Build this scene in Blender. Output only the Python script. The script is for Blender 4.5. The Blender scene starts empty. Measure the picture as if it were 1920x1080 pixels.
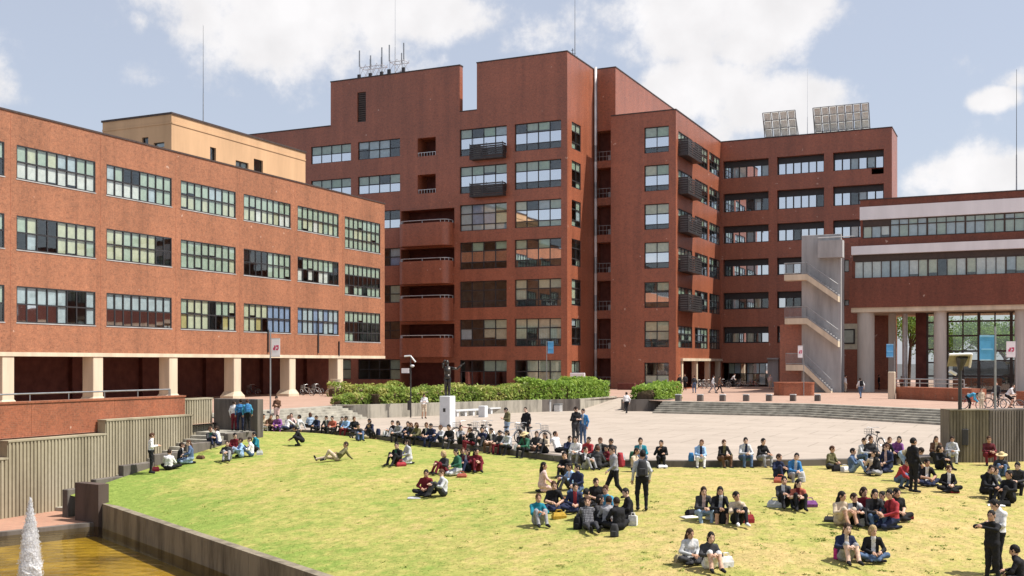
import bpy, bmesh, math, random
import numpy as np
from mathutils import Vector, Matrix
from mathutils.geometry import delaunay_2d_cdt

random.seed(7)
np.random.seed(7)
scene = bpy.context.scene
COL = scene.collection

# ------------------------------------------------------------------ camera
FPX, CAM_H, HORIZON = 2047.0, 3.0, 680.0          # focal length in photo pixels, eye height, horizon row
YAW = math.atan(961.0 / FPX)
FW = (-math.sin(YAW), math.cos(YAW))
RT = (math.cos(YAW), math.sin(YAW))
cam_d = bpy.data.cameras.new('camera')
cam = bpy.data.objects.new('camera', cam_d)
COL.objects.link(cam)
cam.location = (0, 0, CAM_H)
cam.rotation_euler = (math.pi / 2, 0, YAW)
cam_d.sensor_width = 36.0
cam_d.lens = 36.0 * FPX / 1920.0
cam_d.shift_y = (HORIZON - 540.0) / 1920.0
cam_d.clip_start = 0.1
cam_d.clip_end = 4000
scene.camera = cam

# ------------------------------------------------------------------ light
SUN = Vector((0.50, 0.176, 0.855)).normalized()
SUN_EL = math.asin(SUN.z)
SUN_AZ = math.atan2(SUN.x, SUN.y)
sd = bpy.data.lights.new('sun', 'SUN')
sd.energy = 5.0
sd.angle = math.radians(0.5)
sd.color = (1.0, 0.94, 0.85)
so = bpy.data.objects.new('sun', sd)
COL.objects.link(so)
so.rotation_euler = (-SUN).to_track_quat('-Z', 'Y').to_euler()
so.location = (40, 20, 80)

vs = scene.view_settings
vs.view_transform = 'Standard'
vs.look = 'None'
vs.exposure = 0.46
vs.gamma = 1.0
vs.use_curve_mapping = False
scene.render.engine = 'CYCLES'
scene.cycles.max_bounces = 6
scene.cycles.diffuse_bounces = 3
scene.cycles.glossy_bounces = 3
scene.cycles.transparent_max_bounces = 10
scene.cycles.transmission_bounces = 4
scene.cycles.caustics_reflective = False
scene.cycles.caustics_refractive = False
scene.cycles.sample_clamp_indirect = 6.0
try:
    scene.cycles.use_denoising = True
except Exception:
    pass

def pixdir(px, py):
    t = (px - 960.0) / FPX
    return Vector((FW[0] + t * RT[0], FW[1] + t * RT[1], (HORIZON - py) / FPX))

# ------------------------------------------------------------------ world: sky with broken cumulus
world = bpy.data.worlds.new('World')
scene.world = world
world.use_nodes = True
wn, wl = world.node_tree.nodes, world.node_tree.links
wn.clear()
def N(nodes, t, **kw):
    n = nodes.new(t)
    for k, v in kw.items():
        setattr(n, k, v)
    return n
w_out = N(wn, 'ShaderNodeOutputWorld')
sky = N(wn, 'ShaderNodeTexSky', sky_type='NISHITA')
sky.sun_disc = False
sky.sun_elevation = SUN_EL
sky.sun_rotation = SUN_AZ
sky.altitude = 0
sky.air_density = 1.0
sky.dust_density = 1.6
sky.ozone_density = 2.0
tc = N(wn, 'ShaderNodeTexCoord')
def wmath(op, a, b=None, c=None, clamp=False):
    n = N(wn, 'ShaderNodeMath', operation=op, use_clamp=clamp)
    for i, v in enumerate((a, b, c)):
        if v is None: continue
        if isinstance(v, (int, float)): n.inputs[i].default_value = v
        else: wl.new(v, n.inputs[i])
    return n.outputs[0]
sep = N(wn, 'ShaderNodeSeparateXYZ'); wl.new(tc.outputs['Generated'], sep.inputs[0])
den = wmath('MAXIMUM', wmath('ADD', sep.outputs[2], 0.22), 0.05)
cx = wmath('DIVIDE', sep.outputs[0], den)
cy = wmath('DIVIDE', sep.outputs[1], den)
comb = N(wn, 'ShaderNodeCombineXYZ'); wl.new(cx, comb.inputs[0]); wl.new(cy, comb.inputs[1])
n1 = N(wn, 'ShaderNodeTexNoise'); n1.inputs['Scale'].default_value = 2.1; n1.inputs['Detail'].default_value = 9; n1.inputs['Roughness'].default_value = 0.55
n1.noise_dimensions = '3D'
wl.new(comb.outputs[0], n1.inputs['Vector'])
n2 = N(wn, 'ShaderNodeTexNoise'); n2.inputs['Scale'].default_value = 14; n2.inputs['Detail'].default_value = 9; n2.inputs['Roughness'].default_value = 0.62
wl.new(tc.outputs['Generated'], n2.inputs['Vector'])
dens = wmath('MULTIPLY', wmath('SUBTRACT', n1.outputs[0], 0.57), 2.2)
# cumulus banks: (px, py, half width, half height, weight); directions of the real banks over the roofs
BANKS = [(520, 25, 240, 95, 1.0), (420, 60, 120, 70, .5), (800, 35, 150, 45, .75), (1330, 45, 230, 80, 1.0), (1170, 90, 130, 60, .6),
         (1290, 175, 140, 80, .85), (1440, 205, 150, 60, .8), (1800, 330, 150, 55, .85), (1860, 187, 45, 22, .8), (262, 38, 26, 26, .5),
         (1300, 250, 190, 70, .5), (160, 130, 130, 40, .18), (1905, 150, 30, 18, .3),
         (2600, 120, 300, 90, .8), (-350, 90, 280, 80, .7), (900, -350, 420, 120, .8), (1700, -500, 350, 120, .7)]
for px, py, hw, hh, wt in BANKS:
    d = pixdir(px, py).normalized()
    vm = N(wn, 'ShaderNodeVectorMath', operation='SUBTRACT'); wl.new(tc.outputs['Generated'], vm.inputs[0]); vm.inputs[1].default_value = d
    vr = N(wn, 'ShaderNodeVectorRotate', rotation_type='Z_AXIS'); wl.new(vm.outputs[0], vr.inputs['Vector']); vr.inputs['Angle'].default_value = -YAW
    vmu = N(wn, 'ShaderNodeVectorMath', operation='MULTIPLY'); wl.new(vr.outputs[0], vmu.inputs[0]); vmu.inputs[1].default_value = (FPX / hw, 1.2, FPX / hh)
    ln = N(wn, 'ShaderNodeVectorMath', operation='LENGTH'); wl.new(vmu.outputs[0], ln.inputs[0])
    g = wmath('MULTIPLY', wmath('SUBTRACT', 1.25, ln.outputs['Value'], clamp=False), wt)
    g = wmath('MAXIMUM', g, 0.0)
    dens = wmath('MAXIMUM', dens, wmath('MINIMUM', g, 0.75))
dens2 = wmath('ADD', dens, wmath('MULTIPLY', wmath('SUBTRACT', n2.outputs[0], 0.5), 2.1))
mr = N(wn, 'ShaderNodeMapRange', interpolation_type='SMOOTHERSTEP')
wl.new(dens2, mr.inputs[0]); mr.inputs[1].default_value = 0.10; mr.inputs[2].default_value = 0.70
cov = wmath('MULTIPLY', mr.outputs[0], 0.93)
# thin haze veil low over the ground, same all round
n3 = N(wn, 'ShaderNodeTexNoise'); n3.inputs['Scale'].default_value = 22; n3.inputs['Detail'].default_value = 6
wl.new(tc.outputs['Generated'], n3.inputs['Vector'])
shade = N(wn, 'ShaderNodeMapRange'); wl.new(n3.outputs[0], shade.inputs[0]); shade.inputs[1].default_value = .3; shade.inputs[2].default_value = .7
shade.inputs[3].default_value = 0.86; shade.inputs[4].default_value = 1.0
ccol = N(wn, 'ShaderNodeVectorMath', operation='SCALE'); ccol.inputs[0].default_value = (8.7, 8.5, 8.5); wl.new(shade.outputs[0], ccol.inputs['Scale'])
hz = N(wn, 'ShaderNodeMixRGB', blend_type='MIX'); hz.inputs[0].default_value = 0.5
wl.new(sky.outputs[0], hz.inputs[1]); hz.inputs[2].default_value = (6.9, 7.2, 8.1, 1)
mixc = N(wn, 'ShaderNodeMixRGB', blend_type='MIX')
wl.new(cov, mixc.inputs[0]); wl.new(hz.outputs[0], mixc.inputs[1]); wl.new(ccol.outputs[0], mixc.inputs[2])
bg = N(wn, 'ShaderNodeBackground'); bg.inputs['Strength'].default_value = 0.086
wl.new(mixc.outputs[0], bg.inputs['Color'])
wl.new(bg.outputs[0], w_out.inputs[0])

# ------------------------------------------------------------------ materials
MATS = {}
def new_mat(name):
    m = bpy.data.materials.new(name)
    m.use_nodes = True
    nt = m.node_tree
    nt.nodes.clear()
    out = nt.nodes.new('ShaderNodeOutputMaterial')
    MATS[name] = m
    return m, nt, out
def bsdf(nt, out, col=(.5, .5, .5), rough=.7, spec=.3, metal=0.0):
    b = nt.nodes.new('ShaderNodeBsdfPrincipled')
    b.inputs['Base Color'].default_value = (*col, 1)
    b.inputs['Roughness'].default_value = rough
    b.inputs['Specular IOR Level'].default_value = spec
    b.inputs['Metallic'].default_value = metal
    nt.links.new(b.outputs[0], out.inputs[0])
    return b
def ramp(nt, fac, stops):
    r = nt.nodes.new('ShaderNodeValToRGB')
    el = r.color_ramp.elements
    while len(el) < len(stops): el.new(0.5)
    for e, (p, c) in zip(el, stops):
        e.position = p
        e.color = (*c, 1)
    nt.links.new(fac, r.inputs[0])
    return r.outputs[0]
def wpos(nt):
    g = nt.nodes.new('ShaderNodeNewGeometry')
    return g.outputs['Position']
def noise(nt, vec, scale, detail=4, rough=.55, stretch=None):
    n = nt.nodes.new('ShaderNodeTexNoise')
    n.inputs['Scale'].default_value = scale
    n.inputs['Detail'].default_value = detail
    n.inputs['Roughness'].default_value = rough
    if stretch:
        mp = nt.nodes.new('ShaderNodeVectorMath'); mp.operation = 'MULTIPLY'
        mp.inputs[1].default_value = stretch
        nt.links.new(vec, mp.inputs[0]); vec = mp.outputs[0]
    nt.links.new(vec, n.inputs['Vector'])
    return n.outputs[0]
def mix(nt, fac, a, b, mode='MIX'):
    m = nt.nodes.new('ShaderNodeMixRGB'); m.blend_type = mode
    for i, v in ((0, fac), (1, a), (2, b)):
        if isinstance(v, (int, float)): m.inputs[i].default_value = v
        elif isinstance(v, tuple): m.inputs[i].default_value = (*v, 1)
        else: nt.links.new(v, m.inputs[i])
    return m.outputs[0]
def bump(nt, b, h, strength=.3, dist=.02):
    n = nt.nodes.new('ShaderNodeBump'); n.inputs['Strength'].default_value = strength; n.inputs['Distance'].default_value = dist
    nt.links.new(h, n.inputs['Height']); nt.links.new(n.outputs[0], b.inputs['Normal'])

def simple(name, col, rough=.7, spec=.3, metal=0.0, var=.12, scale=3.0, streak=False):
    m, nt, out = new_mat(name)
    b = bsdf(nt, out, col, rough, spec, metal)
    p = wpos(nt)
    f = noise(nt, p, scale, 5, .6, (1, 1, .15) if streak else None)
    dark = tuple(c * (1 - 2.2 * var) for c in col); light = tuple(min(1, c * (1 + 1.6 * var)) for c in col)
    c = ramp(nt, f, [(.3, dark), (.7, light)])
    nt.links.new(c, b.inputs['Base Color'])
    return m

def brick_mat(name, base, mortar, dark, rough=.62, spec=.35):
    m, nt, out = new_mat(name)
    b = bsdf(nt, out, base, rough, spec)
    p = wpos(nt)
    s = nt.nodes.new('ShaderNodeSeparateXYZ'); nt.links.new(p, s.inputs[0])
    ad = nt.nodes.new('ShaderNodeMath'); ad.operation = 'ADD'; nt.links.new(s.outputs[0], ad.inputs[0]); nt.links.new(s.outputs[1], ad.inputs[1])
    cb = nt.nodes.new('ShaderNodeCombineXYZ'); nt.links.new(ad.outputs[0], cb.inputs[0]); nt.links.new(s.outputs[2], cb.inputs[1])
    br = nt.nodes.new('ShaderNodeTexBrick')
    nt.links.new(cb.outputs[0], br.inputs['Vector'])
    br.inputs['Color1'].default_value = (*base, 1); br.inputs['Color2'].default_value = (*dark, 1); br.inputs['Mortar'].default_value = (*mortar, 1)
    br.inputs['Scale'].default_value = 1.0; br.inputs['Brick Width'].default_value = .235; br.inputs['Row Height'].default_value = .075
    br.inputs['Mortar Size'].default_value = .006; br.inputs['Bias'].default_value = -.1
    n_f = noise(nt, p, 4.2, 4, .72)
    c = mix(nt, ramp(nt, n_f, [(.36, (.0,) * 3), (.66, (1,) * 3)]), br.outputs[0], tuple(min(1, x * 1.22) for x in base))
    n_g = noise(nt, p, 10.5, 3, .8)
    c = mix(nt, .62, c, ramp(nt, n_g, [(.32, (.58, .55, .54)), (.5, (1, 1, 1)), (.68, (1.34, 1.3, 1.28))]), 'MULTIPLY')
    n_l = noise(nt, p, .22, 5, .6)
    c = mix(nt, .55, c, ramp(nt, n_l, [(.3, (.72, .72, .72)), (.7, (1.15, 1.1, 1.08))]), 'MULTIPLY')
    st = noise(nt, p, .9, 5, .6, (1, 1, .06))
    c = mix(nt, .55, c, ramp(nt, st, [(.35, (.68, .66, .66)), (.6, (1.06, 1.04, 1.02))]), 'MULTIPLY')
    # slab joint lines every storey bay and stray pale efflorescence spots
    n_s = noise(nt, p, 1.7, 2, .4)
    c = mix(nt, ramp(nt, n_s, [(.745, (0,) * 3), (.765, (.55,) * 3)]), c, (.62, .45, .36))
    nt.links.new(c, b.inputs['Base Color'])
    bump(nt, b, br.outputs['Fac'], .25, .01)
    return m

brick_mat('brick_orange', (.325, .143, .078), (.30, .19, .13), (.22, .083, .044))
brick_mat('brick_red', (.310, .102, .053), (.28, .145, .095), (.205, .060, .030), .38, .62)
brick_mat('brick_brown', (.185, .058, .034), (.16, .08, .06), (.135, .040, .024), .55, .35)
brick_mat('brick_parapet', (.30, .105, .056), (.27, .16, .11), (.22, .07, .036))
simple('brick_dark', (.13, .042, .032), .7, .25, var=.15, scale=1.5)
simple('cream_render', (.58, .37, .215), .8, .2, var=.08, scale=.5, streak=True)
simple('coping', (.07, .05, .045), .6, .3, var=.15)
simple('cream_concrete', (.62, .53, .40), .75, .25, var=.09, scale=1.2, streak=True)
simple('grey_concrete', (.40, .40, .40), .78, .25, var=.14, scale=.9, streak=True)
simple('column_concrete', (.50, .47, .425), .78, .25, var=.1, scale=.9, streak=True)
simple('stone_steps', (.36, .34, .29), .8, .2, var=.2, scale=1.6)
simple('white_panel', (.80, .79, .81), .45, .4, var=.05, scale=.6, streak=True)
simple('roof_membrane', (.25, .24, .23), .85, .2, var=.15, scale=.7)
simple('frame_dark', (.035, .035, .038), .45, .4, var=.1)
simple('frame_brown', (.06, .04, .032), .5, .4, var=.1)
simple('interior', (.16, .14, .125), .9, .1, var=.2, scale=1.0)
simple('metal_dark', (.04, .037, .038), .45, .5, var=.15)
simple('metal_grey', (.33, .34, .35), .4, .5, metal=.6, var=.1)
simple('metal_light', (.62, .63, .64), .35, .5, metal=.5, var=.08)
simple('pipe_pale', (.55, .52, .52), .5, .4, var=.15, scale=.6)
simple('bronze', (.045, .04, .036), .35, .6, metal=.5, var=.2)
simple('pedestal_stone', (.62, .64, .66), .6, .35, var=.05)
simple('sign_white', (.80, .78, .80), .6, .3, var=.03)
simple('sign_blue', (.10, .36, .66), .55, .3, var=.05)
simple('sign_blue_pale', (.22, .50, .76), .55, .3, var=.03)
simple('sign_red', (.55, .06, .14), .6, .3, var=.05)
simple('rubber', (.02, .02, .02), .8, .2, var=.1)
simple('bark', (.10, .07, .05), .9, .1, var=.25, scale=6)
simple('soil', (.12, .085, .055), .95, .1, var=.2, scale=2)
simple('asphalt', (.09, .09, .09), .9, .2, var=.12, scale=.3)
simple('solar_back', (.90, .89, .80), .6, .3, var=.1, scale=2.0)
simple('solar_cell', (.16, .17, .2), .25, .5, var=.1, scale=2.0)
BL = {'g': (.46, .54, .47), 'G': (.42, .55, .44), 'y': (.62, .62, .48), 'b': (.50, .57, .66), 'w': (.78, .77, .78), 'c': (.60, .54, .43), 'u': (.30, .38, .60), 'o': (.5, .42, .2)}  # 'w' and 'b' also stand in for sky reflected in some panes
for k, c in BL.items():
    simple('blind_' + k, c, .85, .1, var=.07, scale=2.5)

def glass_mat(name, tint, base_refl, rough=.02):
    m, nt, out = new_mat(name)
    tr = nt.nodes.new('ShaderNodeBsdfTransparent'); tr.inputs[0].default_value = (*tint, 1)
    gl = nt.nodes.new('ShaderNodeBsdfGlossy'); gl.inputs['Roughness'].default_value = rough; gl.inputs['Color'].default_value = (.95, .97, 1, 1)
    fr = nt.nodes.new('ShaderNodeLayerWeight'); fr.inputs['Blend'].default_value = .5
    pw = nt.nodes.new('ShaderNodeMath'); pw.operation = 'POWER'; nt.links.new(fr.outputs['Facing'], pw.inputs[0]); pw.inputs[1].default_value = 5.0
    ma = nt.nodes.new('ShaderNodeMath'); ma.operation = 'MULTIPLY_ADD'; ma.use_clamp = True
    nt.links.new(pw.outputs[0], ma.inputs[0]); ma.inputs[1].default_value = 1 - base_refl; ma.inputs[2].default_value = base_refl
    mx = nt.nodes.new('ShaderNodeMixShader'); nt.links.new(ma.outputs[0], mx.inputs[0]); nt.links.new(tr.outputs[0], mx.inputs[1]); nt.links.new(gl.outputs[0], mx.inputs[2])
    nt.links.new(mx.outputs[0], out.inputs[0])
    # old float glass: slight waviness
    b = nt.nodes.new('ShaderNodeBump'); b.inputs['Strength'].default_value = .03; b.inputs['Distance'].default_value = .02
    nf = noise(nt, wpos(nt), 1.1, 2); nt.links.new(nf, b.inputs['Height']); nt.links.new(b.outputs[0], gl.inputs['Normal'])
    return m
glass_mat('glass', (.93, .96, .94), .075)
glass_mat('glass_film', (.6, .62, .65), .80)

def paving_mat(name, c1, c2, joint, w, h, contrast=.5):
    m, nt, out = new_mat(name)
    b = bsdf(nt, out, c1, .8, .2)
    p = wpos(nt)
    br = nt.nodes.new('ShaderNodeTexBrick'); nt.links.new(p, br.inputs['Vector'])
    br.inputs['Color1'].default_value = (*c1, 1); br.inputs['Color2'].default_value = (*c2, 1); br.inputs['Mortar'].default_value = (*joint, 1)
    br.inputs['Scale'].default_value = 1.0; br.inputs['Brick Width'].default_value = w; br.inputs['Row Height'].default_value = h; br.inputs['Mortar Size'].default_value = .012 if w < 1 else .05
    c = mix(nt, .6, br.outputs[0], ramp(nt, noise(nt, p, .35, 6, .65), [(.3, (.8, .79, .77)), (.68, (1.1, 1.09, 1.08))]), 'MULTIPLY')
    c = mix(nt, .4, c, ramp(nt, noise(nt, p, 3.5, 5, .7), [(.3, (.86, .86, .84)), (.7, (1.06, 1.05, 1.05))]), 'MULTIPLY')
    sp = noise(nt, p, 1.3, 7, .8)
    c = mix(nt, .5, c, ramp(nt, sp, [(.28, (.62, .6, .58)), (.42, (1, 1, 1))]), 'MULTIPLY')
    vo = nt.nodes.new('ShaderNodeTexVoronoi'); vo.inputs['Scale'].default_value = .9; nt.links.new(p, vo.inputs['Vector'])
    c = mix(nt, .45, c, ramp(nt, vo.outputs['Distance'], [(.05, (.5, .48, .46)), (.11, (1, 1, 1))]), 'MULTIPLY')
    nt.links.new(c, b.inputs['Base Color'])
    return m
paving_mat('plaza_concrete', (.405, .348, .297), (.39, .335, .285), (.31, .268, .225), 3.0, 3.0)
paving_mat('plaza_brick', (.42, .285, .225), (.385, .255, .20), (.35, .255, .205), .6, .3)
paving_mat('terrace_brick', (.42, .24, .17), (.38, .21, .15), (.30, .2, .15), .4, .2)

def ribbed_mat():
    m, nt, out = new_mat('ribbed_concrete')
    b = bsdf(nt, out, (.34, .30, .22), .85, .15)
    p = wpos(nt)
    f = noise(nt, p, .8, 6, .65, (1, 1, .12))
    c = ramp(nt, f, [(.3, (.20, .17, .12)), (.5, (.34, .30, .215)), (.7, (.43, .385, .29))])
    c = mix(nt, .35, c, ramp(nt, noise(nt, p, 5, 4), [(.3, (.75, .75, .72)), (.7, (1.1, 1.1, 1.08))]), 'MULTIPLY')
    nt.links.new(c, b.inputs['Base Color'])
ribbed_mat()
def stained_mat(name, col, lo):
    m, nt, out = new_mat(name)
    b = bsdf(nt, out, col, .85, .15)
    p = wpos(nt)
    f = noise(nt, p, 1.3, 6, .7, (1, 1, .18))
    c = ramp(nt, f, [(.32, lo), (.55, col), (.72, tuple(x * 1.12 for x in col))])
    nt.links.new(c, b.inputs['Base Color'])
stained_mat('planter_concrete', (.40, .37, .31), (.15, .14, .12))
stained_mat('pond_wall_concrete', (.25, .215, .16), (.10, .085, .065))
stained_mat('pier_concrete', (.10, .075, .065), (.05, .04, .035))
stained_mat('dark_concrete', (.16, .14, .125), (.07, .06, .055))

def grass_colour(nt, p):
    big = noise(nt, p, .085, 5, .6)
    mid = noise(nt, p, .55, 5, .65)
    fine = noise(nt, p, 3.2, 5, .7)
    g = nt.nodes.new('ShaderNodeAttribute'); g.attribute_name = 'green'
    a = nt.nodes.new('ShaderNodeMath'); a.operation = 'MULTIPLY_ADD'; nt.links.new(big, a.inputs[0]); a.inputs[1].default_value = .9; nt.links.new(g.outputs['Fac'], a.inputs[2])
    a2 = nt.nodes.new('ShaderNodeMath'); a2.operation = 'MULTIPLY_ADD'; nt.links.new(mid, a2.inputs[0]); a2.inputs[1].default_value = .8; nt.links.new(a.outputs[0], a2.inputs[2])
    fz = noise(nt, p, 1.9, 6, .75)
    a3 = nt.nodes.new('ShaderNodeMath'); a3.operation = 'MULTIPLY_ADD'; nt.links.new(fz, a3.inputs[0]); a3.inputs[1].default_value = 1.25; nt.links.new(a2.outputs[0], a3.inputs[2])
    sc = nt.nodes.new('ShaderNodeMath'); sc.operation = 'MULTIPLY'; nt.links.new(a3.outputs[0], sc.inputs[0]); sc.inputs[1].default_value = .445
    c = ramp(nt, sc.outputs[0], [(.46, (.485, .355, .18)), (.57, (.43, .345, .155)), (.66, (.355, .335, .115)), (.80, (.21, .28, .07))])
    c = mix(nt, .75, c, ramp(nt, fine, [(.3, (.60, .66, .52)), (.7, (1.24, 1.19, 1.12))]), 'MULTIPLY')
    c = mix(nt, .7, c, ramp(nt, noise(nt, p, 11, 4, .75), [(.32, (.62, .68, .55)), (.5, (1, 1, 1)), (.68, (1.26, 1.22, 1.16))]), 'MULTIPLY')
    return c
def grass_mats():
    m, nt, out = new_mat('lawn_ground')
    b = bsdf(nt, out, (.4, .35, .1), .95, .05)
    p = wpos(nt)
    nt.links.new(grass_colour(nt, p), b.inputs['Base Color'])
    bump(nt, b, noise(nt, p, 9, 5, .7), .6, .05)
    m, nt, out = new_mat('grass_blades')
    b = bsdf(nt, out, (.3, .3, .08), .8, .1)
    p = wpos(nt); gc = grass_colour(nt, p)
    nt.links.new(gc, b.inputs['Base Color'])
    tl = nt.nodes.new('ShaderNodeBsdfTranslucent'); nt.links.new(gc, tl.inputs[0])
    mx = nt.nodes.new('ShaderNodeMixShader'); mx.inputs[0].default_value = .5
    nt.links.new(b.outputs[0], mx.inputs[1]); nt.links.new(tl.outputs[0], mx.inputs[2]); nt.links.new(mx.outputs[0], out.inputs[0])
    m, nt, out = new_mat('weed_leaves')
    b = bsdf(nt, out, (.12, .2, .035), .7, .15)
    nt.links.new(ramp(nt, noise(nt, wpos(nt), 2.0, 3), [(.3, (.13, .19, .035)), (.7, (.28, .33, .07))]), b.inputs['Base Color'])
grass_mats()
def leaf_mat(name, stops, scale=1.6):
    m, nt, out = new_mat(name)
    b = bsdf(nt, out, stops[0][1], .55, .3)
    c = ramp(nt, noise(nt, wpos(nt), scale, 4, .7), stops)
    nt.links.new(c, b.inputs['Base Color'])
    tl = nt.nodes.new('ShaderNodeBsdfTranslucent'); nt.links.new(c, tl.inputs[0])
    mx = nt.nodes.new('ShaderNodeMixShader'); mx.inputs[0].default_value = .42
    nt.links.new(b.outputs[0], mx.inputs[1]); nt.links.new(tl.outputs[0], mx.inputs[2]); nt.links.new(mx.outputs[0], out.inputs[0])
leaf_mat('leaf_hedge', [(.3, (.13, .23, .04)), (.5, (.28, .42, .07)), (.7, (.44, .55, .13))])
leaf_mat('leaf_hedge_yellow', [(.3, (.15, .23, .045)), (.5, (.32, .42, .09)), (.62, (.50, .47, .16)), (.74, (.42, .52, .12))], 1.1)
leaf_mat('leaf_tree', [(.3, (.06, .14, .025)), (.55, (.18, .30, .05)), (.75, (.38, .46, .10))], .7)

_fd = pixdir(57, 1000) * 29.5
FOUNTAIN = (_fd.x, _fd.y, -3.22)
def water_mat():
    m, nt, out = new_mat('pond_water')
    tr = nt.nodes.new('ShaderNodeBsdfTransparent'); tr.inputs[0].default_value = (.88, .80, .55, 1)
    gl = nt.nodes.new('ShaderNodeBsdfGlossy'); gl.inputs['Roughness'].default_value = .06
    fr = nt.nodes.new('ShaderNodeFresnel'); fr.inputs['IOR'].default_value = 1.33
    p = wpos(nt)
    f0 = noise(nt, p, 2.2, 4, .6, (1, 1, 1))
    dv = nt.nodes.new('ShaderNodeVectorMath'); dv.operation = 'DISTANCE'; nt.links.new(p, dv.inputs[0]); dv.inputs[1].default_value = FOUNTAIN
    sn = nt.nodes.new('ShaderNodeMath'); sn.operation = 'MULTIPLY'; nt.links.new(dv.outputs['Value'], sn.inputs[0]); sn.inputs[1].default_value = 11.0
    s2 = nt.nodes.new('ShaderNodeMath'); s2.operation = 'SINE'; nt.links.new(sn.outputs[0], s2.inputs[0])
    s3 = nt.nodes.new('ShaderNodeMath'); s3.operation = 'MULTIPLY_ADD'; nt.links.new(s2.outputs[0], s3.inputs[0]); s3.inputs[1].default_value = .12; nt.links.new(f0, s3.inputs[2]); f = s3.outputs[0]
    b = nt.nodes.new('ShaderNodeBump'); b.inputs['Strength'].default_value = .5; b.inputs['Distance'].default_value = .05
    nt.links.new(f, b.inputs['Height']); nt.links.new(b.outputs[0], gl.inputs['Normal']); nt.links.new(b.outputs[0], fr.inputs['Normal'])
    mx = nt.nodes.new('ShaderNodeMixShader'); nt.links.new(fr.outputs[0], mx.inputs[0]); nt.links.new(tr.outputs[0], mx.inputs[1]); nt.links.new(gl.outputs[0], mx.inputs[2])
    nt.links.new(mx.outputs[0], out.inputs[0])
    m, nt, out = new_mat('pond_bed')
    b = bsdf(nt, out, (.35, .25, .04), .9, .1)
    p = wpos(nt)
    c = ramp(nt, noise(nt, p, .6, 6, .65), [(.3, (.15, .11, .02)), (.52, (.36, .27, .04)), (.72, (.54, .42, .08))])
    c = mix(nt, .5, c, ramp(nt, noise(nt, p, 2.6, 5, .7, (1, 2.5, 1)), [(.35, (.7, .66, .55)), (.65, (1.15, 1.1, 1.0))]), 'MULTIPLY')
    nt.links.new(c, b.inputs['Base Color'])
    m, nt, out = new_mat('spray')
    b = bsdf(nt, out, (.95, .95, .96), .5, .4)
    tl = nt.nodes.new('ShaderNodeBsdfTranslucent'); tl.inputs[0].default_value = (.95, .95, .97, 1)
    mx = nt.nodes.new('ShaderNodeMixShader'); mx.inputs[0].default_value = .5
    nt.links.new(b.outputs[0], mx.inputs[1]); nt.links.new(tl.outputs[0], mx.inputs[2])
    tr = nt.nodes.new('ShaderNodeBsdfTransparent'); m2 = nt.nodes.new('ShaderNodeMixShader')
    fz = noise(nt, wpos(nt), 16, 4, .7, (1, 1, .3)); mr2 = nt.nodes.new('ShaderNodeMapRange'); nt.links.new(fz, mr2.inputs[0]); mr2.inputs[1].default_value = .38; mr2.inputs[2].default_value = .6; mr2.inputs[3].default_value = .3; mr2.inputs[4].default_value = .0
    nt.links.new(mr2.outputs[0], m2.inputs[0]); nt.links.new(mx.outputs[0], m2.inputs[1]); nt.links.new(tr.outputs[0], m2.inputs[2]); nt.links.new(m2.outputs[0], out.inputs[0])
water_mat()

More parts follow.
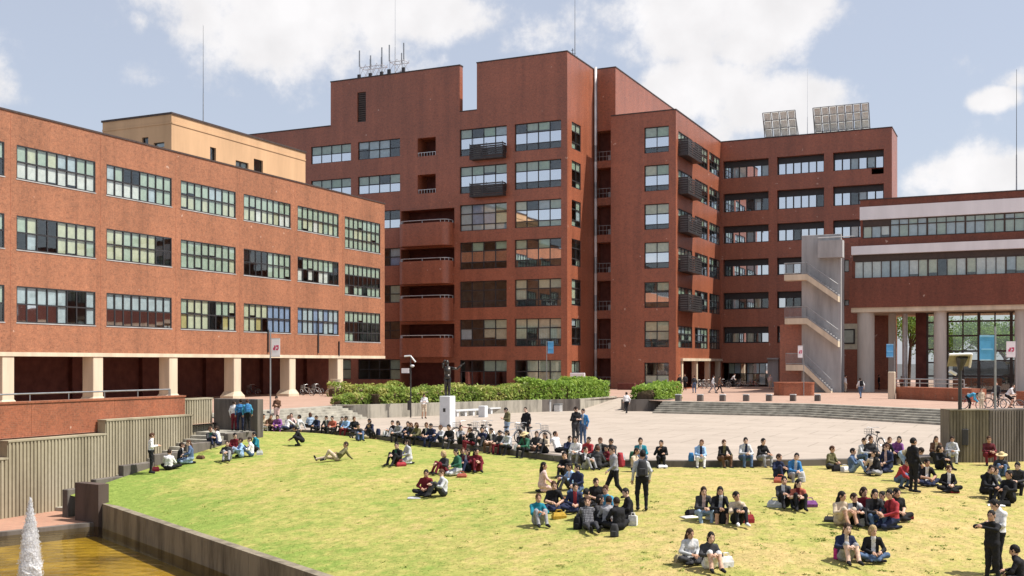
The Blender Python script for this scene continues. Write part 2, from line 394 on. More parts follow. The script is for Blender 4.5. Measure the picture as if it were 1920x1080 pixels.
# ------------------------------------------------------------------ object helpers
def link(o, parent=None):
    COL.objects.link(o)
    if parent is not None:
        o.parent = parent
    return o
def tag(o, label=None, cat=None, group=None, kind=None):
    if label: o['label'] = label
    if cat: o['category'] = cat
    if group: o['group'] = group
    if kind: o['kind'] = kind
    return o
def empty(name, loc=(0, 0, 0)):
    o = bpy.data.objects.new(name, None)
    o.location = loc
    o.empty_display_size = .3
    return link(o)
def mesh(name, verts, faces, mats, fm=None, smooth=False):
    me = bpy.data.meshes.new(name)
    me.from_pydata([tuple(v) for v in verts], [], [tuple(f) for f in faces])
    for m in (mats if isinstance(mats, (list, tuple)) else [mats]):
        me.materials.append(MATS[m])
    if fm is not None:
        me.polygons.foreach_set('material_index', fm)
    if smooth:
        me.polygons.foreach_set('use_smooth', [True] * len(me.polygons))
    me.update()
    return me
class MB:
    """collects boxes, tubes, prisms into one mesh; parent-relative when an Empty parent has a location"""
    def __init__(s): s.v, s.f, s.m = [], [], []
    def add(s, vs, fs, mi=0):
        b = len(s.v); s.v += [tuple(v) for v in vs]
        for f in fs: s.f.append(tuple(b + i for i in f)); s.m.append(mi)
        return s
    def box(s, x0, x1, y0, y1, z0, z1, mi=0):
        if x0 > x1: x0, x1 = x1, x0
        if y0 > y1: y0, y1 = y1, y0
        if z0 > z1: z0, z1 = z1, z0
        return s.add([(x0, y0, z0), (x1, y0, z0), (x1, y1, z0), (x0, y1, z0), (x0, y0, z1), (x1, y0, z1), (x1, y1, z1), (x0, y1, z1)],
                     [(0, 3, 2, 1), (4, 5, 6, 7), (0, 1, 5, 4), (1, 2, 6, 5), (2, 3, 7, 6), (3, 0, 4, 7)], mi)
    def cham(s, x0, x1, y0, y1, z0, z1, c=.02, mi=0):
        """box with chamfered vertical and top edges"""
        ring = lambda i: [(x0 + i + c, y0 + i), (x1 - i - c, y0 + i), (x1 - i, y0 + i + c), (x1 - i, y1 - i - c), (x1 - i - c, y1 - i), (x0 + i + c, y1 - i), (x0 + i, y1 - i - c), (x0 + i, y0 + i + c)]
        vs = [(x, y, z0) for x, y in ring(0)] + [(x, y, z1 - c) for x, y in ring(0)] + [(x, y, z1) for x, y in ring(c)]
        fs = [tuple(range(7, -1, -1)), tuple(range(16, 24))]
        for k in range(2):
            for i in range(8):
                j = (i + 1) % 8
                fs.append((k * 8 + i, k * 8 + j, k * 8 + 8 + j, k * 8 + 8 + i))
        return s.add(vs, fs, mi)
    def tube(s, a, b, r0, r1=None, n=8, mi=0, caps=True):
        a, b = Vector(a), Vector(b); r1 = r0 if r1 is None else r1
        d = (b - a).normalized()
        u = d.orthogonal().normalized(); w = d.cross(u)
        vs = []
        for c, r in ((a, r0), (b, r1)):
            for i in range(n):
                t = 2 * math.pi * i / n
                vs.append(c + u * (r * math.cos(t)) + w * (r * math.sin(t)))
        fs = [(i, (i + 1) % n, n + (i + 1) % n, n + i) for i in range(n)]
        if caps: fs += [tuple(range(n - 1, -1, -1)), tuple(range(n, 2 * n))]
        return s.add(vs, fs, mi)
    def poly(s, pts, r, n=8, mi=0):
        for a, b in zip(pts[:-1], pts[1:]): s.tube(a, b, r, r, n, mi)
        return s
    def torus(s, c, R, r, ax=(0, 1, 0), n=24, k=6, mi=0):
        c = Vector(c); ax = Vector(ax).normalized(); u = ax.orthogonal().normalized(); w = ax.cross(u)
        vs = []
        for i in range(n):
            t = 2 * math.pi * i / n; d = u * math.cos(t) + w * math.sin(t)
            for j in range(k):
                q = 2 * math.pi * j / k
                vs.append(c + d * (R + r * math.cos(q)) + ax * (r * math.sin(q)))
        fs = [(i * k + j, ((i + 1) % n) * k + j, ((i + 1) % n) * k + (j + 1) % k, i * k + (j + 1) % k) for i in range(n) for j in range(k)]
        return s.add(vs, fs, mi)
    def ball(s, c, r, n=10, m=7, mi=0):
        r = (r, r, r) if isinstance(r, (int, float)) else r
        vs = [(c[0], c[1], c[2] - r[2])]
        for j in range(1, m):
            p = -math.pi / 2 + math.pi * j / m
            for i in range(n):
                t = 2 * math.pi * i / n
                vs.append((c[0] + r[0] * math.cos(p) * math.cos(t), c[1] + r[1] * math.cos(p) * math.sin(t), c[2] + r[2] * math.sin(p)))
        vs.append((c[0], c[1], c[2] + r[2]))
        fs = [(0, 1 + (i + 1) % n, 1 + i) for i in range(n)]
        for j in range(m - 2):
            for i in range(n):
                a = 1 + j * n + i; b = 1 + j * n + (i + 1) % n
                fs.append((a, b, b + n, a + n))
        L = len(vs) - 1; o = 1 + (m - 2) * n
        fs += [(o + i, o + (i + 1) % n, L) for i in range(n)]
        return s.add(vs, fs, mi)
    def prism(s, pts, z0, z1, mi=0):
        n = len(pts)
        return s.add([(x, y, z0) for x, y in pts] + [(x, y, z1) for x, y in pts],
                     [tuple(range(n - 1, -1, -1)), tuple(range(n, 2 * n))] + [(i, (i + 1) % n, n + (i + 1) % n, n + i) for i in range(n)], mi)
    def data(s, name, mats, smooth=False): return mesh(name, s.v, s.f, mats, s.m, smooth)
    def build(s, name, mats, parent=None, smooth=False, local=False):
        me = s.data(name, mats, smooth)
        o = bpy.data.objects.new(name, me)
        link(o, parent)
        if parent is not None and not local:
            p = parent; off = Vector((0, 0, 0))
            while p is not None: off += p.location; p = p.parent
            me.transform(Matrix.Translation(-off))
        return o

class Plane:
    """a facade plane: axis 'x' faces +X (u = Y), axis 'y' faces -Y (u = X); depth runs inward"""
    def __init__(s, axis, c): s.axis, s.c = axis, c
    def pt(s, u, z, d=0.0): return (s.c - d, u, z) if s.axis == 'x' else (u, s.c + d, z)
    def box(s, mb, u0, u1, z0, z1, d0, d1, mi=0):
        a, b = s.pt(u0, z0, d0), s.pt(u1, z1, d1)
        return mb.box(a[0], b[0], a[1], b[1], a[2], b[2], mi)
    def u(s, px):
        r = pixdir(px, 0)
        return s.c * r.y / r.x if s.axis == 'x' else s.c * r.x / r.y
    def z(s, px, py):
        r = pixdir(px, py); d = s.c / (r.x if s.axis == 'x' else r.y)
        return CAM_H + r.z * d

def wall_mesh(mb, pl, u0, u1, z0, z1, openings, reveal=.35, mi=0, rmi=0):
    us = sorted({u0, u1, *[o[0] for o in openings], *[o[1] for o in openings]})
    zs = sorted({z0, z1, *[o[2] for o in openings], *[o[3] for o in openings]})
    us = [u for u in us if u0 - 1e-6 <= u <= u1 + 1e-6]; zs = [z for z in zs if z0 - 1e-6 <= z <= z1 + 1e-6]
    flip = pl.axis == 'y'
    for ua, ub in zip(us[:-1], us[1:]):
        for za, zb in zip(zs[:-1], zs[1:]):
            uc, zc = (ua + ub) / 2, (za + zb) / 2
            if any(o[0] < uc < o[1] and o[2] < zc < o[3] for o in openings): continue
            mb.add([pl.pt(ua, za), pl.pt(ub, za), pl.pt(ub, zb), pl.pt(ua, zb)], [(0, 1, 2, 3)], mi)
    for o in openings:
        a, b, c, d = max(o[0], u0), min(o[1], u1), max(o[2], z0), min(o[3], z1)
        rv = o[4] if len(o) > 4 else reveal
        P = [pl.pt(a, c), pl.pt(b, c), pl.pt(b, d), pl.pt(a, d), pl.pt(a, c, rv), pl.pt(b, c, rv), pl.pt(b, d, rv), pl.pt(a, d, rv)]
        mb.add(P, [(0, 4, 5, 1), (1, 5, 6, 2), (2, 6, 7, 3), (3, 7, 4, 0)], rmi)

_cache = {}
def unit_box(name, sx, sy, sz, mat):
    k = (name, round(sx, 3), round(sy, 3), round(sz, 3), mat)
    if k not in _cache:
        _cache[k] = MB().box(-sx / 2, sx / 2, -sy / 2, sy / 2, -sz / 2, sz / 2).data(name, mat)
    return _cache[k]

def window(parent, pl, u0, u1, z1, z0, ucols, zsplits, kinds, depth=.22, frame='frame_dark', fr=.07, room=2.6, mull=None):
    """one window: frame mesh, with a pane and (by kind, at times in place of reflected sky) a blind for each light; kinds[row][col], rows from the top"""
    mull = mull or fr
    mb = MB()
    us = [u0 + (u1 - u0) * i / ucols for i in range(ucols + 1)]
    zs = [z1] + list(zsplits) + [z0]
    pl.box(mb, u0, u1, z0, z0 + fr, depth - .03, depth + .07); pl.box(mb, u0, u1, z1 - fr, z1, depth - .03, depth + .07)
    for i, u in enumerate(us):
        w = fr if i in (0, ucols) else mull
        ua = u if i == 0 else (u - w if i == ucols else u - w / 2)
        pl.box(mb, ua, ua + w, z0 + fr, z1 - fr, depth - .025, depth + .065)
    for z in zsplits:
        pl.box(mb, u0 + fr, u1 - fr, z - fr * .6, z + fr * .6, depth - .02, depth + .06)
    win = mb.build('window', frame, parent)
    base = Vector((0, 0, 0)); p = win
    while p is not None: base += p.location; p = p.parent
    for r in range(len(zs) - 1):
        za, zb = zs[r + 1], zs[r]
        row = kinds[r]
        for c in range(ucols):
            k = row[c] if c < len(row) else 'd'
            ua, ub = us[c] + .02, us[c + 1] - .02
            w, h = ub - ua, zb - za - .04
            film = k in 'mM'
            ctr = Vector(pl.pt((ua + ub) / 2, (za + zb) / 2, depth + .02))
            me = unit_box('pane', .012 if pl.axis == 'x' else w, w if pl.axis == 'x' else .012, h, 'glass_film' if film else 'glass')
            o = bpy.data.objects.new('pane', me); o.location = ctr - base; link(o, win)
            o.rotation_euler = (random.gauss(0, .0035), random.gauss(0, .0035), random.gauss(0, .003))
            if k in BL:
                drop = 1.0 if random.random() < .8 else random.uniform(.75, .98)
                hh = h * drop
                ctr = Vector(pl.pt((ua + ub) / 2, zb - .02 - hh / 2, depth + .075 + random.uniform(0, .015)))
                ww = w - random.uniform(0, .06)
                me = unit_box('blind', .01 if pl.axis == 'x' else round(ww, 2), round(ww, 2) if pl.axis == 'x' else .01, round(hh, 2), 'blind_' + k)
                o = bpy.data.objects.new('blind', me); o.location = ctr - base; link(o, win)
    mb = MB()
    d0, d1 = depth + .072, depth + room
    P = [pl.pt(u, z, d) for d in (d0, d1) for u, z in ((u0, z0), (u1, z0), (u1, z1), (u0, z1))]
    mb.add(P, [(0, 1, 5, 4), (1, 2, 6, 5), (2, 3, 7, 6), (3, 0, 4, 7), (4, 5, 6, 7)])
    mb.build('interior', 'interior', win)
    return win

def polygon_mesh(name, outer, z, mats, holes=(), inner_pts=(), zf=None):
    pts = [Vector(p[:2]) for p in outer]; edges = [(i, (i + 1) % len(outer)) for i in range(len(outer))]
    for h in holes:
        b = len(pts); pts += [Vector(p[:2]) for p in h]; edges += [(b + i, b + (i + 1) % len(h)) for i in range(len(h))]
    pts += [Vector(p) for p in inner_pts]
    vs, es, fs, *_ = delaunay_2d_cdt(pts, edges, [], 0, 1e-5)
    keep = []
    for f in fs:
        c = sum((vs[i] for i in f), Vector((0, 0))) / len(f)
        if inside(c, outer) and not any(inside(c, h) for h in holes):
            a, b, d = vs[f[0]], vs[f[1]], vs[f[2]]
            if (b - a).cross(d - a) < 0: f = list(reversed(f))
            keep.append(f)
    return mesh(name, [(v.x, v.y, zf(v.x, v.y) if zf else z) for v in vs], keep, mats)
def inside(p, poly):
    x, y = p[0], p[1]; r = False; n = len(poly)
    for i in range(n):
        x1, y1 = poly[i][0], poly[i][1]; x2, y2 = poly[(i + 1) % n][0], poly[(i + 1) % n][1]
        if (y1 > y) != (y2 > y) and x < (x2 - x1) * (y - y1) / (y2 - y1) + x1: r = not r
    return r
def catmull(pts, n=6):
    out = []
    for i in range(len(pts) - 1):
        p0 = Vector(pts[max(i - 1, 0)]); p1 = Vector(pts[i]); p2 = Vector(pts[i + 1]); p3 = Vector(pts[min(i + 2, len(pts) - 1)])
        for k in range(n):
            t = k / n
            out.append(tuple(.5 * ((2 * p1) + (p2 - p0) * t + (2 * p0 - 5 * p1 + 4 * p2 - p3) * t * t + (3 * p1 - p0 - 3 * p2 + p3) * t ** 3)))
    out.append(tuple(pts[-1]))
    return out

# ================================================================== ground levels
ZP = -0.85                                   # lower plaza
ZW, ZT = -3.22, -3.08                        # pond water, pond-side terrace
UPPER_EDGE = [(-36.5, 43.6), (-43.5, 50.0), (-43.5, 62.5), (-41.2, 64.4), (-34.2, 78.6), (-32.2, 81.6), (-31.8, 89.5), (-28.6, 89.5),
              (-28.9, 82.0), (-27.0, 83.0), (-25.5, 82.25), (-13.8, 81.4), (-4.35, 75.0), (0.0, 71.4), (10.0, 63.1), (34, 63)]
BOWL = [(34, -60), (-36.5, -60)] + UPPER_EDGE
EDGE = catmull([(-44.0, 47.3), (-41.0, 49.6), (-36.5, 51.6), (-31.5, 49.7), (-26.4, 46.6), (-21.9, 44.6), (-18.5, 42.3), (-15.6, 40.9), (-12.6, 41.3), (-7.5, 44.3), (-2.8, 48.0), (0.0, 50.2), (9, 56.0), (22, 64.0)], 6)
POND_LINE = [(-31.86, 31.02), (-22.86, 26.33), (-16.78, 23.16), (0.0, 14.4), (12, 8.2)]
LAWN = EDGE + [(34, 62.5), (34, -6), (26, 0)] + [(p[0], p[1]) for p in reversed(POND_LINE)] + [(-32.3, 31.2), (-34.2, 31.6), (-34.2, 39.6), (-35.0, 42.0), (-35.7, 43.05)]
CTRL = [(-31.86, 31.3, -2.42), (-27.4, 28.8, -2.44), (-22.86, 26.5, -2.45), (-16.78, 23.4, -2.45), (-8, 18.9, -2.45), (0, 14.8, -2.45), (12, 8.6, -2.45),
        (-34.2, 33.0, -1.95), (-33.3, 35.2, -1.67), (-34.2, 39.4, -1.0), (-35.6, 42.9, -.5), (-38.6, 46.1, -.55), (-42, 48.5, -.85)]
CTRL += [(p[0], p[1], ZP - .24 if p[0] > -36 else ZP - .12) for p in EDGE[3::3]]
def _c(px, py, d): 
    r = pixdir(px, py); return (r.x * d, r.y * d, CAM_H + r.z * d)
CTRL += [_c(1204, 958, 31.8), _c(1150, 937, 34.0), _c(1705, 925, 33.5), _c(1862, 1085, 25.2), _c(1330, 1072, 25.0), _c(1380, 983, 29.5), _c(620, 868, 44.0), _c(800, 932, 36.5), _c(450, 862, 48.5)]
CTRL += [(30, 20, -1.9), (30, 45, -1.2), (20, 5, -2.3)]
_P = np.array(CTRL)
def _tps(r): 
    return np.where(r > 1e-9, r * r * np.log(np.maximum(r, 1e-9)), 0.0)
_n = len(_P)
_K = _tps(np.linalg.norm(_P[:, None, :2] - _P[None, :, :2], axis=2)) + np.eye(_n) * 14.0
_A = np.zeros((_n + 3, _n + 3)); _A[:_n, :_n] = _K; _A[:_n, _n] = 1; _A[:_n, _n + 1:] = _P[:, :2]; _A[_n, :_n] = 1; _A[_n + 1:, :_n] = _P[:, :2].T
_W = np.linalg.solve(_A, np.concatenate([_P[:, 2], np.zeros(3)]))
def lawn_z(x, y):
    r = np.hypot(_P[:, 0] - x, _P[:, 1] - y)
    return float(np.clip(_tps(r) @ _W[:_n] + _W[_n] + _W[_n + 1] * x + _W[_n + 2] * y, -2.6, -.45))
def ground_z(x, y):
    if inside((x, y), LAWN): return lawn_z(x, y)
    if inside((x, y), BOWL):
        if y < 36 and x < -16: return ZT
        return ZP
    return 0.0
def hit(px, py):
    """the ground point that the photo shows at this place"""
    r = pixdir(px, py)
    d = 18.0
    while d < 200:
        x, y, z = r.x * d, r.y * d, CAM_H + r.z * d
        if z <= ground_z(x, y):
            lo, hi = d - .25, d
            for _ in range(18):
                m = (lo + hi) / 2
                if CAM_H + r.z * m <= ground_z(r.x * m, r.y * m): hi = m
                else: lo = m
            return Vector((r.x * hi, r.y * hi, ground_z(r.x * hi, r.y * hi)))
        d += .25
    return Vector((r.x * 150, r.y * 150, 0))
def atz(px, py, z):
    r = pixdir(px, py); d = (z - CAM_H) / r.z
    return Vector((r.x * d, r.y * d, z))

# ================================================================== setting
def structure(name, me):
    o = bpy.data.objects.new(name, me); link(o); o['kind'] = 'structure'; return o
structure('ground', polygon_mesh('ground', [(-1800, -400), (1800, -400), (1800, 2500), (-1800, 2500)], -.06, 'asphalt', [BOWL]))
structure('upper_plaza', polygon_mesh('upper_plaza', [(-110, -59), (33.9, -59), (60, 63.2), (60, 200), (-110, 200)], 0.0, 'plaza_brick', [BOWL]))
structure('lower_plaza', polygon_mesh('lower_plaza', EDGE + [(34, 64), (34, 95), (-50, 95), (-50, 47)], ZP, 'plaza_concrete'))
# stone edge of the plaza above the lawn, one kerb block after another
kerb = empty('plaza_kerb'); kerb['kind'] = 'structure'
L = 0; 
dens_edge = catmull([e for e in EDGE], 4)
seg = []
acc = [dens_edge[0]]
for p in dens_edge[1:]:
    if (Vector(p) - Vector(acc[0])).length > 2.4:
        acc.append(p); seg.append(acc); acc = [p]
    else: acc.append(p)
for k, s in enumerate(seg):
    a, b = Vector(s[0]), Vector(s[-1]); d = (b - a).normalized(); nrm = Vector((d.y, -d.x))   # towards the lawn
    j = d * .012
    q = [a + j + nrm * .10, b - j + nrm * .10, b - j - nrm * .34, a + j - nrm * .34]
    MB().prism([(v.x, v.y) for v in reversed(q)] if (q[1] - q[0]).cross(q[2] - q[1]) < 0 else [(v.x, v.y) for v in q], ZP - .75, ZP + .006 + random.uniform(0, .004)).build('kerb_stone', 'dark_concrete', kerb)  # dark tone puts the shade on the kerb's side into its colour
# lawn
inner = []
x = -38
while x < 33:
    y = 5
    while y < 62:
        p = (x + random.uniform(-.2, .2), y + random.uniform(-.2, .2))
        if inside(p, LAWN): inner.append(p)
        y += .8 if y < 48 else 1.6
    x += .8
me = polygon_mesh('lawn', LAWN, 0, 'lawn_ground', inner_pts=inner, zf=lawn_z)
me.polygons.foreach_set('use_smooth', [True] * len(me.polygons))
def greenness(x, y):
    """greener where the lawn runs down to the pond and along its left end, dry on the trampled middle and right"""
    a = Vector(POND_LINE[0]); b = Vector(POND_LINE[2]); d = (b - a).normalized()
    s = abs((Vector((x, y)) - a).cross(d))
    g = .30 * math.exp(-(s / 2.6) ** 2) + .24 * math.exp(-((x + 34) / 3.5) ** 2) - .10 * (1 if x > -6 else max(0, (x + 18) / 12)) + .09 * math.exp(-(((x + 25) / 7) ** 2))
    return g - .02
at_ = me.attributes.new('green', 'FLOAT', 'POINT')
at_.data.foreach_set('value', [greenness(v.co.x, v.co.y) for v in me.vertices])
structure('lawn', me)
# turf: short blades and weeds over the part of the lawn in view
def blades(name, n, mat, hmin, hmax, wid, test, per=2):
    vs, fs, gr = [], [], []
    tries = 0
    while len(fs) < n and tries < n * 6:
        tries += 1
        px, py = random.uniform(150, 1960), 790 + 300 * random.random() ** .8
        r = pixdir(px, py)
        d = 45 * 0 + (CAM_H + 1.3) / -r.z
        x, y = r.x * d + random.uniform(-.8, .8), r.y * d + random.uniform(-.8, .8)
        if not inside((x, y), LAWN) or not test(x, y): continue
        z = lawn_z(x, y) - .005
        g = greenness(x, y) + random.uniform(-.06, .1)
        for _ in range(per):
            t = random.uniform(0, 6.283); h = random.uniform(hmin, hmax); w = wid * random.uniform(.6, 1.3)
            ox, oy = random.uniform(-.05, .05), random.uniform(-.05, .05)
            lx, ly = random.uniform(-1.3, 1.3) * h, random.uniform(-1.3, 1.3) * h
            b = len(vs)
            vs += [(x + ox - w * math.cos(t), y + oy - w * math.sin(t), z), (x + ox + w * math.cos(t), y + oy + w * math.sin(t), z), (x + ox + lx, y + oy + ly, z + h)]
            fs.append((b, b + 1, b + 2)); gr += [g] * 3
    me = mesh(name, vs, fs, mat)
    a = me.attributes.new('green', 'FLOAT', 'POINT'); a.data.foreach_set('value', gr)
    return me
o = bpy.data.objects.new('grass', blades('grass', 70000, 'grass_blades', .006, .02, .018, lambda x, y: True)); link(o)
tag(o, 'short dry yellow grass with green patches on the sloping lawn', 'grass', kind='stuff')
spots = [(random.uniform(-36, 4), random.uniform(20, 48)) for _ in range(70)] + [tuple(hit(random.uniform(1200, 1900), random.uniform(930, 1080)).xy) for _ in range(110)] + [tuple(hit(random.uniform(300, 1100), random.uniform(900, 1080)).xy) for _ in range(70)]
vs, fs = [], []
for (x, y) in spots:
    if not inside((x, y), LAWN): continue
    z = lawn_z(x, y); R = random.uniform(.05, .16)
    for _ in range(random.randint(7, 16)):
        t = random.uniform(0, 6.283); q = R * random.random() ** .5; h = random.uniform(.01, .045); w = random.uniform(.015, .035)
        bx, by = x + q * math.cos(t), y + q * math.sin(t); b = len(vs); tt = random.uniform(0, 6.283)
        vs += [(bx - w * math.cos(tt), by - w * math.sin(tt), z), (bx + w * math.cos(tt), by + w * math.sin(tt), z), (bx + random.uniform(-.05, .05), by + random.uniform(-.05, .05), z + h)]
        fs.append((b, b + 1, b + 2))
o = bpy.data.objects.new('lawn_weeds', mesh('lawn_weeds', vs, fs, 'weed_leaves')); link(o)
tag(o, 'small dark green weed tufts dotted over the dry lawn', 'weeds', kind='stuff')

# pond, its bed, the terrace beside it
TERR = [(-36.2, 20.8), (-34.8, 23.9), (-33.38, 27.0), (-31.95, 30.9), (-34.1, 33.2), (-36.2, 33.2)]
PONDP = [(-36.2, -55), (-36.2, 20.8), (-33.38, 27.0), (-31.95, 30.9)] + POND_LINE[1:] + [(30, -4), (30, -55)]
structure('pond_bed', polygon_mesh('pond_bed', PONDP, ZW - .38, 'pond_bed'))
w = structure('pond_water', polygon_mesh('pond_water', PONDP, ZW, 'pond_water'))
structure('terrace', polygon_mesh('terrace', TERR, ZT, 'terrace_brick'))
mb = MB()
for a, b in zip(TERR[:3], TERR[1:4]):
    a, b = Vector(a), Vector(b); d = (b - a).normalized(); n = Vector((d.y, -d.x))
    q = [a, b, b - n * .28, a - n * .28]
    mb.prism([(v.x, v.y) for v in q], ZW - .5, ZT + .012)
o = mb.build('terrace_kerb', 'dark_concrete'); o['kind'] = 'structure'
# pond wall: cast panels
pw = empty('pond_wall', (-31.86, 31.02, ZW))
pts = [Vector(p) for p in POND_LINE]
for a, b in zip(pts[:-1], pts[1:]):
    ln = (b - a).length; k = max(1, round(ln / 4.2)); d = (b - a).normalized(); n = Vector((-d.y, d.x))
    for i in range(k):
        s, e = a + d * (ln * i / k + .008), a + d * (ln * (i + 1) / k - .008)
        q = [s - n * .02, e - n * .02, e + n * .30, s + n * .30]
        MB().prism([(v.x, v.y) for v in q], ZW - .5, -2.36).build('wall_panel', 'pond_wall_concrete', pw)
tag(pw, 'low concrete wall holding the lawn above the pond', 'wall')
mb = MB()
mb.prism([(-33.15, 30.95), (-31.72, 30.74), (-31.66, 31.2), (-33.1, 31.35)], ZW - .6, -1.62)
o = mb.build('pier', ['pier_concrete']); tag(o, 'squat dark concrete pier at the corner of pond wall and stairs', 'pier')

# stairs on the left, between ribbed wall and lawn
st = empty('garden_stairs', (-36.4, 32, ZT)); st['kind'] = 'structure'
NS = 19
for i in range(NS):
    z1 = ZT + .145 * (i + 1); y0 = 32.6 + .47 * i
    MB().box(-36.1 + .004 * (i % 4), -34.3 - .004 * (i % 4), y0, y0 + 1.0 if i < NS - 1 else 43.55, z1 - .5, z1).build('step', 'stone_steps', st)
lw = empty('stair_wall', (-34.2, 33, -2))
for (y0, y1, zt) in ((31.45, 32.9, -2.0), (32.9, 34.4, -1.74), (34.4, 36.2, -1.3), (36.2, 38.2, -.98), (38.2, 41.0, -.66), (41.0, 43.3, -.36)):
    MB().cham(-34.38, -34.08, y0, y1 - .01, -3.2, zt, .02).build('wall_panel', 'dark_concrete', lw)
tag(lw, 'stepped low concrete wall between garden stairs and lawn', 'wall')

# ribbed concrete retaining wall, stepping up with the stairs: real vertical ribs
def ribbed(name, x, y0, y1, z0, z1, parent, axis='x', th=.5):
    """axis x: face towards +X at x; axis y: face towards -Y at y0 between x..y1"""
    vs, fs = [], []
    prof = []
    u0, u1 = (y0, y1)
    n = max(2, int(abs(u1 - u0) / .17)); w = (u1 - u0) / n
    for i in range(n):
        u = u0 + w * i
        for du, dd in ((0, .045), (.16, .045), (.24, 0.0), (.76, 0.0), (.84, .045)): prof.append((u + w * du, dd))
    prof.append((u1, .045))
    P = (lambda u, d, z: (x - d, u, z)) if axis == 'x' else (lambda u, d, z: (u, x + d, z))
    zt = z1 - .07
    for u, d in prof: vs += [P(u, d, z0), P(u, d, zt)]
    m = len(prof)
    for i in range(m - 1): fs.append((2 * i, 2 * i + 2, 2 * i + 3, 2 * i + 1))
    mb = MB().add(vs, fs)
    if axis == 'x':
        mb.box(x - th, x - .056, u0, u1, z0, zt - .002); mb.box(x - th - .02, x + .02, u0 - .01, u1 + .01, zt, z1)
    else:
        mb.box(u0, u1, x + .056, x + th, z0, zt - .002); mb.box(u0 - .01, u1 + .01, x - .02, x + th + .02, zt, z1)
    return mb.build(name, 'ribbed_concrete', parent)
XW = -36.0
rw = empty('ribbed_wall', (XW, 30, ZT))
pl = Plane('x', XW)
ya, yb, yc, yd = pl.u(15), pl.u(199), pl.u(362), pl.u(420)
ribbed('wall_panel', XW, 5.0, ya, ZT - .3, pl.z(15, 858), rw)
zt1 = pl.z(100, 820)
ribbed('wall_panel', XW, ya + .006, yb, ZT - .3, zt1, rw)
ribbed('wall_panel', XW, yb + .006, yc, ZT - .3, pl.z(280, 782), rw)
ribbed('wall_panel', XW - .7, pl.u(318), yd, ZT, pl.z(370, 748), rw)
tag(rw, 'ribbed board-marked concrete retaining wall stepping up beside garden stairs', 'wall')
# return wall in shade at the head of the stairs
yr = yd + .05
rp = Plane('y', yr)
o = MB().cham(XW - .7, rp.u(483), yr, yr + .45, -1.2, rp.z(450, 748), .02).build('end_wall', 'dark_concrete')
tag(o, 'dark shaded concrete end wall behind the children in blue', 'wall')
# brick parapet of the arcade terrace with its handrail
XB = -36.58
bp = Plane('x', XB)
pw_ = empty('brick_parapet', (XB, 30, 0))
y = 5.0; yend = bp.u(347); zt = bp.z(170, 748)
k = 8
for i in range(k):
    a, b = 5 + (yend - 5) * i / k, 5 + (yend - 5) * (i + 1) / k
    MB().box(XB - .4, XB, a + .006, b - .006, ZT, zt - .08).build('wall_panel', 'brick_parapet', pw_)
MB().box(XB - .44, XB + .04, 5, yend + .03, zt - .078, zt).build('coping', 'cream_concrete' if False else 'brick_parapet', pw_)
tag(pw_, 'orange brick parapet wall above the ribbed concrete wall', 'wall')
hr = empty('handrail', (XB - .2, 30, zt))
MB().tube((XB - .2, 5, zt + .3), (XB - .2, bp.u(325), zt + .3), .035, n=8).build('rail', 'metal_grey', hr)
for i in range(20):
    yy = 6 + i * 2.0
    if yy < bp.u(325): MB().tube((XB - .2, yy, zt - .01), (XB - .2, yy, zt + .3), .022, n=6).build('post', 'metal_grey', hr)
MB().tube((XB - .2, bp.u(325), zt - .01), (XB - .2, bp.u(325), zt + .3), .03, n=6).build('post', 'metal_grey', hr)
tag(hr, 'thin grey metal handrail on the brick parapet', 'handrail')

# wide stone steps from lower to upper plaza
stp = empty('plaza_steps', (-13.8, 80, ZP)); stp['kind'] = 'structure'
top = [Vector(p) for p in UPPER_EDGE[10:15]]
def offset(line, d):
    out = []
    for i, p in enumerate(line):
        a = line[max(i - 1, 0)]; b = line[min(i + 1, len(line) - 1)]
        t = (b - a).normalized(); out.append(p + Vector((t.y, -t.x)) * -d if False else p + Vector((t.y, -t.x)) * d)
    return out
for k in range(6):
    z1 = -(k) * .1417
    if k == 0: z1 = .004
    a = offset(top, -.35 if k == 0 else .40 * k - .02); b = offset(top, .40 * (k + 1))
    for i in range(len(top) - 1):
        ln = (a[i + 1] - a[i]).length; m = max(1, round(ln / 6))
        for j in range(m):
            s, e = j / m, (j + 1) / m
            q = [a[i].lerp(a[i + 1], s), a[i].lerp(a[i + 1], e), b[i].lerp(b[i + 1], e), b[i].lerp(b[i + 1], s)]
            dd = (q[1] - q[0]).normalized() * .006
            q = [q[0] + dd, q[1] - dd, q[2] - dd, q[3] + dd]
            MB().prism([(v.x, v.y) for v in reversed(q)], ZP - .1, z1 + random.uniform(-.004, .004)).build('step', 'stone_steps', stp)
# steps in front of the arcade, far left
stl = empty('arcade_steps', (-42, 56, ZP)); stl['kind'] = 'structure'
for k in range(6):
    z1 = ZP + .1417 * (k + 1) - (0 if k < 5 else -.004)
    MB().box(-43.9, -41.1 - .38 * (k - 1), 49.9, 63.4, z1 - .14 if k else ZP - .1, z1).build('step', 'stone_steps', stl)
# ramp between the planters
me = mesh('ramp', [(-32.4, 80.8, ZP + .004), (-28.7, 81.2, ZP + .004), (-28.4, 90, .004), (-31.9, 90, .004)], [(0, 1, 2, 3)], 'plaza_concrete')
structure('ramp', me)

# ================================================================== buildings
def quad(mb, a, b, c, d, mi=0): mb.add([a, b, c, d], [(0, 1, 2, 3)], mi)

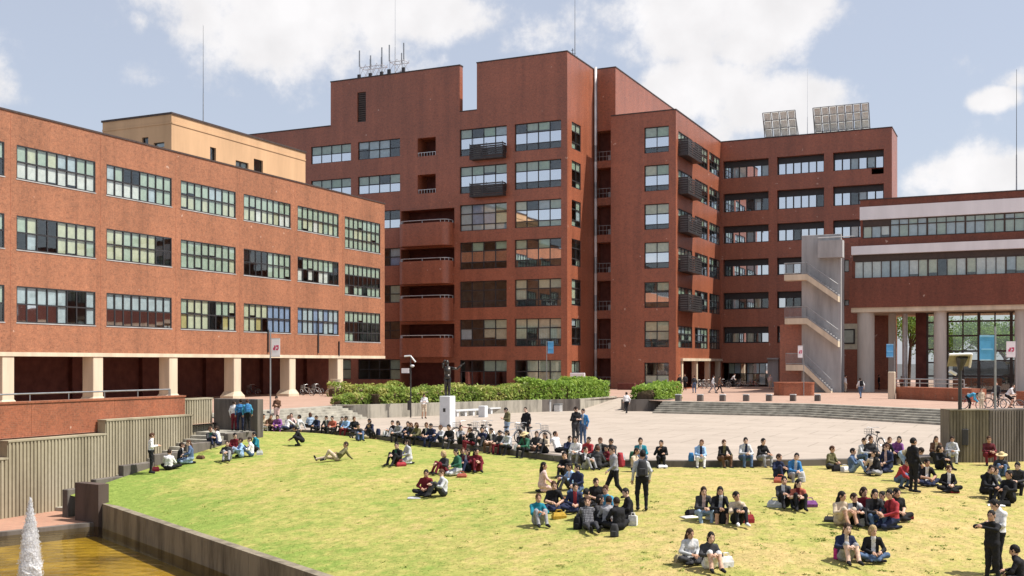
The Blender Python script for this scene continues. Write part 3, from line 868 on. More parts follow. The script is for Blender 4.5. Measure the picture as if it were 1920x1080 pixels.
# ---------------- orange classroom block on the left
XL = -59.4; ROOF = 19.25
A = Plane('x', XL)
lb = empty('classroom_building', (XL, 70, 0))
tag(lb, 'long orange brick classroom block over a cream arcade, in full sun', 'building')
bays = [(43.05, 49.7), (50.63, 57.3), (58.32, 64.92), (65.91, 72.45), (73.47, 79.96), (80.98, 87.5), (88.55, 94.95)]
rows = [(17.2, 15.0), (12.6, 10.38), (8.0, 5.63)]
rows6 = [(17.15, 14.1), (12.58, 9.6), (8.0, 5.06)]
bays = [(b[0] - 7.58 * k, b[1] - 7.58 * k) for k in (2, 1) for b in bays[:1]] + bays
ops = []
for i, (a, b) in enumerate(bays):
    for (t, bt) in (rows6 if i == len(bays) - 1 else rows): ops.append((a, b, bt, t))
mb = MB(); wall_mesh(mb, A, 20, 95.8, 3.69, ROOF, ops, .25)
P = lambda x, y, z: (x, y, z)
quad(mb, (XL, 95.8, 3.45), (-88, 95.8, 3.45), (-88, 95.8, ROOF), (XL, 95.8, ROOF))
quad(mb, (-88, 20, 3.45), (XL, 20, 3.45), (XL, 20, ROOF), (-88, 20, ROOF))
quad(mb, (-88, 95.8, 0), (-88, 20, 0), (-88, 20, ROOF), (-88, 95.8, ROOF))
mb.build('wall', 'brick_orange', lb)
mb = MB(); mb.box(-87.9, XL - .3, 20.1, 95.7, ROOF - .8, ROOF - .5); rf = mb.build('roof', 'roof_membrane', lb)
mb = MB(); mb.box(XL - .35, XL + .05, 19.9, 95.9, ROOF, ROOF + .12); mb.box(-88.1, -87.7, 19.9, 95.9, ROOF, ROOF + .12); mb.box(-87.7, XL - .35, 95.5, 95.9, ROOF, ROOF + .12)
mb.build('coping', 'coping', lb)
mb = MB(); A.box(mb, 20, 95.82, 3.42, 3.688, -.06, 1.1); mb.build('arcade_beam', 'cream_concrete', lb)
mb = MB(); mb.box(-66, XL - 1.1, 20, 95.78, 3.44, 3.68); mb.build('arcade_ceiling', 'cream_concrete', lb)
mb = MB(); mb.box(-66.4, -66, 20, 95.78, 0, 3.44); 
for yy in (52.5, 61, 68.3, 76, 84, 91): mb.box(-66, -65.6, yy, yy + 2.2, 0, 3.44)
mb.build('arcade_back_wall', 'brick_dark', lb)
for k in range(10):
    y0 = 57.1 + 7.56 * (k - 4) if k < 9 else 94.9
    if y0 > 94: y0 = 94.88
    if k == 9: continue
    mb = MB(); mb.cham(XL - 1.05, XL, y0, y0 + .92, .6, 3.418, .03)
    # flared foot
    x0, x1, ya, yb = XL - 1.05, XL, y0, y0 + .92
    q0 = [(x0 - .15, ya - .3), (x1 + .15, ya - .3), (x1 + .15, yb + .3), (x0 - .15, yb + .3)]
    q1 = [(x0, ya), (x1, ya), (x1, yb), (x0, yb)]
    mb.add([(x, y, 0) for x, y in q0] + [(x, y, .22) for x, y in q0] + [(x, y, .6) for x, y in q1],
           [(0, 1, 5, 4), (1, 2, 6, 5), (2, 3, 7, 6), (3, 0, 4, 7), (4, 5, 9, 8), (5, 6, 10, 9), (6, 7, 11, 10), (7, 4, 8, 11)])
    mb.build('column', 'cream_concrete', lb)
for px, y0, y1 in ((501, 618, 661), (595, 597, 662), (634, 640, 667)):
    u = A.u(px); mb = MB(); A.box(mb, u, u + .12, A.z(px, y1), A.z(px, y0), -.12, -.02); mb.build('downpipe', 'metal_dark', lb)
KL = {0: [['dddddddd'] * 2] * 3, 1: [['dddddddd'] * 2] * 3, 2: [['ddddddgg', 'dddddddd']] * 3,
      3: [['gygybbgg', 'wwwwwwww'], ['gyddyyyy', 'dbddyyyg'], ['bbbbbddb', 'mmmmbddb']],  # the all-white row imitates sky mirrored in the glass
      4: [['bgddgggg', 'wwwwgbgg'], ['yyggyydd', 'yygyyydd'], ['bbbbbbbb', 'mmmmmmmm']],  # first four white panes continue that painted sky reflection
      5: [['ggggbbgg', 'yygyggyy'], ['gggggggg', 'gggggggy'], ['gyyydggy', 'oyyyddoy']],
      6: [['gggggggg', 'yywyyyww'], ['ddddgggg', 'ddddgggg'], ['yyyyuuuu', 'yyoduuuu']],
      7: [['gggggggg', 'gyywygyg'], ['dggggggd', 'wdwdwwdd'], ['ubbububb', 'ubbuubbu']],
      8: [['gggggggg', 'ggyygygg', 'gggggggg'], ['gggggggg', 'dddddddd', 'gdggdggg'], ['gggggggg', 'dddddddd', 'ggdddddd']]}
for i, (a, b) in enumerate(bays):
    if i < 2: 
        for (t, bt) in rows: window(lb, A, a, b, t, bt, 4, [(t + bt) / 2], ['dddd', 'dddd'], .18)
        continue
    for r, (t, bt) in enumerate(rows6 if i == len(bays) - 1 else rows):
        sp = [t - 1.05, t - 2.05] if i == len(bays) - 1 else [(t + bt) / 2 + .02]
        window(lb, A, a, b, t, bt, 8, sp, KL[i][r], .04, fr=.075, mull=.085)
for i, (a, b) in enumerate(bays):
    for (t, bt) in (rows6 if i == len(bays) - 1 else rows):
        mb = MB(); A.box(mb, a - .04, b + .04, bt - .07, bt - .002, -.03, .2); mb.build('sill', 'grey_concrete', lb)
for k in range(9):
    yj = 50.15 + 7.6 * (k - 2)
    if 20 < yj < 95: mb = MB(); A.box(mb, yj, yj + .035, 3.72, 19.2, -.004, .02); mb.build('movement_joint', 'brick_parapet', lb)
# arcade furniture: planter pots and low wall seen between the columns
for px in (541, 629):
    p = atz(px, 742, 0); r = empty('stone_urn', p)
    mb = MB(); mb.tube(p + Vector((0, 0, .0)), p + Vector((0, 0, .95)), .42, .38, 14); mb.tube(p + Vector((0, 0, .95)), p + Vector((0, 0, 1.5)), .34, .5, 14); mb.build('pot', 'cream_concrete', r)
    tag(r, 'tall cream stone urn in the arcade, %s' % ('left one' if px < 600 else 'right one near the hedge'), 'urn')

# cream rooftop penthouse
ph = empty('rooftop_penthouse', (-66, 72.1, 18.4))
tag(ph, 'cream rendered penthouse on the classroom block roof', 'penthouse')
C = Plane('x', -66.0); D = Plane('y', 72.1)
co = []
for px0, px1, y0, y1 in ((394, 405, 275, 303), (476, 493, 297, 326), (442, 466, 300, 320)): co.append((C.u(px0), C.u(px1), C.z(px0, y1), C.z(px0, y0)))
do = []
for px0, px1, y0, y1 in ((266, 278, 258, 271), (288, 308, 268, 278)): do.append((D.u(px0), D.u(px1), D.z(px0, y1), D.z(px0, y0)))
mb = MB(); wall_mesh(mb, C, 72.1, 91.3, 18.7, 24.25, co, .3); wall_mesh(mb, D, -73.9, -66, 18.7, 24.25, do, .3)
quad(mb, (-66, 91.3, 18.7), (-73.9, 91.3, 18.7), (-73.9, 91.3, 24.25), (-66, 91.3, 24.25)); quad(mb, (-73.9, 91.3, 18.7), (-73.9, 72.1, 18.7), (-73.9, 72.1, 24.25), (-73.9, 91.3, 24.25))
mb.build('wall', 'cream_render', ph)
MB().box(-74, -65.92, 72.02, 91.4, 24.25, 24.42).build('coping', 'coping', ph)
MB().box(-73.8, -66.1, 72.2, 91.2, 24.0, 24.2).build('roof', 'roof_membrane', ph)
mb = MB(); C.box(mb, 72.0, 91.32, 23.45, 23.6, -.05, .02); D.box(mb, -73.9, -65.95, 23.45, 23.6, -.05, .02); mb.build('string_course', 'cream_render', ph)
for k, o_ in enumerate(co): window(ph, C, o_[0], o_[1], o_[3], o_[2], 2 if k == 2 else 1, [], ['bb' if k == 2 else 'd'], .2, room=1.5)
for k, o_ in enumerate(do): window(ph, D, o_[0], o_[1], o_[3], o_[2], 1, [], ['b' if k else 'd'], .2, room=1.5)
p = Vector(C.pt(C.u(575), C.z(575, 352), .3)); o = MB().cham(p.x - .6, p.x + .6, p.y - .6, p.y + .6, 18.4, 20.1, .3).build('roof_tank', 'white_panel'); tag(o, 'small white tank on the roof beside the cream penthouse', 'tank')

# ---------------- main red tower (several volumes)
YT, XT = 111.2, -45.5
Y2, X2 = 119.6, -42.9
Y3, X3 = 118.0, -35.2
Y4, X4 = 137.9, -14.4
H1, H2 = 31.85, 37.2
tw = empty('red_tower', (XT, YT, 0))
tag(tw, 'tall red brick tower block with stepped roofline at the centre', 'building')
T1, R1 = Plane('y', YT), Plane('x', XT)
T2, R2 = Plane('y', Y2), Plane('x', X2)
T3, R3 = Plane('y', Y3), Plane('x', X3)
T4, R4 = Plane('y', Y4), Plane('x', X4)
trow = [(29.8, 26.72), (25.5, 22.42), (21.12, 18.1), (16.8, 13.7), (12.33, 9.28), (7.93, 4.83), (3.3, .45)]
c1, c2 = (-79.56, -73.72), (-72.72, -66.83)
lg = (-64.44, -62.01)
c3, c4 = (-58.85, -52.87), (-51.87, -46.23)
ops = []
for (t, b) in trow: ops += [(c3[0], c3[1], b, t), (c4[0], c4[1], b, t)]
srow = [(29.55, 27.42), (25.38, 23.25), (21.1, 18.95), (16.6, 14.5), (12.2, 10.1), (7.9, 5.8), (3.4, 1.0)]
for (t, b) in srow: ops += [(c1[0], c1[1], b, t), (c2[0], c2[1], b, t)]
lrow = [(29.3, 27.15), (25.0, 22.8)]
for (t, b) in lrow: ops.append((lg[0], lg[1], b, t, 2.2))
brow = [(20.9, 18.5), (16.35, 14.1), (12.0, 9.8), (7.5, 5.2), (3.0, 0.02)]
bx0, bx1 = T1.u(752), T1.u(852)
for (t, b) in brow: ops.append((bx0, bx1, b, t, 2.0))
mb = MB()
wall_mesh(mb, T1, -95, XT, 0, H1, ops, .3)
# raised screen walls over the roof, 0.7 m thick, with the notch between them
xn0, xn1, xs = T1.u(862), T1.u(894), T1.u(620)
slot = (T1.u(670), T1.u(686), 31.86, 35.55)
wall_mesh(mb, T1, xs, xn0, H1, H2, [(slot[0], slot[1], slot[2] + .1, slot[3], .5)], .5)
quad(mb, (xn0, YT, H1), (xn0, YT + .75, H1), (xn0, YT + .75, H2), (xn0, YT, H2)); quad(mb, (xn0, YT + .75, H1), (xs, YT + .75, H1), (xs, YT + .75, H2), (xn0, YT + .75, H2)); quad(mb, (xs, YT + .75, H1), (xs, YT, H1), (xs, YT, H2), (xs, YT + .75, H2))
mb.box(-76.5, -67, YT + .76, YT + 8, H1 - .4, H2 - .3)
wall_mesh(mb, T1, xn1, XT, H1, H2, [], .3)
quad(mb, (xn1, YT, H1), (xn1, YT, H2), (xn1, Y2, H2), (xn1, Y2, H1))
# lit right flank
wr = (R1.u(1072), R1.u(1089))
ro = [(wr[0], wr[1], b + .1, t) for (t, b) in trow[:6]] + [(wr[0], wr[1], .6, 3.2)]
wall_mesh(mb, R1, YT, Y2, 0, H2, ro, .25)
# slot with the pipe, then the set-back wall
rec = [(XT + .05, X2 - .02, b - .2, t - .4 + .6, 1.6) for (t, b) in trow]
wall_mesh(mb, T2, XT, X2, 0, H2, rec, 1.6)
wall_mesh(mb, R2, Y2, 150, H1 - 2, H2, [], .3)
mb.add([(xn1, Y2, H1), (xn1, 150, H1), (xn1, 150, H2), (xn1, Y2, H2)], [(0, 3, 2, 1)])
# lower right volume
t3 = (-38.89, -36.02)
H3 = 31.2
wall_mesh(mb, T3, X2, X3, 0, H3, [(t3[0], t3[1], b - .1, t - .25) for (t, b) in trow[:6]] + [(t3[0], t3[1], .5, 3.0)], .3)
quad(mb, (X2, Y2 + .001, 0), (X2, Y3, 0), (X2, Y3, H3), (X2, Y2 + .001, H3))
r3 = [(R3.u(1272), R3.u(1298)), (R3.u(1303), R3.u(1327)), (R3.u(1330), 137.4)]
ro3 = []
for (a, b_) in r3:
    for (t, b) in trow[:6]: ro3.append((a, b_, b - .15, t - .75))
ro3.append((120.0, 137.2, 0.02, 3.2, 3.0))
wall_mesh(mb, R3, Y3, Y4, 0, H3, ro3, .25)
t4 = [(-34.89, -29.12), (-28.06, -22.33), (-21.25, -15.33)]
row4 = [(28.74, 26.5), (24.58, 22.2), (20.43, 18.2), (16.14, 14.0), (11.91, 9.8), (7.56, 5.5)]
o4 = [(a, b_, b, t, .75) for (a, b_) in t4 for (t, b) in row4] + [(-35.1, -28.0, .02, 3.0, 1.2), (-26.6, -15.4, .02, 3.0, 1.2)]
o4.append((T4.u(1634), T4.u(1657), 25.75, 26.49, .5))
wall_mesh(mb, T4, X3, X4, 0, H3, o4, .6)
wall_mesh(mb, R4, Y4, 144, 0, H3, [], .3)
# backs
quad(mb, (-95, 150, 0), (-95, YT, 0), (-95, YT, H1), (-95, 150, H1)); quad(mb, (X4, 144, 0), (X3, 144, 0), (X3, 144, H3), (X4, 144, H3)); quad(mb, (X3, 150, 0), (X2, 150, 0), (X2, 150, H3), (X3, 150, H3)); quad(mb, (X2, 150, 0), (-95, 150, 0), (-95, 150, H2), (X2, 150, H2))
quad(mb, (X3, 144, 0), (X3, 150, 0), (X3, 150, H3), (X3, 144, H3))
mb.build('wall', 'brick_red', tw)
mb = MB()
mb.box(-94.9, xn1 - .01, YT + .8, 149.9, H1 - .7, H1 - .5); mb.box(xn1 + .01, XT - .1, YT + .1, Y2, H2 - .6, H2 - .4); mb.box(xn1 + .01, X2 - .1, Y2 + .1, 149.9, H2 - .6, H2 - .4)
mb.box(X2 + .01, X3 - .1, Y3 + .1, 149.8, H3 - .6, H3 - .4); mb.box(X3 - .09, X4 - .1, Y4 + .1, 143.9, H3 - .6, H3 - .4)
mb.build('roof', 'roof_membrane', tw)
mb = MB()
mb.box(-95, xs, YT - .05, YT + .35, H1, H1 + .13); mb.box(xs - .05, xn0 + .05, YT - .05, YT + .8, H2, H2 + .13); mb.box(xn0, xn1, YT - .04, YT + .35, H1, H1 + .1)
mb.box(xn1 - .05, XT + .05, YT - .05, YT + .35, H2, H2 + .13); mb.box(XT - .35, XT + .05, YT + .35, Y2 - .05, H2, H2 + .13); mb.box(XT + .05, X2 + .05, Y2 - .05, Y2 + .35, H2, H2 + .13)
mb.box(X2 - .35, X2 + .05, Y2 + .35, 150, H2, H2 + .13); mb.box(X2, X3 + .05, Y3 - .05, Y3 + .35, H3, H3 + .13); mb.box(X3 - .35, X3 + .05, Y3 + .35, Y4 - .05, H3, H3 + .13)
mb.box(X3 + .05, X4 + .05, Y4 - .05, Y4 + .35, H3, H3 + .13); mb.box(X4 - .35, X4 + .05, Y4 + .35, 144, H3, H3 + .13)
mb.build('coping', 'coping', tw)
mb = MB(); 
for k in range(14): T1.box(mb, slot[0] + .02, slot[1] - .02, slot[2] + .12 + k * .258, slot[2] + .3 + k * .258, .15, .4)
T1.box(mb, slot[0], slot[1], slot[2] + .1, slot[3], .45, .49); mb.build('louvre', 'frame_brown', tw)
# windows of the front
KT = [(['gdGb', 'mmmm', 'dddd'], ['dgGd', 'mmmm', 'dddd']), (['gGgg', 'mmmm', 'dddd'], ['ggGd', 'mmmm', 'dddd']), (['bubg', 'buuy', 'bbbb'], ['ydbg', 'mmmm', 'ddgg']),
      (['dGdG', 'mmmm', 'dddd'], ['GdGd', 'mmmm', 'dddd']), (['dddd', 'dddd', 'dddd'], ['yddg' if False else 'ydyg', 'cddd', 'dddd']), (['ddgy', 'bdcc', 'dddd'], ['yycc', 'ydcg', 'dddd']), (['ddgg', 'mmmm'], ['dggg', 'dccg'])]
for r, (t, b) in enumerate(trow):
    for j, c in enumerate((c3, c4)):
        sp = [t - 1.06, t - 2.3] if r < 6 else [t - 1.3]
        window(tw, T1, c[0], c[1], t, b, 4, sp, KT[r][j], .22, fr=.085, mull=.1)
KS = [('gggg', 'mmmm'), ('ggGg', 'mmmm'), ('dddd', 'mmmm'), ('uddu', 'bddb'), ('gddg', 'gddg'), ('dddd', 'dddd'), ('gggg', 'yyyy')]
KS2 = [('bbbd', 'dbbd'), ('ggdg', 'mmmm'), ('dddd', 'mmmm'), ('dddb', 'dddu'), ('dddg', 'dddg'), ('dddd', 'dddd'), ('dddg', 'dddy')]
for r, (t, b) in enumerate(srow):
    window(tw, T1, c1[0], c1[1], t, b, 4, [(t + b) / 2], KS[r], .18, fr=.08, mull=.09)
    window(tw, T1, c2[0], c2[1], t, b, 4, [(t + b) / 2], KS2[r], .18, fr=.08, mull=.09)
# loggias: dark recess, door, rail
for (t, b) in lrow:
    lo = MB()
    T1.box(lo, lg[0], lg[1], b, t, 2.18, 2.2); w_ = lo.build('loggia', 'brick_dark', tw)
    mb = MB(); T1.box(mb, lg[1] - .9, lg[1] - .1, b, t - .3, 2.05, 2.17); mb.build('door', 'blind_b', w_)
    mb = MB(); T1.box(mb, lg[0], lg[1], b + .42, b + .47, .08, .13)
    for k in range(7): T1.box(mb, lg[0] + .1 + k * .37, lg[0] + .14 + k * .37, b, b + .42, .09, .12)
    mb.build('rail', 'metal_light', w_)
# projecting brick balconies
for k, (t, b) in enumerate(brow[:4]):
    zt = b + .65; zb = zt - 2.62 if k < 3 else zt - 2.2
    n = 8; r_ = .9; x0, x1 = bx0 + .3, bx1 - .1; y1, y0 = YT - .01, YT - 1.5
    pts = [(x0, y1)] + [(x0 + r_ - r_ * math.cos(q * math.pi / 2 / n), y0 + r_ - r_ * math.sin(q * math.pi / 2 / n)) for q in range(n + 1)] + [(x1 - r_ + r_ * math.sin(q * math.pi / 2 / n), y0 + r_ - r_ * math.cos(q * math.pi / 2 / n)) for q in range(n + 1)] + [(x1, y1)]
    mb = MB(); mb.prism(pts, zb, zb + .35)
    inn = [(x0 + .2 + (p[0] - x0) * (x1 - x0 - .4) / (x1 - x0), y1 - (y1 - p[1]) * .86) for p in pts]
    m = len(pts)
    vs = [(x, y, z) for (x, y) in pts for z in (zb + .35, zt)] + [(x, y, z) for (x, y) in inn for z in (zb + .35, zt)]
    fs = []
    for i in range(m - 1):
        fs += [(2 * i, 2 * i + 2, 2 * i + 3, 2 * i + 1), (2 * m + 2 * i + 2, 2 * m + 2 * i, 2 * m + 2 * i + 1, 2 * m + 2 * i + 3), (2 * i + 1, 2 * i + 3, 2 * m + 2 * i + 3, 2 * m + 2 * i + 1)]
    mb.add(vs, fs); bal = mb.build('balcony', 'brick_red', tw)
    mb = MB(); mb.poly([((p[0] + q[0]) / 2, (p[1] + q[1]) / 2, zt + .3) for p, q in zip(pts, inn)], .045, 6)
    for p, q in list(zip(pts, inn))[1::3]: mb.tube(((p[0] + q[0]) / 2, (p[1] + q[1]) / 2, zt), ((p[0] + q[0]) / 2, (p[1] + q[1]) / 2, zt + .3), .03, n=6)
    mb.tube(((x0 + x1) / 2, y0 + .1, zt), ((x0 + x1) / 2, y0 + .1, zt + .3), .03, n=6)
    mb.build('rail', 'metal_light', bal)
mb = MB()
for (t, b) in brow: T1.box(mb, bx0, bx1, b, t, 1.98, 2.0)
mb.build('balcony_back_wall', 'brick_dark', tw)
# dark plant balconies under the top windows
def crate(pl, u0, u1, z0, z1, out):
    mb = MB()
    pl.box(mb, u0, u1, z0, z0 + .08, -out, .0)
    for a, b, c, d in ((u0, u1, -out, -out + .04), (u0, u0 + .04, -out, 0), (u1 - .04, u1, -out, 0)):
        n = 7
        for k in range(n): pl.box(mb, a, b, z0 + .1 + (z1 - z0 - .1) * k / n, z0 + .1 + (z1 - z0 - .1) * (k + .72) / n, c, d)
    for u in (u0, (u0 + u1) / 2, u1 - .05): pl.box(mb, u, u + .05, z0, z1 + .04, -out - .02, -out + .03)
    g = mb.build('metal_balcony', 'metal_dark', tw)
    mb = MB(); pl.box(mb, u0 + .4, u0 + 1.3, z0 + .1, z1 - .2, -out + .15, -.1); mb.build('air_conditioner', 'metal_grey', g)
for (y0, y1) in ((272, 301), (345, 371)): crate(T1, T1.u(887), T1.u(949), T1.z(900, y1), T1.z(900, y0), .9)
for (t, b) in trow[:5]: crate(R3, R3.u(1272), R3.u(1299), b - .45, b + 1.5, 1.1)
# right flank windows
for r, (t, b) in enumerate(trow[:6]): window(tw, R1, wr[0], wr[1], t, b + .1, 2, [t - 1.0, t - 2.2], [['gg', 'dd', 'gd'], ['Gg', 'dd', 'dg'], ['dg', 'db', 'gd'], ['dd', 'dd', 'dg'], ['gd', 'yd', 'gd'], ['bg', 'dd', 'dd']][r], .07, fr=.09)
window(tw, R1, wr[0], wr[1], 3.2, .6, 2, [1.9], ['gg', 'dd'], .16, fr=.09)
for r, (t, b) in enumerate(trow[:6]): window(tw, T3, t3[0], t3[1], t - .25, b - .1, 2, [t - 1.4, t - 2.55], [['gG', 'mm', 'dd'], ['yG', 'mm', 'dd'], ['yy', 'mm', 'dd'], ['yy', 'mm', 'dd'], ['dy', 'mm', 'dd'], ['yy', 'cc', 'dd']][r], .22, fr=.085)
window(tw, T3, t3[0], t3[1], 3.0, .5, 2, [1.6], ['dd', 'gg'], .22, fr=.085)
for r, (t, b) in enumerate(trow[:6]):
    for j, (a, b_) in enumerate(r3):
        ks = ''.join(random.choice('ggbGd') for _ in range(4)), ''.join(random.choice('dddgd') for _ in range(4)), ''.join(random.choice('dgdd') for _ in range(4))
        window(tw, R3, a, b_, t - .75, b - .15, 4, [t - 1.65, t - 2.4], ks, .07, fr=.09, mull=.1)
for r, (t, b) in enumerate(row4):
    for j, (a, b_) in enumerate(t4):
        ks = ''.join(random.choice('bbmdmwm' if r < 4 else 'ddbcmd') for _ in range(6))  # pale 'b' and 'w' backings here imitate the sky's reflection
        ks = ''.join('m' if (ch in 'bw' and random.random() < .5) else ch for ch in ks)
        window(tw, T4, a + .05, b_ - .05, t - .72, b + .04, 6, [], [ks], .6, fr=.1, mull=.16, room=2)
for (a, b_) in t4:
    for (t, b) in row4:
        mb = MB(); T4.box(mb, a, b_, t - .715, t, .68, .74); mb.build('lintel_panel', 'frame_dark', tw)
# recess balconies beside the pipe
mb = MB()
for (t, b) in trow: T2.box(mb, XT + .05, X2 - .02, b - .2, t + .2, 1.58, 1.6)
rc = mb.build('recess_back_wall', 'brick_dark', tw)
for (t, b) in trow:
    mb = MB(); T2.box(mb, XT + .05, X2 - .05, b + .85, b + .9, .1, .15); T2.box(mb, XT + .05, X2 - .05, b + .3, b + .34, .1, .15)
    for k in range(6): T2.box(mb, XT + .1 + k * .45, XT + .13 + k * .45, b - .2, b + .85, .11, .14)
    mb.build('rail', 'metal_grey', rc)
    p = T2.pt(X2 - .75, b + .2, .75); mb = MB(); mb.cham(p[0] - .4, p[0] + .4, p[1] - .18, p[1] + .18, b - .19, b + .5, .04); mb.build('air_conditioner', 'metal_grey', rc)
mb = MB(); mb.tube((XT + .22, Y2 - .22, 0), (XT + .22, Y2 - .22, H2 + .25), .17, n=12)
pp = mb.build('downpipe', 'pipe_pale', tw, smooth=True)
mb = MB()
for (t, b) in trow: mb.tube((XT + .22, Y2 - .22, b - .3), (XT + .22, Y2 - .22, b + 1.6), .185, n=12)
mb.build('pipe_sleeve', 'metal_grey', pp)
# ground floor: arcade columns under the flank, entrance canopy, lit bulletin windows
for yy in (120.2, 126.3, 132.0, 137.0): MB().cham(X3 - .55, X3 + .05, yy, yy + .55, 0, 3.2, .02).build('column', 'cream_concrete', tw)
mb = MB(); mb.box(X3 - .1, X3 + .25, 119.9, 137.85, 3.2, 3.5); mb.build('canopy', 'cream_concrete', tw)
mb = MB(); mb.box(X3 - 3.0, X3 - 2.95, 120, 137.2, 0, 3.2); mb.build('arcade_back_wall', 'brick_dark', tw)
window(tw, T4, -34.4, -28.1, 2.95, .15, 8, [1.6], ['gbmbbbmb', 'dddbdbdb'], .8, room=2)
window(tw, T4, -26.6, -15.4, 2.95, .15, 8, [1.6], ['dddddddd', 'dddddddd'], .8, room=2)
MB().cham(T4.u(1441), T4.u(1460), Y4 - .5, Y4 - .05, 0, 3.4, .03).build('column', 'grey_concrete', tw)
mb = MB(); mb.box(T4.u(1441), T4.u(1462), Y4 - 1.0, Y4 - .01, 3.4, 3.6); mb.build('canopy', 'grey_concrete', tw)

# ---------------- rooftop things
def mast(px, ytop, ybase, Y, lab, r=.05, pale=False):
    r0 = pixdir(px, ybase); d = Y / r0.y; rt = pixdir(px, ytop)
    b = Vector((r0.x * d, Y, CAM_H + r0.z * d - .8)); t = Vector((b.x, Y, CAM_H + rt.z * d))
    e = empty('lightning_mast', b)
    m_ = b.lerp(t, .35)
    MB().tube(b, m_, r, r * .8, 8).build('pole', 'metal_light' if pale else 'metal_grey', e)
    MB().tube(m_, t, r * .5, r * .25, 6).build('tip', 'metal_light' if pale else 'metal_dark', e)
    MB().cham(b.x - .2, b.x + .2, b.y - .2, b.y + .2, b.z - .9, b.z + .1, .03).build('base', 'metal_grey', e)
    tag(e, lab, 'mast')
mast(381, 47, 228, 82.5, 'thin dark mast on the cream penthouse')
mast(741, -20, 135, 116, 'thin pale mast among the phone antennas on the tower roof', .07, True)
mast(1078, -30, 102, 114, 'tall thin mast at the highest corner of the tower roof', .06)
mast(1514, 130, 255, 141, 'thin pale mast between the two solar arrays', .05, True)
mast(1906, 130, 362, 122, 'thin mast on the roof of the building with white bands at right', .07)
def antennas(px0, px1, py, Y, lab, n):
    r0 = pixdir((px0 + px1) / 2, py); d = Y / r0.y
    b = Vector((r0.x * d, Y, H2 - .3)); e = empty('phone_antenna_rack', b)
    x0 = pixdir(px0, py); x1 = pixdir(px1, py); xa = x0.x / x0.y * Y; xb = x1.x / x1.y * Y
    mb = MB()
    for k in range(n):
        x = xa + (xb - xa) * k / (n - 1); y = Y + (k % 2) * 1.2
        mb.tube((x, y, b.z), (x, y, b.z + 3.0), .05, n=6)
    for z in (b.z + 1.0, b.z + 2.6): mb.tube((xa, Y, z), (xb, Y, z), .04, n=6); mb.tube((xa, Y + 1.2, z), (xb, Y + 1.2, z), .04, n=6); mb.tube((xa, Y, z), (xa, Y + 1.2, z), .04, n=6); mb.tube((xb, Y, z), (xb, Y + 1.2, z), .04, n=6)
    for k in range(n - 1):
        xx0 = xa + (xb - xa) * k / (n - 1); xx1 = xa + (xb - xa) * (k + 1) / (n - 1)
        for yy in (Y, Y + 1.2):
            mb.tube((xx0, yy, b.z + .3), (xx1, yy, b.z + 1.6), .025, n=5); mb.tube((xx1, yy, b.z + .3), (xx0, yy, b.z + 1.6), .025, n=5); mb.tube((xx0, yy, b.z + 1.6), (xx1, yy, b.z + 2.9), .025, n=5); mb.tube((xx1, yy, b.z + 1.6), (xx0, yy, b.z + 2.9), .025, n=5)
    mb.build('frame', 'metal_light', e)
    for k in range(n):
        x = xa + (xb - xa) * k / (n - 1); y = Y - .12 + (k % 2) * 1.2
        MB().cham(x - .07, x + .07, y - .06, y + .06, b.z + 2.7, b.z + (4.7 if k in (0, n - 1) else 3.9), .02).build('antenna', 'metal_grey', e)
        MB().cham(x - .2, x + .2, y - .2, y + .05, b.z + .8, b.z + 1.7, .02).build('radio_box', 'metal_light' if k % 2 else 'metal_dark', e)
    tag(e, lab, 'antenna')
antennas(675, 717, 120, 114.3, 'wider rack of phone antennas, left one on the tower roof', 5)
antennas(731, 758, 120, 113.8, 'narrower rack of phone antennas, right one on the tower roof', 3)
p = Vector(T1.pt(T1.u(794), H2, 1.5)); o = MB().cham(p.x - .9, p.x + .9, p.y - .5, p.y + .5, H1, H2 + .45, .08).build('roof_vent', 'frame_brown'); tag(o, 'small dark vent on the tower roof near the notch', 'vent')
p = Vector((-47.0, 116.5, H2 - .4)); e = empty('roof_aerial', p)
mb = MB(); mb.tube(p, p + Vector((0, 0, 2.3)), .04); mb.build('pole', 'metal_dark', e)
for k in range(3): MB().tube(p + Vector((-.6 + .2 * k, 0, 1.3 + .4 * k)), p + Vector((.6 - .2 * k, 0, 1.3 + .4 * k)), .025, n=6).build('element', 'metal_dark', e)
tag(e, 'small aerial with cross bars on the highest tower roof', 'aerial')
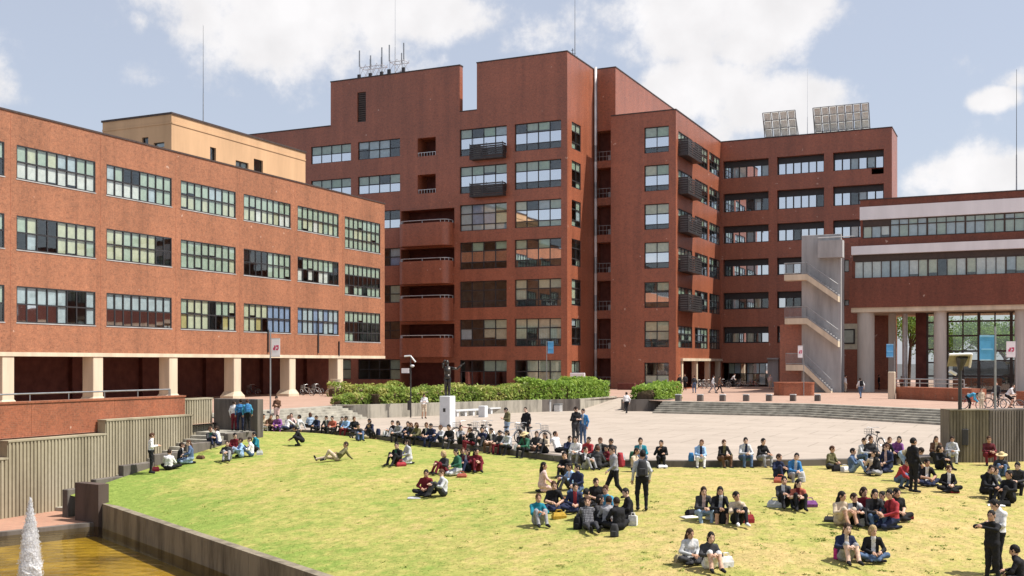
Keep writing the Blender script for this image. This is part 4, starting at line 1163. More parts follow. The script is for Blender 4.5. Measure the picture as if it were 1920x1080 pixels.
def solar(px0, px1, ytop0, ytop1, ybase, Y, cols, rws, lab):
    """array seen from behind: leans away from us, panels on a pale frame"""
    e0 = pixdir(px0, ybase); e1 = pixdir(px1, ybase)
    xa, xb = e0.x / e0.y * Y, e1.x / e1.y * Y
    zb = H3 - .3; d = Y * (1 / pixdir((px0 + px1) / 2, 0).y)
    zt = CAM_H + (HORIZON - (ytop0 + ytop1) / 2) / FPX * d
    e = empty('solar_array', ((xa + xb) / 2, Y, zb))
    lean = -(zt - zb) * .45
    P = lambda u, v, off=0: Vector((xa + (xb - xa) * u - .25 * (1 - u) * 0, Y + lean * v + off, zb + .2 + (zt - zb - .2) * v))
    mb = MB()
    for i in range(cols + 1): mb.tube(P(i / cols, 0, -.12), P(i / cols, 1, -.12), .07, n=6)
    for j in range(rws + 1): mb.tube(P(0, j / rws, -.1), P(1, j / rws, -.1), .055, n=6)
    for i in range(0, cols + 1, 2): mb.tube(P(i / cols, .75, .02), P(i / cols, 0, 1.5), .06, n=6)
    mb.build('frame', 'metal_grey', e)
    for i in range(cols):
        for j in range(rws):
            q = [P((i + .12) / cols, (j + .07) / rws), P((i + .88) / cols, (j + .07) / rws), P((i + .88) / cols, (j + .93) / rws), P((i + .12) / cols, (j + .93) / rws)]
            o2 = [v + Vector((0, .06, .03)) for v in q]
            MB().add(q + o2, [(0, 1, 2, 3), (7, 6, 5, 4), (0, 4, 5, 1), (1, 5, 6, 2), (2, 6, 7, 3), (3, 7, 4, 0)]).build('panel', 'solar_back', e)
    tag(e, lab, 'solar panels')
solar(1436, 1496, 217, 213, 262, 142.0, 4, 4, 'smaller solar array, left of the thin mast on the right wing roof')
solar(1529, 1632, 208, 199, 252, 141.2, 7, 4, 'wider solar array at the right end of the wing roof')

# ---------------- concrete fire stair
fs_ = empty('fire_stair', (-18.6, 113, 0))
tag(fs_, 'pale grey concrete outdoor stair tower with zigzag flights', 'stair tower')
YS = 113.0; S = Plane('y', YS)
xa, xb = S.u(1503), S.u(1577)
MB().cham(xa, xb, YS, YS + .45, 0, S.z(1540, 440), .02).build('core_wall', 'grey_concrete', fs_)
MB().cham(xa + .2, xb - .2, YS + 3.2, YS + 3.6, 0, S.z(1540, 470), .02).build('back_wall', 'grey_concrete', fs_)
MB().box(S.u(1460), xa - .01, YS + .6, YS + 4.2, 0, S.z(1480, 608)).build('brick_base', 'brick_red', fs_)
def flight(lx0, lx1, ltop, rx1, rz_px):
    """landing at left, flight down to the right, solid slab edge with bar railing"""
    zl = S.z(lx0, ltop); x0, x1, x2 = S.u(lx0), S.u(lx1), S.u(rx1); zr = S.z(rx1, rz_px); out = -1.35
    mb = MB()
    yA, yB = YS - 1.3, YS - .004
    pts = [(x0, zl), (x1, zl), (x2, zr), (x2, zr - .58), (x1 - .05, zl - .58), (x0, zl - .58)]
    n = len(pts)
    mb.add([(x, yA, z) for x, z in pts] + [(x, yB, z) for x, z in pts], [(0, 1, 4, 5), (1, 2, 3, 4), (11, 10, 7, 6), (10, 9, 8, 7)] + [(i, i + n, (i + 1) % n + n, (i + 1) % n) for i in range(n)])
    f = mb.build('flight', 'cream_concrete', fs_)
    ns = 12
    for k in range(ns):
        xx = x1 + (x2 - x1) * k / ns; zz = zl + (zr - zl) * k / ns
        MB().box(xx, xx + (x2 - x1) / ns, yA + .06, yB - .03, zz - .2, zz + .02).build('step', 'grey_concrete', f)
    mb = MB(); rail = 1.15
    line = [(x0, zl), (x1, zl), (x2, zr)]
    for h in (rail, .12): mb.poly([(x, yA + .05, z + h) for x, z in line], .04, 6)
    for (ax, az), (bx, bz) in zip(line[:-1], line[1:]):
        m = max(2, int(abs(bx - ax) / .11))
        for k in range(m + 1):
            q = k / m; mb.tube((ax + (bx - ax) * q, yA + .05, az + (bz - az) * q), (ax + (bx - ax) * q, yA + .05, az + (bz - az) * q + rail), .02, n=4)
    mb.poly([(x0, yA + .05, zl + rail), (x0, yB, zl + rail)], .04, 6)
    mb.build('railing', 'metal_grey', f)
flight(1475, 1517, 517, 1575, 556)
flight(1476, 1517, 598, 1575, 640)
flight(1478, 1512, 684, 1562, 733)
mb = MB(); z0, z1 = S.z(1560, 478), S.z(1560, 447); x0, x1 = S.u(1537), S.u(1583)
mb.box(x0, x1, YS - 1.2, YS - .002, z0 - .35, z0); mb.box(x0, x1, YS - 1.2, YS - 1.08, z0, z1 - .3); mb.box(x1 - .12, x1, YS - 1.08, YS - .002, z0, z1 - .3); mb.box(x0, x0 + .12, YS - 1.08, YS - .002, z0, z1 - .3)
g = mb.build('balcony', 'grey_concrete', fs_)
MB().poly([(x0, YS - 1.14, z1), (x1, YS - 1.14, z1), (x1 + 1.2, YS - 1.14, z1)], .04, 6).build('rail', 'metal_light', g)
# brick link and green room behind the stair, joining the wing
lk = empty('link_building', (-14, 128, 0)); tag(lk, 'low dark brick link with a bright window behind the stair', 'building')
LP = Plane('y', 127.5)
l0, l1 = LP.u(1570), LP.u(1612)
mb = MB()
lo_ = [(LP.u(1578), LP.u(1603), LP.z(1590, 645), LP.z(1590, 617)), (LP.u(1574), LP.u(1592), LP.z(1590, 510), LP.z(1590, 487)), (LP.u(1574), LP.u(1592), LP.z(1590, 573), LP.z(1590, 562))]
wall_mesh(mb, LP, l0 - 2, l1 + 3, 0, 16.5, lo_, .3); mb.box(l0 - 2, l1 + 3, 127.9, 135, 0, 16.5); mb.build('wall', 'brick_red', lk)
mb = MB(); LP.box(mb, l0 - .5, LP.u(1616), LP.z(1590, 655), LP.z(1590, 607), -.05, -.01); mb.build('pale_panel', 'blind_y', lk).hide_render = False
for o_ in lo_[1:]: window(lk, LP, o_[0], o_[1], o_[3], o_[2], 2, [], ['ww'], .15, room=.35)
mb = MB(); LP.box(mb, lo_[0][0], lo_[0][1], lo_[0][2], lo_[0][3], -.12, -.06); wn_ = mb.build('window', 'frame_dark', lk)
mb = MB(); LP.box(mb, lo_[0][0] + .15, lo_[0][1] - .15, lo_[0][2] + .15, lo_[0][3] - .15, -.15, -.125); mb.build('pane', 'blind_g', wn_)

# ---------------- right building with white bands over concrete columns
YR = 116.5
rb = empty('banded_building', (-8, YR, 0))
tag(rb, 'low brown brick building with two white bands raised on concrete columns', 'building')
U = Plane('y', YR)
XR = 16.0
def band(name, mat, u0, z0, z1, y0, depth=14): 
    return MB().box(u0, XR, y0, y0 + depth, z0, z1).build(name, mat, rb)
xl1, xl2, xl3 = U.u(1612), U.u(1597), U.u(1594)
band('roof_parapet', 'brick_brown', xl1, 18.95, 19.65, YR + .25)
MB().box(xl1 - .06, XR, YR + .19, YR + .6, 19.65, 19.76).build('coping', 'coping', rb)
band('white_band', 'white_panel', xl1, 17.62, 18.948, YR)
band('spandrel', 'brick_brown', xl1 - .15, 14.92, 15.72, YR + .15)
band('white_band', 'white_panel', xl2, 14.05, 14.918, YR - .35)
band('lintel', 'frame_brown', xl2 + .1, 13.42, 14.048, YR + .2)
band('spandrel', 'brick_brown', xl3, 8.62, 11.62, YR - .55, 16)
band('soffit_beam', 'cream_concrete', xl3 + .15, 8.15, 8.618, YR - .4, 2.2)
MB().box(xl3 + .3, XR, YR + 1.9, 132, 8.25, 8.6).build('soffit', 'cream_concrete', rb)
u = U.u(1617); 
for k in range(7):
    n = 3 if k == 0 else 4
    w_ = .885 * n
    if k == 0: window(rb, Plane('y', YR + .3), u, u + w_, 17.0, 15.74, 3, [], ['ybw'], .1, 'frame_brown', fr=.09, room=3)
    else: window(rb, Plane('y', YR + .3), u, u + w_, 17.6, 15.74, 4, [17.0], [''.join(random.choice('gbgb') for _ in range(4)), ''.join(random.choice('ggbgb') for _ in range(4))], .1, 'frame_brown', fr=.09, room=3)
    u += w_
mb = MB(); mb.box(U.u(1617), U.u(1617) + .885 * 3, YR + .32, YR + .6, 17.0, 17.615); mb.build('lintel', 'frame_brown', rb)
u = U.u(1601)
for k in range(7):
    ks = ''.join(random.choice('ywbdwwy') for _ in range(4))
    window(rb, Plane('y', YR + .1), u, u + 3.56, 13.4, 11.63, 4, [], [ks], .1, 'frame_brown', fr=.08, room=3)
    u += 3.56
MB().box(xl2 + .02, xl2 + .3, YR + .1, YR + 13, 11.6, 13.42).build('end_wall', 'brick_brown', rb); MB().box(xl1 + .02, xl1 + .25, YR + .3, YR + 13, 15.7, 17.62).build('end_wall', 'brick_brown', rb)
for px in (1622, 1762, 1915):
    x = U.u(px); mb = MB()
    rr_ = .85 if px < 1700 else .6; mb.tube((x, YR + .6, 0), (x, YR + .6, 8.16), rr_, rr_, 24)
    mb.build('column', 'column_concrete', rb, smooth=False)
    x2_ = x + 2.1
    if px < 1700:
        MB().cham(x2_ - .35, x2_ + .35, YR + 5.0, YR + 5.8, 0, 8.24, .05).build('column', 'column_concrete', rb)
        MB().tube((x2_ + 1.1, YR + 7, 0), (x2_ + 1.1, YR + 7, 8.24), .28, n=14).build('column', 'metal_light', rb)
        MB().cham(x2_ + 2.0, x2_ + 3.0, YR + 9, YR + 12.5, 0, 8.24, .05).build('column', 'brick_orange', rb)
# glazed hall below: frame of posts and transoms with panes, the garden showing through
GP = Plane('y', YR + 6.0)
gx0, gx1 = GP.u(1776), 14.0
def glazed(u0, u1, z0, z1, nc, zsp):
    mb = MB(); us = [u0 + (u1 - u0) * i / nc for i in range(nc + 1)]; zs = [z0] + zsp + [z1]
    for i, u in enumerate(us): w_ = .3 if i % 2 == 0 else .14; GP.box(mb, u - w_ / 2, u + w_ / 2, z0, z1, -.08, .08)
    for z in zs: GP.box(mb, u0, u1, z - .09, z + .09, -.07, .07)
    wv = mb.build('glazed_wall', 'frame_brown', rb); base = rb.location
    for i in range(nc):
        for z_a, z_b in zip(zs[:-1], zs[1:]):
            me = unit_box('pane', us[i + 1] - us[i] - .1, .012, z_b - z_a - .1, 'glass')
            o = bpy.data.objects.new('pane', me); o.location = Vector(GP.pt((us[i] + us[i + 1]) / 2, (z_a + z_b) / 2, 0)) - base; link(o, wv)
glazed(gx0, gx1, .05, 8.2, 14, [1.6, 3.2, 4.2, 5.8, 7.3])
glazed(GP.u(1738), GP.u(1752), .05, 8.2, 1, [1.6, 3.0, 4.4, 5.8, 7.2])
MB().box(GP.u(1717), GP.u(1737), YR + 5.8, YR + 6.3, 0, 8.24).build('brick_pier', 'brick_dark', rb)
for z in (6.2, 3.7): 
    pass
MB().box(gx0 + .5, gx1, YR + 6.6, YR + 6.9, .0, 3.1).build('hall_counter', 'frame_brown', rb)
MB().box(-19, 20, YR + 2, 134, -.02, .03).build('hall_floor', 'terrace_brick', rb)

# ================================================================== planters, hedges, trees
def leaves(name, n, sampler, size, mat, seed=1, flat=.35):
    rnd = random.Random(seed); vs, fs = [], []
    for _ in range(n):
        p, nrm = sampler(rnd)
        s = size * rnd.uniform(.55, 1.35)
        d = Vector((rnd.gauss(0, 1), rnd.gauss(0, 1), rnd.gauss(0, 1))).normalized()
        nn = (Vector(nrm) * .8 + d).normalized()
        u = nn.orthogonal().normalized(); u.rotate(Matrix.Rotation(rnd.uniform(0, 6.28), 3, nn)); w = nn.cross(u)
        b = len(vs); P = Vector(p)
        vs += [P - u * s, P + w * s * .5, P + u * s, P - w * s * .5 + nn * s * .25]
        fs.append((b, b + 1, b + 2, b + 3))
    return mesh(name, vs, fs, mat)
def hedge(line, width, h, n, mat, lab, z0=0.05, size=.13, seed=1, lump=.3):
    """a clipped but shaggy hedge following a ground line"""
    L = [Vector(p) for p in line]; e = empty('hedge', (L[0].x, L[0].y, z0))
    segs = [(a, b, (b - a).length) for a, b in zip(L[:-1], L[1:])]; T = sum(s[2] for s in segs)
    rr = random.Random(seed); ph = [rr.uniform(0, 6.28) for _ in range(6)]
    def hh(t): return h * (1 + lump * .5 * (math.sin(t * .9 + ph[0]) * .5 + math.sin(t * 2.3 + ph[1]) * .35 + math.sin(t * 5.1 + ph[2]) * .25))
    def at(t):
        for a, b, l in segs:
            if t <= l: d = (b - a).normalized(); return a + d * t, d
            t -= l
        return b, d
    mbv = []
    cs = []
    k = max(2, int(T / .8))
    for i in range(k + 1):
        t = T * i / k; p, d = at(min(t, T - 1e-3)); n_ = Vector((d.y, -d.x)); H = hh(t) * .8 - .14; w = width / 2 - .22
        if i in (0, k): w *= .7; H *= .85
        for s, z in ((-1, 0), (-1, .8), (-.6, 1), (.6, 1), (1, .8), (1, 0)):
            q = p + n_ * (w * s); mbv.append((q.x, q.y, z0 + max(.05, H * z)))
    fs = [(6 * i + j, 6 * i + 6 + j, 6 * i + 7 + j, 6 * i + j + 1) for i in range(k) for j in range(5)] + [(0, 1, 2, 3, 4, 5), tuple(6 * k + 5 - j for j in range(6))]
    MB().add(mbv, fs).build('dark_core', 'soil', e)  # solid dark core added inside the leaves, no twigs modelled
    def samp(r):
        t = r.uniform(0, T); p, d = at(t); n_ = Vector((d.y, -d.x)); H = hh(t)
        if r.random() < .45: s = r.uniform(-1, 1); z = H * r.uniform(.86, 1.02) + abs(r.gauss(0, .07)); nr = (0, 0, 1)
        else: s = r.choice((-1, 1)) * r.uniform(.85, 1.06); z = H * r.uniform(.02, 1); nr = (n_.x * s, n_.y * s, .2)
        q = p + n_ * (width / 2 * s); return (q.x, q.y, z0 + z), nr
    me = leaves('foliage', n, samp, size, mat, seed)
    me.transform(Matrix.Translation(-e.location)); o = bpy.data.objects.new('foliage', me); link(o, e)
    return tag(e, lab, 'hedge', 'hedges in the concrete planters')
def planter(name, poly, z0, z1, mat, lab, parts=None):
    """retaining planter: cast wall panels round a soil bed"""
    e = empty(name, (poly[0][0], poly[0][1], z0)); P = [Vector(p) for p in poly]; n = len(P)
    for i in range(n):
        a, b = P[i], P[(i + 1) % n]; ln = (b - a).length; d = (b - a).normalized(); nr = Vector((d.y, -d.x)); k = max(1, round(ln / 4))
        for j in range(k):
            s, q = a + d * (ln * j / k + .006), a + d * (ln * (j + 1) / k - .006)
            pts = [s + nr * .0, q + nr * .0, q - nr * .28, s - nr * .28]
            m = mat
            if parts and i in parts: m = parts[i]
            MB().prism([(v.x, v.y) for v in reversed(pts)], z0, z1).build('wall_panel', m, e)
    me = polygon_mesh('soil', [tuple(p) for p in poly], z1 - .08, 'soil'); me.transform(Matrix.Translation(-e.location)); o = bpy.data.objects.new('soil', me); link(o, e)
    return tag(e, lab, 'planter')
PL1 = [(-43.3, 63.0), (-41.2, 64.2), (-34.2, 78.4), (-32.2, 81.4), (-31.9, 89.3), (-34.0, 89.3), (-36.0, 82.0), (-43.4, 66.5)]
planter('planter', PL1, ZP - .05, .10, 'planter_concrete', 'long stained concrete planter below the wide green hedge', {2: 'dark_concrete'})
hedge([(-42.0, 66.0), (-38.5, 73.2), (-35.7, 78.7)], 1.9, 1.1, 7000, 'leaf_hedge_yellow', 'ragged yellowish hedge behind the lamp post and statue', .02, .14, 3, .4)
hedge([(-35.9, 78.2), (-34.2, 81.6), (-33.3, 88.6)], 2.0, 1.45, 7000, 'leaf_hedge', 'lush bright green hedge in front of the tower entrance', .02, .14, 4, .45)
PL2 = [(-28.9, 82.0), (-27.0, 83.0), (-25.6, 84.2), (-26.4, 89.0), (-28.7, 89.4)]
planter('planter', PL2, ZP - .05, .08, 'dark_concrete', 'short dark concrete planter right of the ramp')
hedge([(-27.6, 83.6), (-26.9, 88.4)], 2.2, 1.1, 3600, 'leaf_hedge', 'small rounded green hedge right of the ramp', .02, .13, 5, .45)
hedge([(-43.6, 63.9), (-42.6, 66.2)], 1.3, .65, 1100, 'leaf_hedge_yellow', 'low dry tufts at the left tip of the long planter', .02, .12, 6, .6)
hedge([(-55.5, 80.5), (-52.0, 86.5)], 1.6, 1.0, 1600, 'leaf_hedge_yellow', 'dull green bush at the last arcade column', 0, .14, 8, .5)

def tree(x, y, h, r, lab, seed, n=4200, mat='leaf_tree'):
    e = empty('tree', (x, y, 0)); rr = random.Random(seed)
    mb = MB(); p = Vector((x, y, -.1)); zt = h * .38
    q = Vector((x + rr.uniform(-.3, .3), y + rr.uniform(-.3, .3), zt)); mb.tube(p, q, .26, .17, 9)
    tips = []
    for k in range(7):
        a = rr.uniform(0, 6.28); el = rr.uniform(.5, 1.2); l = h * rr.uniform(.25, .42)
        t = q + Vector((math.cos(a) * math.cos(el), math.sin(a) * math.cos(el), math.sin(el))) * l; mb.tube(q, t, .12, .04, 6); tips.append(t)
        for _ in range(2):
            a2 = rr.uniform(0, 6.28); t2 = q.lerp(t, .6) + Vector((math.cos(a2), math.sin(a2), .7)) * l * .4; mb.tube(q.lerp(t, .6), t2, .05, .02, 5); tips.append(t2)
    mb.build('trunk', 'bark', e)
    cl = [(t + Vector((rr.gauss(0, .5), rr.gauss(0, .5), rr.gauss(0, .4))), rr.uniform(.5, 1.0) * r * .42) for t in tips for _ in range(2)]
    def samp(g):
        c, R = g.choice(cl); d = Vector((g.gauss(0, 1), g.gauss(0, 1), g.gauss(0, 1))).normalized(); return c + d * R * g.random() ** .4, d
    me = leaves('crown', n, samp, .16, mat, seed); me.transform(Matrix.Translation(-e.location)); o = bpy.data.objects.new('crown', me); link(o, e)
    tag(e, lab, 'tree', 'trees seen under the right building')
tl = ['tall leafy tree seen through the gap beside the leftmost round column', 'round green tree filling the left of the glazed hall', 'bright green tree behind the glazed hall beside the blue banner', 'pale green tree behind the white banner and right column', 'small tree standing behind the dark brick pier', 'far tree at the right picture edge behind the glazed hall']
for i, (px, Y, h, r) in enumerate(((1703, 146, 13, 4.2), (1795, 150, 9.5, 4.2), (1838, 158, 10.5, 4.6), (1880, 151, 9, 4.0), (1735, 160, 10, 4.2), (1925, 156, 11, 4.5))):
    d = pixdir(px, 700); tree(d.x / d.y * Y, Y, h, r, tl[i], 20 + i)

# potted shrub by the first column
p = atz(1603, 722, 0); e = empty('potted_shrub', p)
MB().tube(p, p + Vector((0, 0, .5)), .28, .34, 12).build('pot', 'metal_dark', e)
me = leaves('foliage', 500, lambda g: ((p.x + g.gauss(0, .28), p.y + g.gauss(0, .28), .6 + abs(g.gauss(.7, .5))), (0, 0, 1)), .12, 'leaf_hedge', 9); me.transform(Matrix.Translation(-e.location)); o = bpy.data.objects.new('foliage', me); link(o, e)
tag(e, 'small potted green shrub left of the first round column', 'shrub')

# ================================================================== street furniture
# bollards along the top of the steps
bl = ['first bollard from the left, next to the small hedge', 'second bollard from the left along the step edge', 'third bollard from the left along the step edge', 'fourth bollard, the middle one along the step edge', 'third bollard from the right along the step edge', 'second bollard from the right, before the round brick planter', 'last bollard on the right along the step edge']
for i, px in enumerate((1272, 1313, 1355, 1399, 1442, 1487, 1533)):
    p = atz(px, 752.0, 0); p = p + Vector((0, .0, .0)); e = empty('bollard', p)
    mb = MB(); mb.cham(p.x - .22, p.x + .22, p.y - .22, p.y + .22, 0, .46, .05); mb.build('shaft', 'dark_concrete', e)
    mb = MB(); mb.cham(p.x - .235, p.x + .235, p.y - .235, p.y + .235, .46, .54, .03); mb.build('cap', 'grey_concrete', e)
    tag(e, 'squat grey concrete bollard, ' + bl[i], 'bollard', 'bollards along the top of the steps')

# statue on its pedestal
sp = atz(839, 800, ZP); e = empty('statue', sp)
mb = MB(); mb.cham(sp.x - .36, sp.x + .36, sp.y - .36, sp.y + .36, ZP, ZP + 1.85, .03); mb.build('pedestal', 'pedestal_stone', e)
mb = MB(); mb.box(sp.x - .1, sp.x + .06, sp.y - .372, sp.y - .362, ZP + .9, ZP + 1.12); mb.build('plaque', 'bronze', e)
zb = ZP + 1.85; Rv = Vector((RT[0], RT[1], 0)); Fv = Vector((FW[0], FW[1], 0))
def sv(r, f, z): return Vector((sp.x, sp.y, zb + z)) + Rv * r + Fv * f
mb = MB()
for s in (-1, 1): mb.tube(sv(.10 * s, 0, .0), sv(.11 * s, 0, .06), .07, .06, 10); mb.tube(sv(.10 * s, .02, .05), sv(.10 * s, 0, .62), .075, .1, 10); mb.tube(sv(.10 * s, 0, .6), sv(.09 * s, 0, 1.1), .1, .14, 10)
mb.tube(sv(0, 0, 1.02), sv(0, 0, 1.3), .2, .19, 12); mb.tube(sv(0, 0, 1.28), sv(0, 0, 1.68), .19, .24, 12); mb.ball(sv(0, 0, 1.68), (.24, .22, .12)); mb.tube(sv(0, 0, 1.7), sv(0, 0, 1.88), .075, .07, 8); mb.ball(sv(-.02, 0, 2.0), (.12, .13, .16))
for a, b, r0, r1 in ((( .22, 0, 1.68), (.58, -.1, 1.62), .085, .07), ((.58, -.1, 1.62), (.86, -.15, 1.86), .065, .05), ((.86, -.15, 1.86), (.97, -.16, 1.93), .045, .03), ((-.22, 0, 1.68), (-.26, -.05, 1.98), .085, .07), ((-.26, -.05, 1.98), (-.12, -.08, 2.16), .06, .05)): mb.tube(sv(*a), sv(*b), r0, r1, 9)
for k in range(4): mb.tube(sv(.95, -.19 + .02 * k, 1.92), sv(1.05, -.2 + .03 * k, 1.96 + .01 * k), .014, .008, 5)
mb.tube(sv(.98, -.16, 1.92), sv(1.0, -.16, 1.99), .015, .01, 5)
f_ = mb.build('figure', 'bronze', e, smooth=True)
tag(e, 'dark bronze statue of a figure with one arm stretched out on a pale pedestal', 'statue')

# lamp post with folded arm beside the planter
def lamp(px, py, lab):
    b = hit(px, py); e = empty('lamp_post', b); d = b.dot(Fv) / 1.0; u = d / FPX
    MB().tube(b, b + Vector((0, 0, 112 * u)), .055, .045, 10).build('pole', 'metal_dark', e)
    t = b + Vector((0, 0, 112 * u))
    MB().poly([t + Rv * (-12 * u) + Vector((0, 0, 3 * u)), t + Rv * (-.5 * u) + Vector((0, 0, 4 * u)), t + Rv * (9 * u) + Vector((0, 0, -8 * u))], .06, 8).build('arm', 'metal_light', e)
    MB().ball(t + Rv * (3 * u) + Vector((0, 0, -15 * u)), (.16, .16, .1)).build('lamp_head', 'metal_light', e)
    MB().cham(b.x - .22, b.x - .02, b.y - .1, b.y + .1, b.z + 14 * u, b.z + 32 * u, .02).build('control_box', 'metal_dark', e)
    mb = MB(); q = b + Vector((0, 0, 88 * u)) - Rv * (10 * u); mb.box(q.x - .3, q.x + .3, q.y - .02, q.y + .02, q.z - .17, q.z + .17); mb.build('sign', 'sign_white', e)
    tag(e, lab, 'lamp post')
lamp(770, 783, 'thin dark lamp post with folded white arm before the hedge')
# flood light mast on the right, by the concrete block
b = hit(1800, 862); e = empty('floodlight_mast', b); u = b.dot(Fv) / FPX
MB().tube(b, b + Vector((0, 0, 165 * u)), .085, .07, 10).build('pole', 'metal_dark', e)
t = b + Vector((0, 0, 165 * u))
def fl(r, z, f=0): return t + Rv * (r * u) + Vector((0, 0, z * u)) + Fv * f
q = [fl(-26, 26, -.35), fl(14, 27, -.35), fl(24, 4, .35), fl(-18, 4, .35)]
mb = MB(); mb.add([v for v in q] + [v + Vector((0, 0, .05)) for v in q], [(3, 2, 1, 0), (4, 5, 6, 7), (0, 1, 5, 4), (1, 2, 6, 5), (2, 3, 7, 6), (3, 0, 4, 7)]); mb.build('reflector', 'ribbed_concrete', e)
mb = MB(); mb.poly([fl(-27, 26, -.37), fl(14.5, 27, -.37), fl(25, 3, .35)], .05, 6); mb.build('rim', 'sign_white', e)
mb = MB(); mb.tube(fl(0, -2), fl(0, 22, -.2), .1, .25, 10); mb.build('lamp_socket', 'metal_dark', e)
MB().tube(fl(-20, -4), fl(-7, -11), .07, .07, 8).build('spotlight', 'sign_white', e)
MB().cham(b.x + .08, b.x + .32, b.y - .12, b.y + .12, b.z + 22 * u, b.z + 52 * u, .02).build('control_box', 'metal_dark', e)
tag(e, 'dark mast with a tilted square floodlight reflector before the concrete block', 'floodlight')

def banner(px, pyb, ptop, side, w, y0, y1, mat, lab, mark=None, thick=.04, stripes=False, zb=None):
    b = hit(px, pyb) if zb is None else atz(px, pyb, zb)
    e = empty('banner_pole', b); u = b.dot(Fv) / FPX
    MB().tube(b, b + Vector((0, 0, (pyb - ptop) * u)), thick, thick * .8, 8).build('pole', 'metal_grey', e)
    def P(r, py, f=0.0): return b + Rv * (r * u) + Vector((0, 0, (pyb - py) * u)) + Fv * f
    s0, s1 = (side * 2, side * (2 + w)) if side > 0 else (-(2 + w), -2)
    def plate(a0, a1, b0, b1, f0, f1, name, m, par):
        q = [P(a0, b1, f0), P(a1, b1, f0), P(a1, b0, f0), P(a0, b0, f0)]; q2 = [v + Fv * (f1 - f0) for v in q]
        return MB().add(q + q2, [(0, 1, 2, 3), (7, 6, 5, 4), (0, 4, 5, 1), (1, 5, 6, 2), (2, 6, 7, 3), (3, 7, 4, 0)]).build(name, m, par)
    c = plate(s0, s1, y0, y1, -.02, .02, 'cloth', mat, e)
    mb = MB(); mb.tube(P(0, y0 + 1), P(s1 if side > 0 else s0, y0 + 1), .025, n=6); mb.build('bracket', 'metal_grey', e); MB().tube(P(0, y1 - 1), P(s1 if side > 0 else s0, y1 - 1), .025, n=6).build('bracket', 'metal_grey', e)
    if mark == 'logo':
        h = y1 - y0; m0 = y0 + h * .36; m1 = y0 + h * .68
        for (a, b_, c0, c1, mm) in ((.2, .45, .45, .9, 'sign_red'), (.32, .5, .1, .55, 'sign_red'), (.55, .85, .05, .35, 'sign_red'), (.72, .85, .3, .7, 'sign_red'), (.55, .78, .62, .9, 'sign_red')):
            plate(s0 + (s1 - s0) * a, s0 + (s1 - s0) * b_, m0 + (m1 - m0) * c0, m0 + (m1 - m0) * c1, -.03, -.022, 'printed_mark', mm, c)
    if mark == 'line':
        h = y1 - y0; plate(s0 + w * .1, s1 - w * .1, y0 + h * .52, y0 + h * .58, -.03, -.022, 'printed_mark', 'sign_blue_pale', c)
        plate(s0, s1, y0, y0 + h * .08, -.03, -.022, 'printed_mark', 'sign_blue_pale', c)
    tag(e, lab, 'banner')
banner(507, 800, 622, 1, 16, 634, 669, 'sign_white', 'white banner with a red mark on a thin grey pole before the arcade', 'logo', .05)
banner(1025, 742, 640, 1, 11, 640, 663, 'sign_blue', 'small blue banner on a pole before the tower', 'line', zb=0)
banner(1507, 742, 645, -1, 9, 648, 671, 'sign_white', 'white banner with a red mark beside the stair tower', 'logo', zb=0)
banner(1677, 738, 640, -1, 13, 645, 670, 'sign_blue', 'middle-sized blue banner between the round columns', 'line', zb=0)
banner(1866, 862, 620, -1, 27, 636, 684, 'sign_blue', 'largest blue banner, on the pole before the concrete block', 'line', .05)
banner(1906, 752, 632, -1, 17, 640, 670, 'sign_white', 'white banner with a red mark at the rightmost column', 'logo', zb=0)

# benches before the planter
def bench(px0, px1, py, lab):
    a, b = atz(px0, py, ZP), atz(px1, py - (px1 - px0) * .06, ZP); e = empty('bench', a.lerp(b, .5)); d = (b - a).normalized(); n = Vector((-d.y, d.x, 0))
    def slab(p, q, w, z0, z1, name, m): 
        pts = [p - n * w, q - n * w, q + n * w, p + n * w]; MB().prism([(v.x, v.y) for v in pts], z0, z1).build(name, m, e)
    slab(a, b, .28, ZP + .36, ZP + .46, 'seat', 'pedestal_stone')
    L = (b - a).length; k = 4
    for i in range(k):
        p = a + d * (.15 + (L - .5) * i / (k - 1)); slab(p, p + d * .2, .22, ZP, ZP + .359, 'leg', 'pedestal_stone')
    tag(e, lab, 'bench')
bench(850, 903, 781, 'low white stone bench right of the statue')
bench(914, 962, 776, 'low white stone bench behind the person in khaki')
p = atz(906, 782, ZP); o = MB().cham(p.x - .26, p.x + .26, p.y - .26, p.y + .26, ZP, ZP + .8, .03).build('stone_block', 'pedestal_stone'); tag(o, 'white stone block between the two low benches', 'block')
for px, py, h, w, lab in ((1028, 771, .85, .3, 'taller pale litter bin against the dark planter end'), (1046, 771, .55, .28, 'shorter pale bin against the dark planter end')):
    p = atz(px, py, ZP) - Fv * .4; e = empty('litter_bin', (p.x, p.y, ZP)); MB().cham(p.x - w, p.x + w, p.y - w, p.y + w, ZP, ZP + h, .05).build('body', 'metal_light', e); MB().cham(p.x - w - .03, p.x + w + .03, p.y - w - .03, p.y + w + .03, ZP + h, ZP + h + .06, .02).build('lid', 'metal_grey', e); tag(e, lab, 'bin')
p = atz(1083, 735, 0); o = MB().cham(p.x - .8, p.x + .8, p.y - .1, p.y + .1, .35, 1.95, .03); o.box(p.x - .7, p.x - .6, p.y - .05, p.y + .05, 0, .36); o.box(p.x + .6, p.x + .7, p.y - .05, p.y + .05, 0, .36); o = o.build('notice_board', 'sign_white'); tag(o, 'pale blank notice board behind the hedge before the tower', 'notice board')
p = atz(987, 735, 0); o = MB().cham(p.x - .4, p.x + .4, p.y - .08, p.y + .08, .4, 1.5, .03); o.box(p.x - .05, p.x + .05, p.y - .05, p.y + .05, 0, .41); o = o.build('notice_board', 'sign_white'); tag(o, 'small white sign behind the hedge left of the blue banner', 'sign')
for i, px in enumerate((1167, 1180, 1192)):
    p = atz(px, 728, 0)
e = empty('brick_bench', atz(1175, 731, 0)); p = e.location
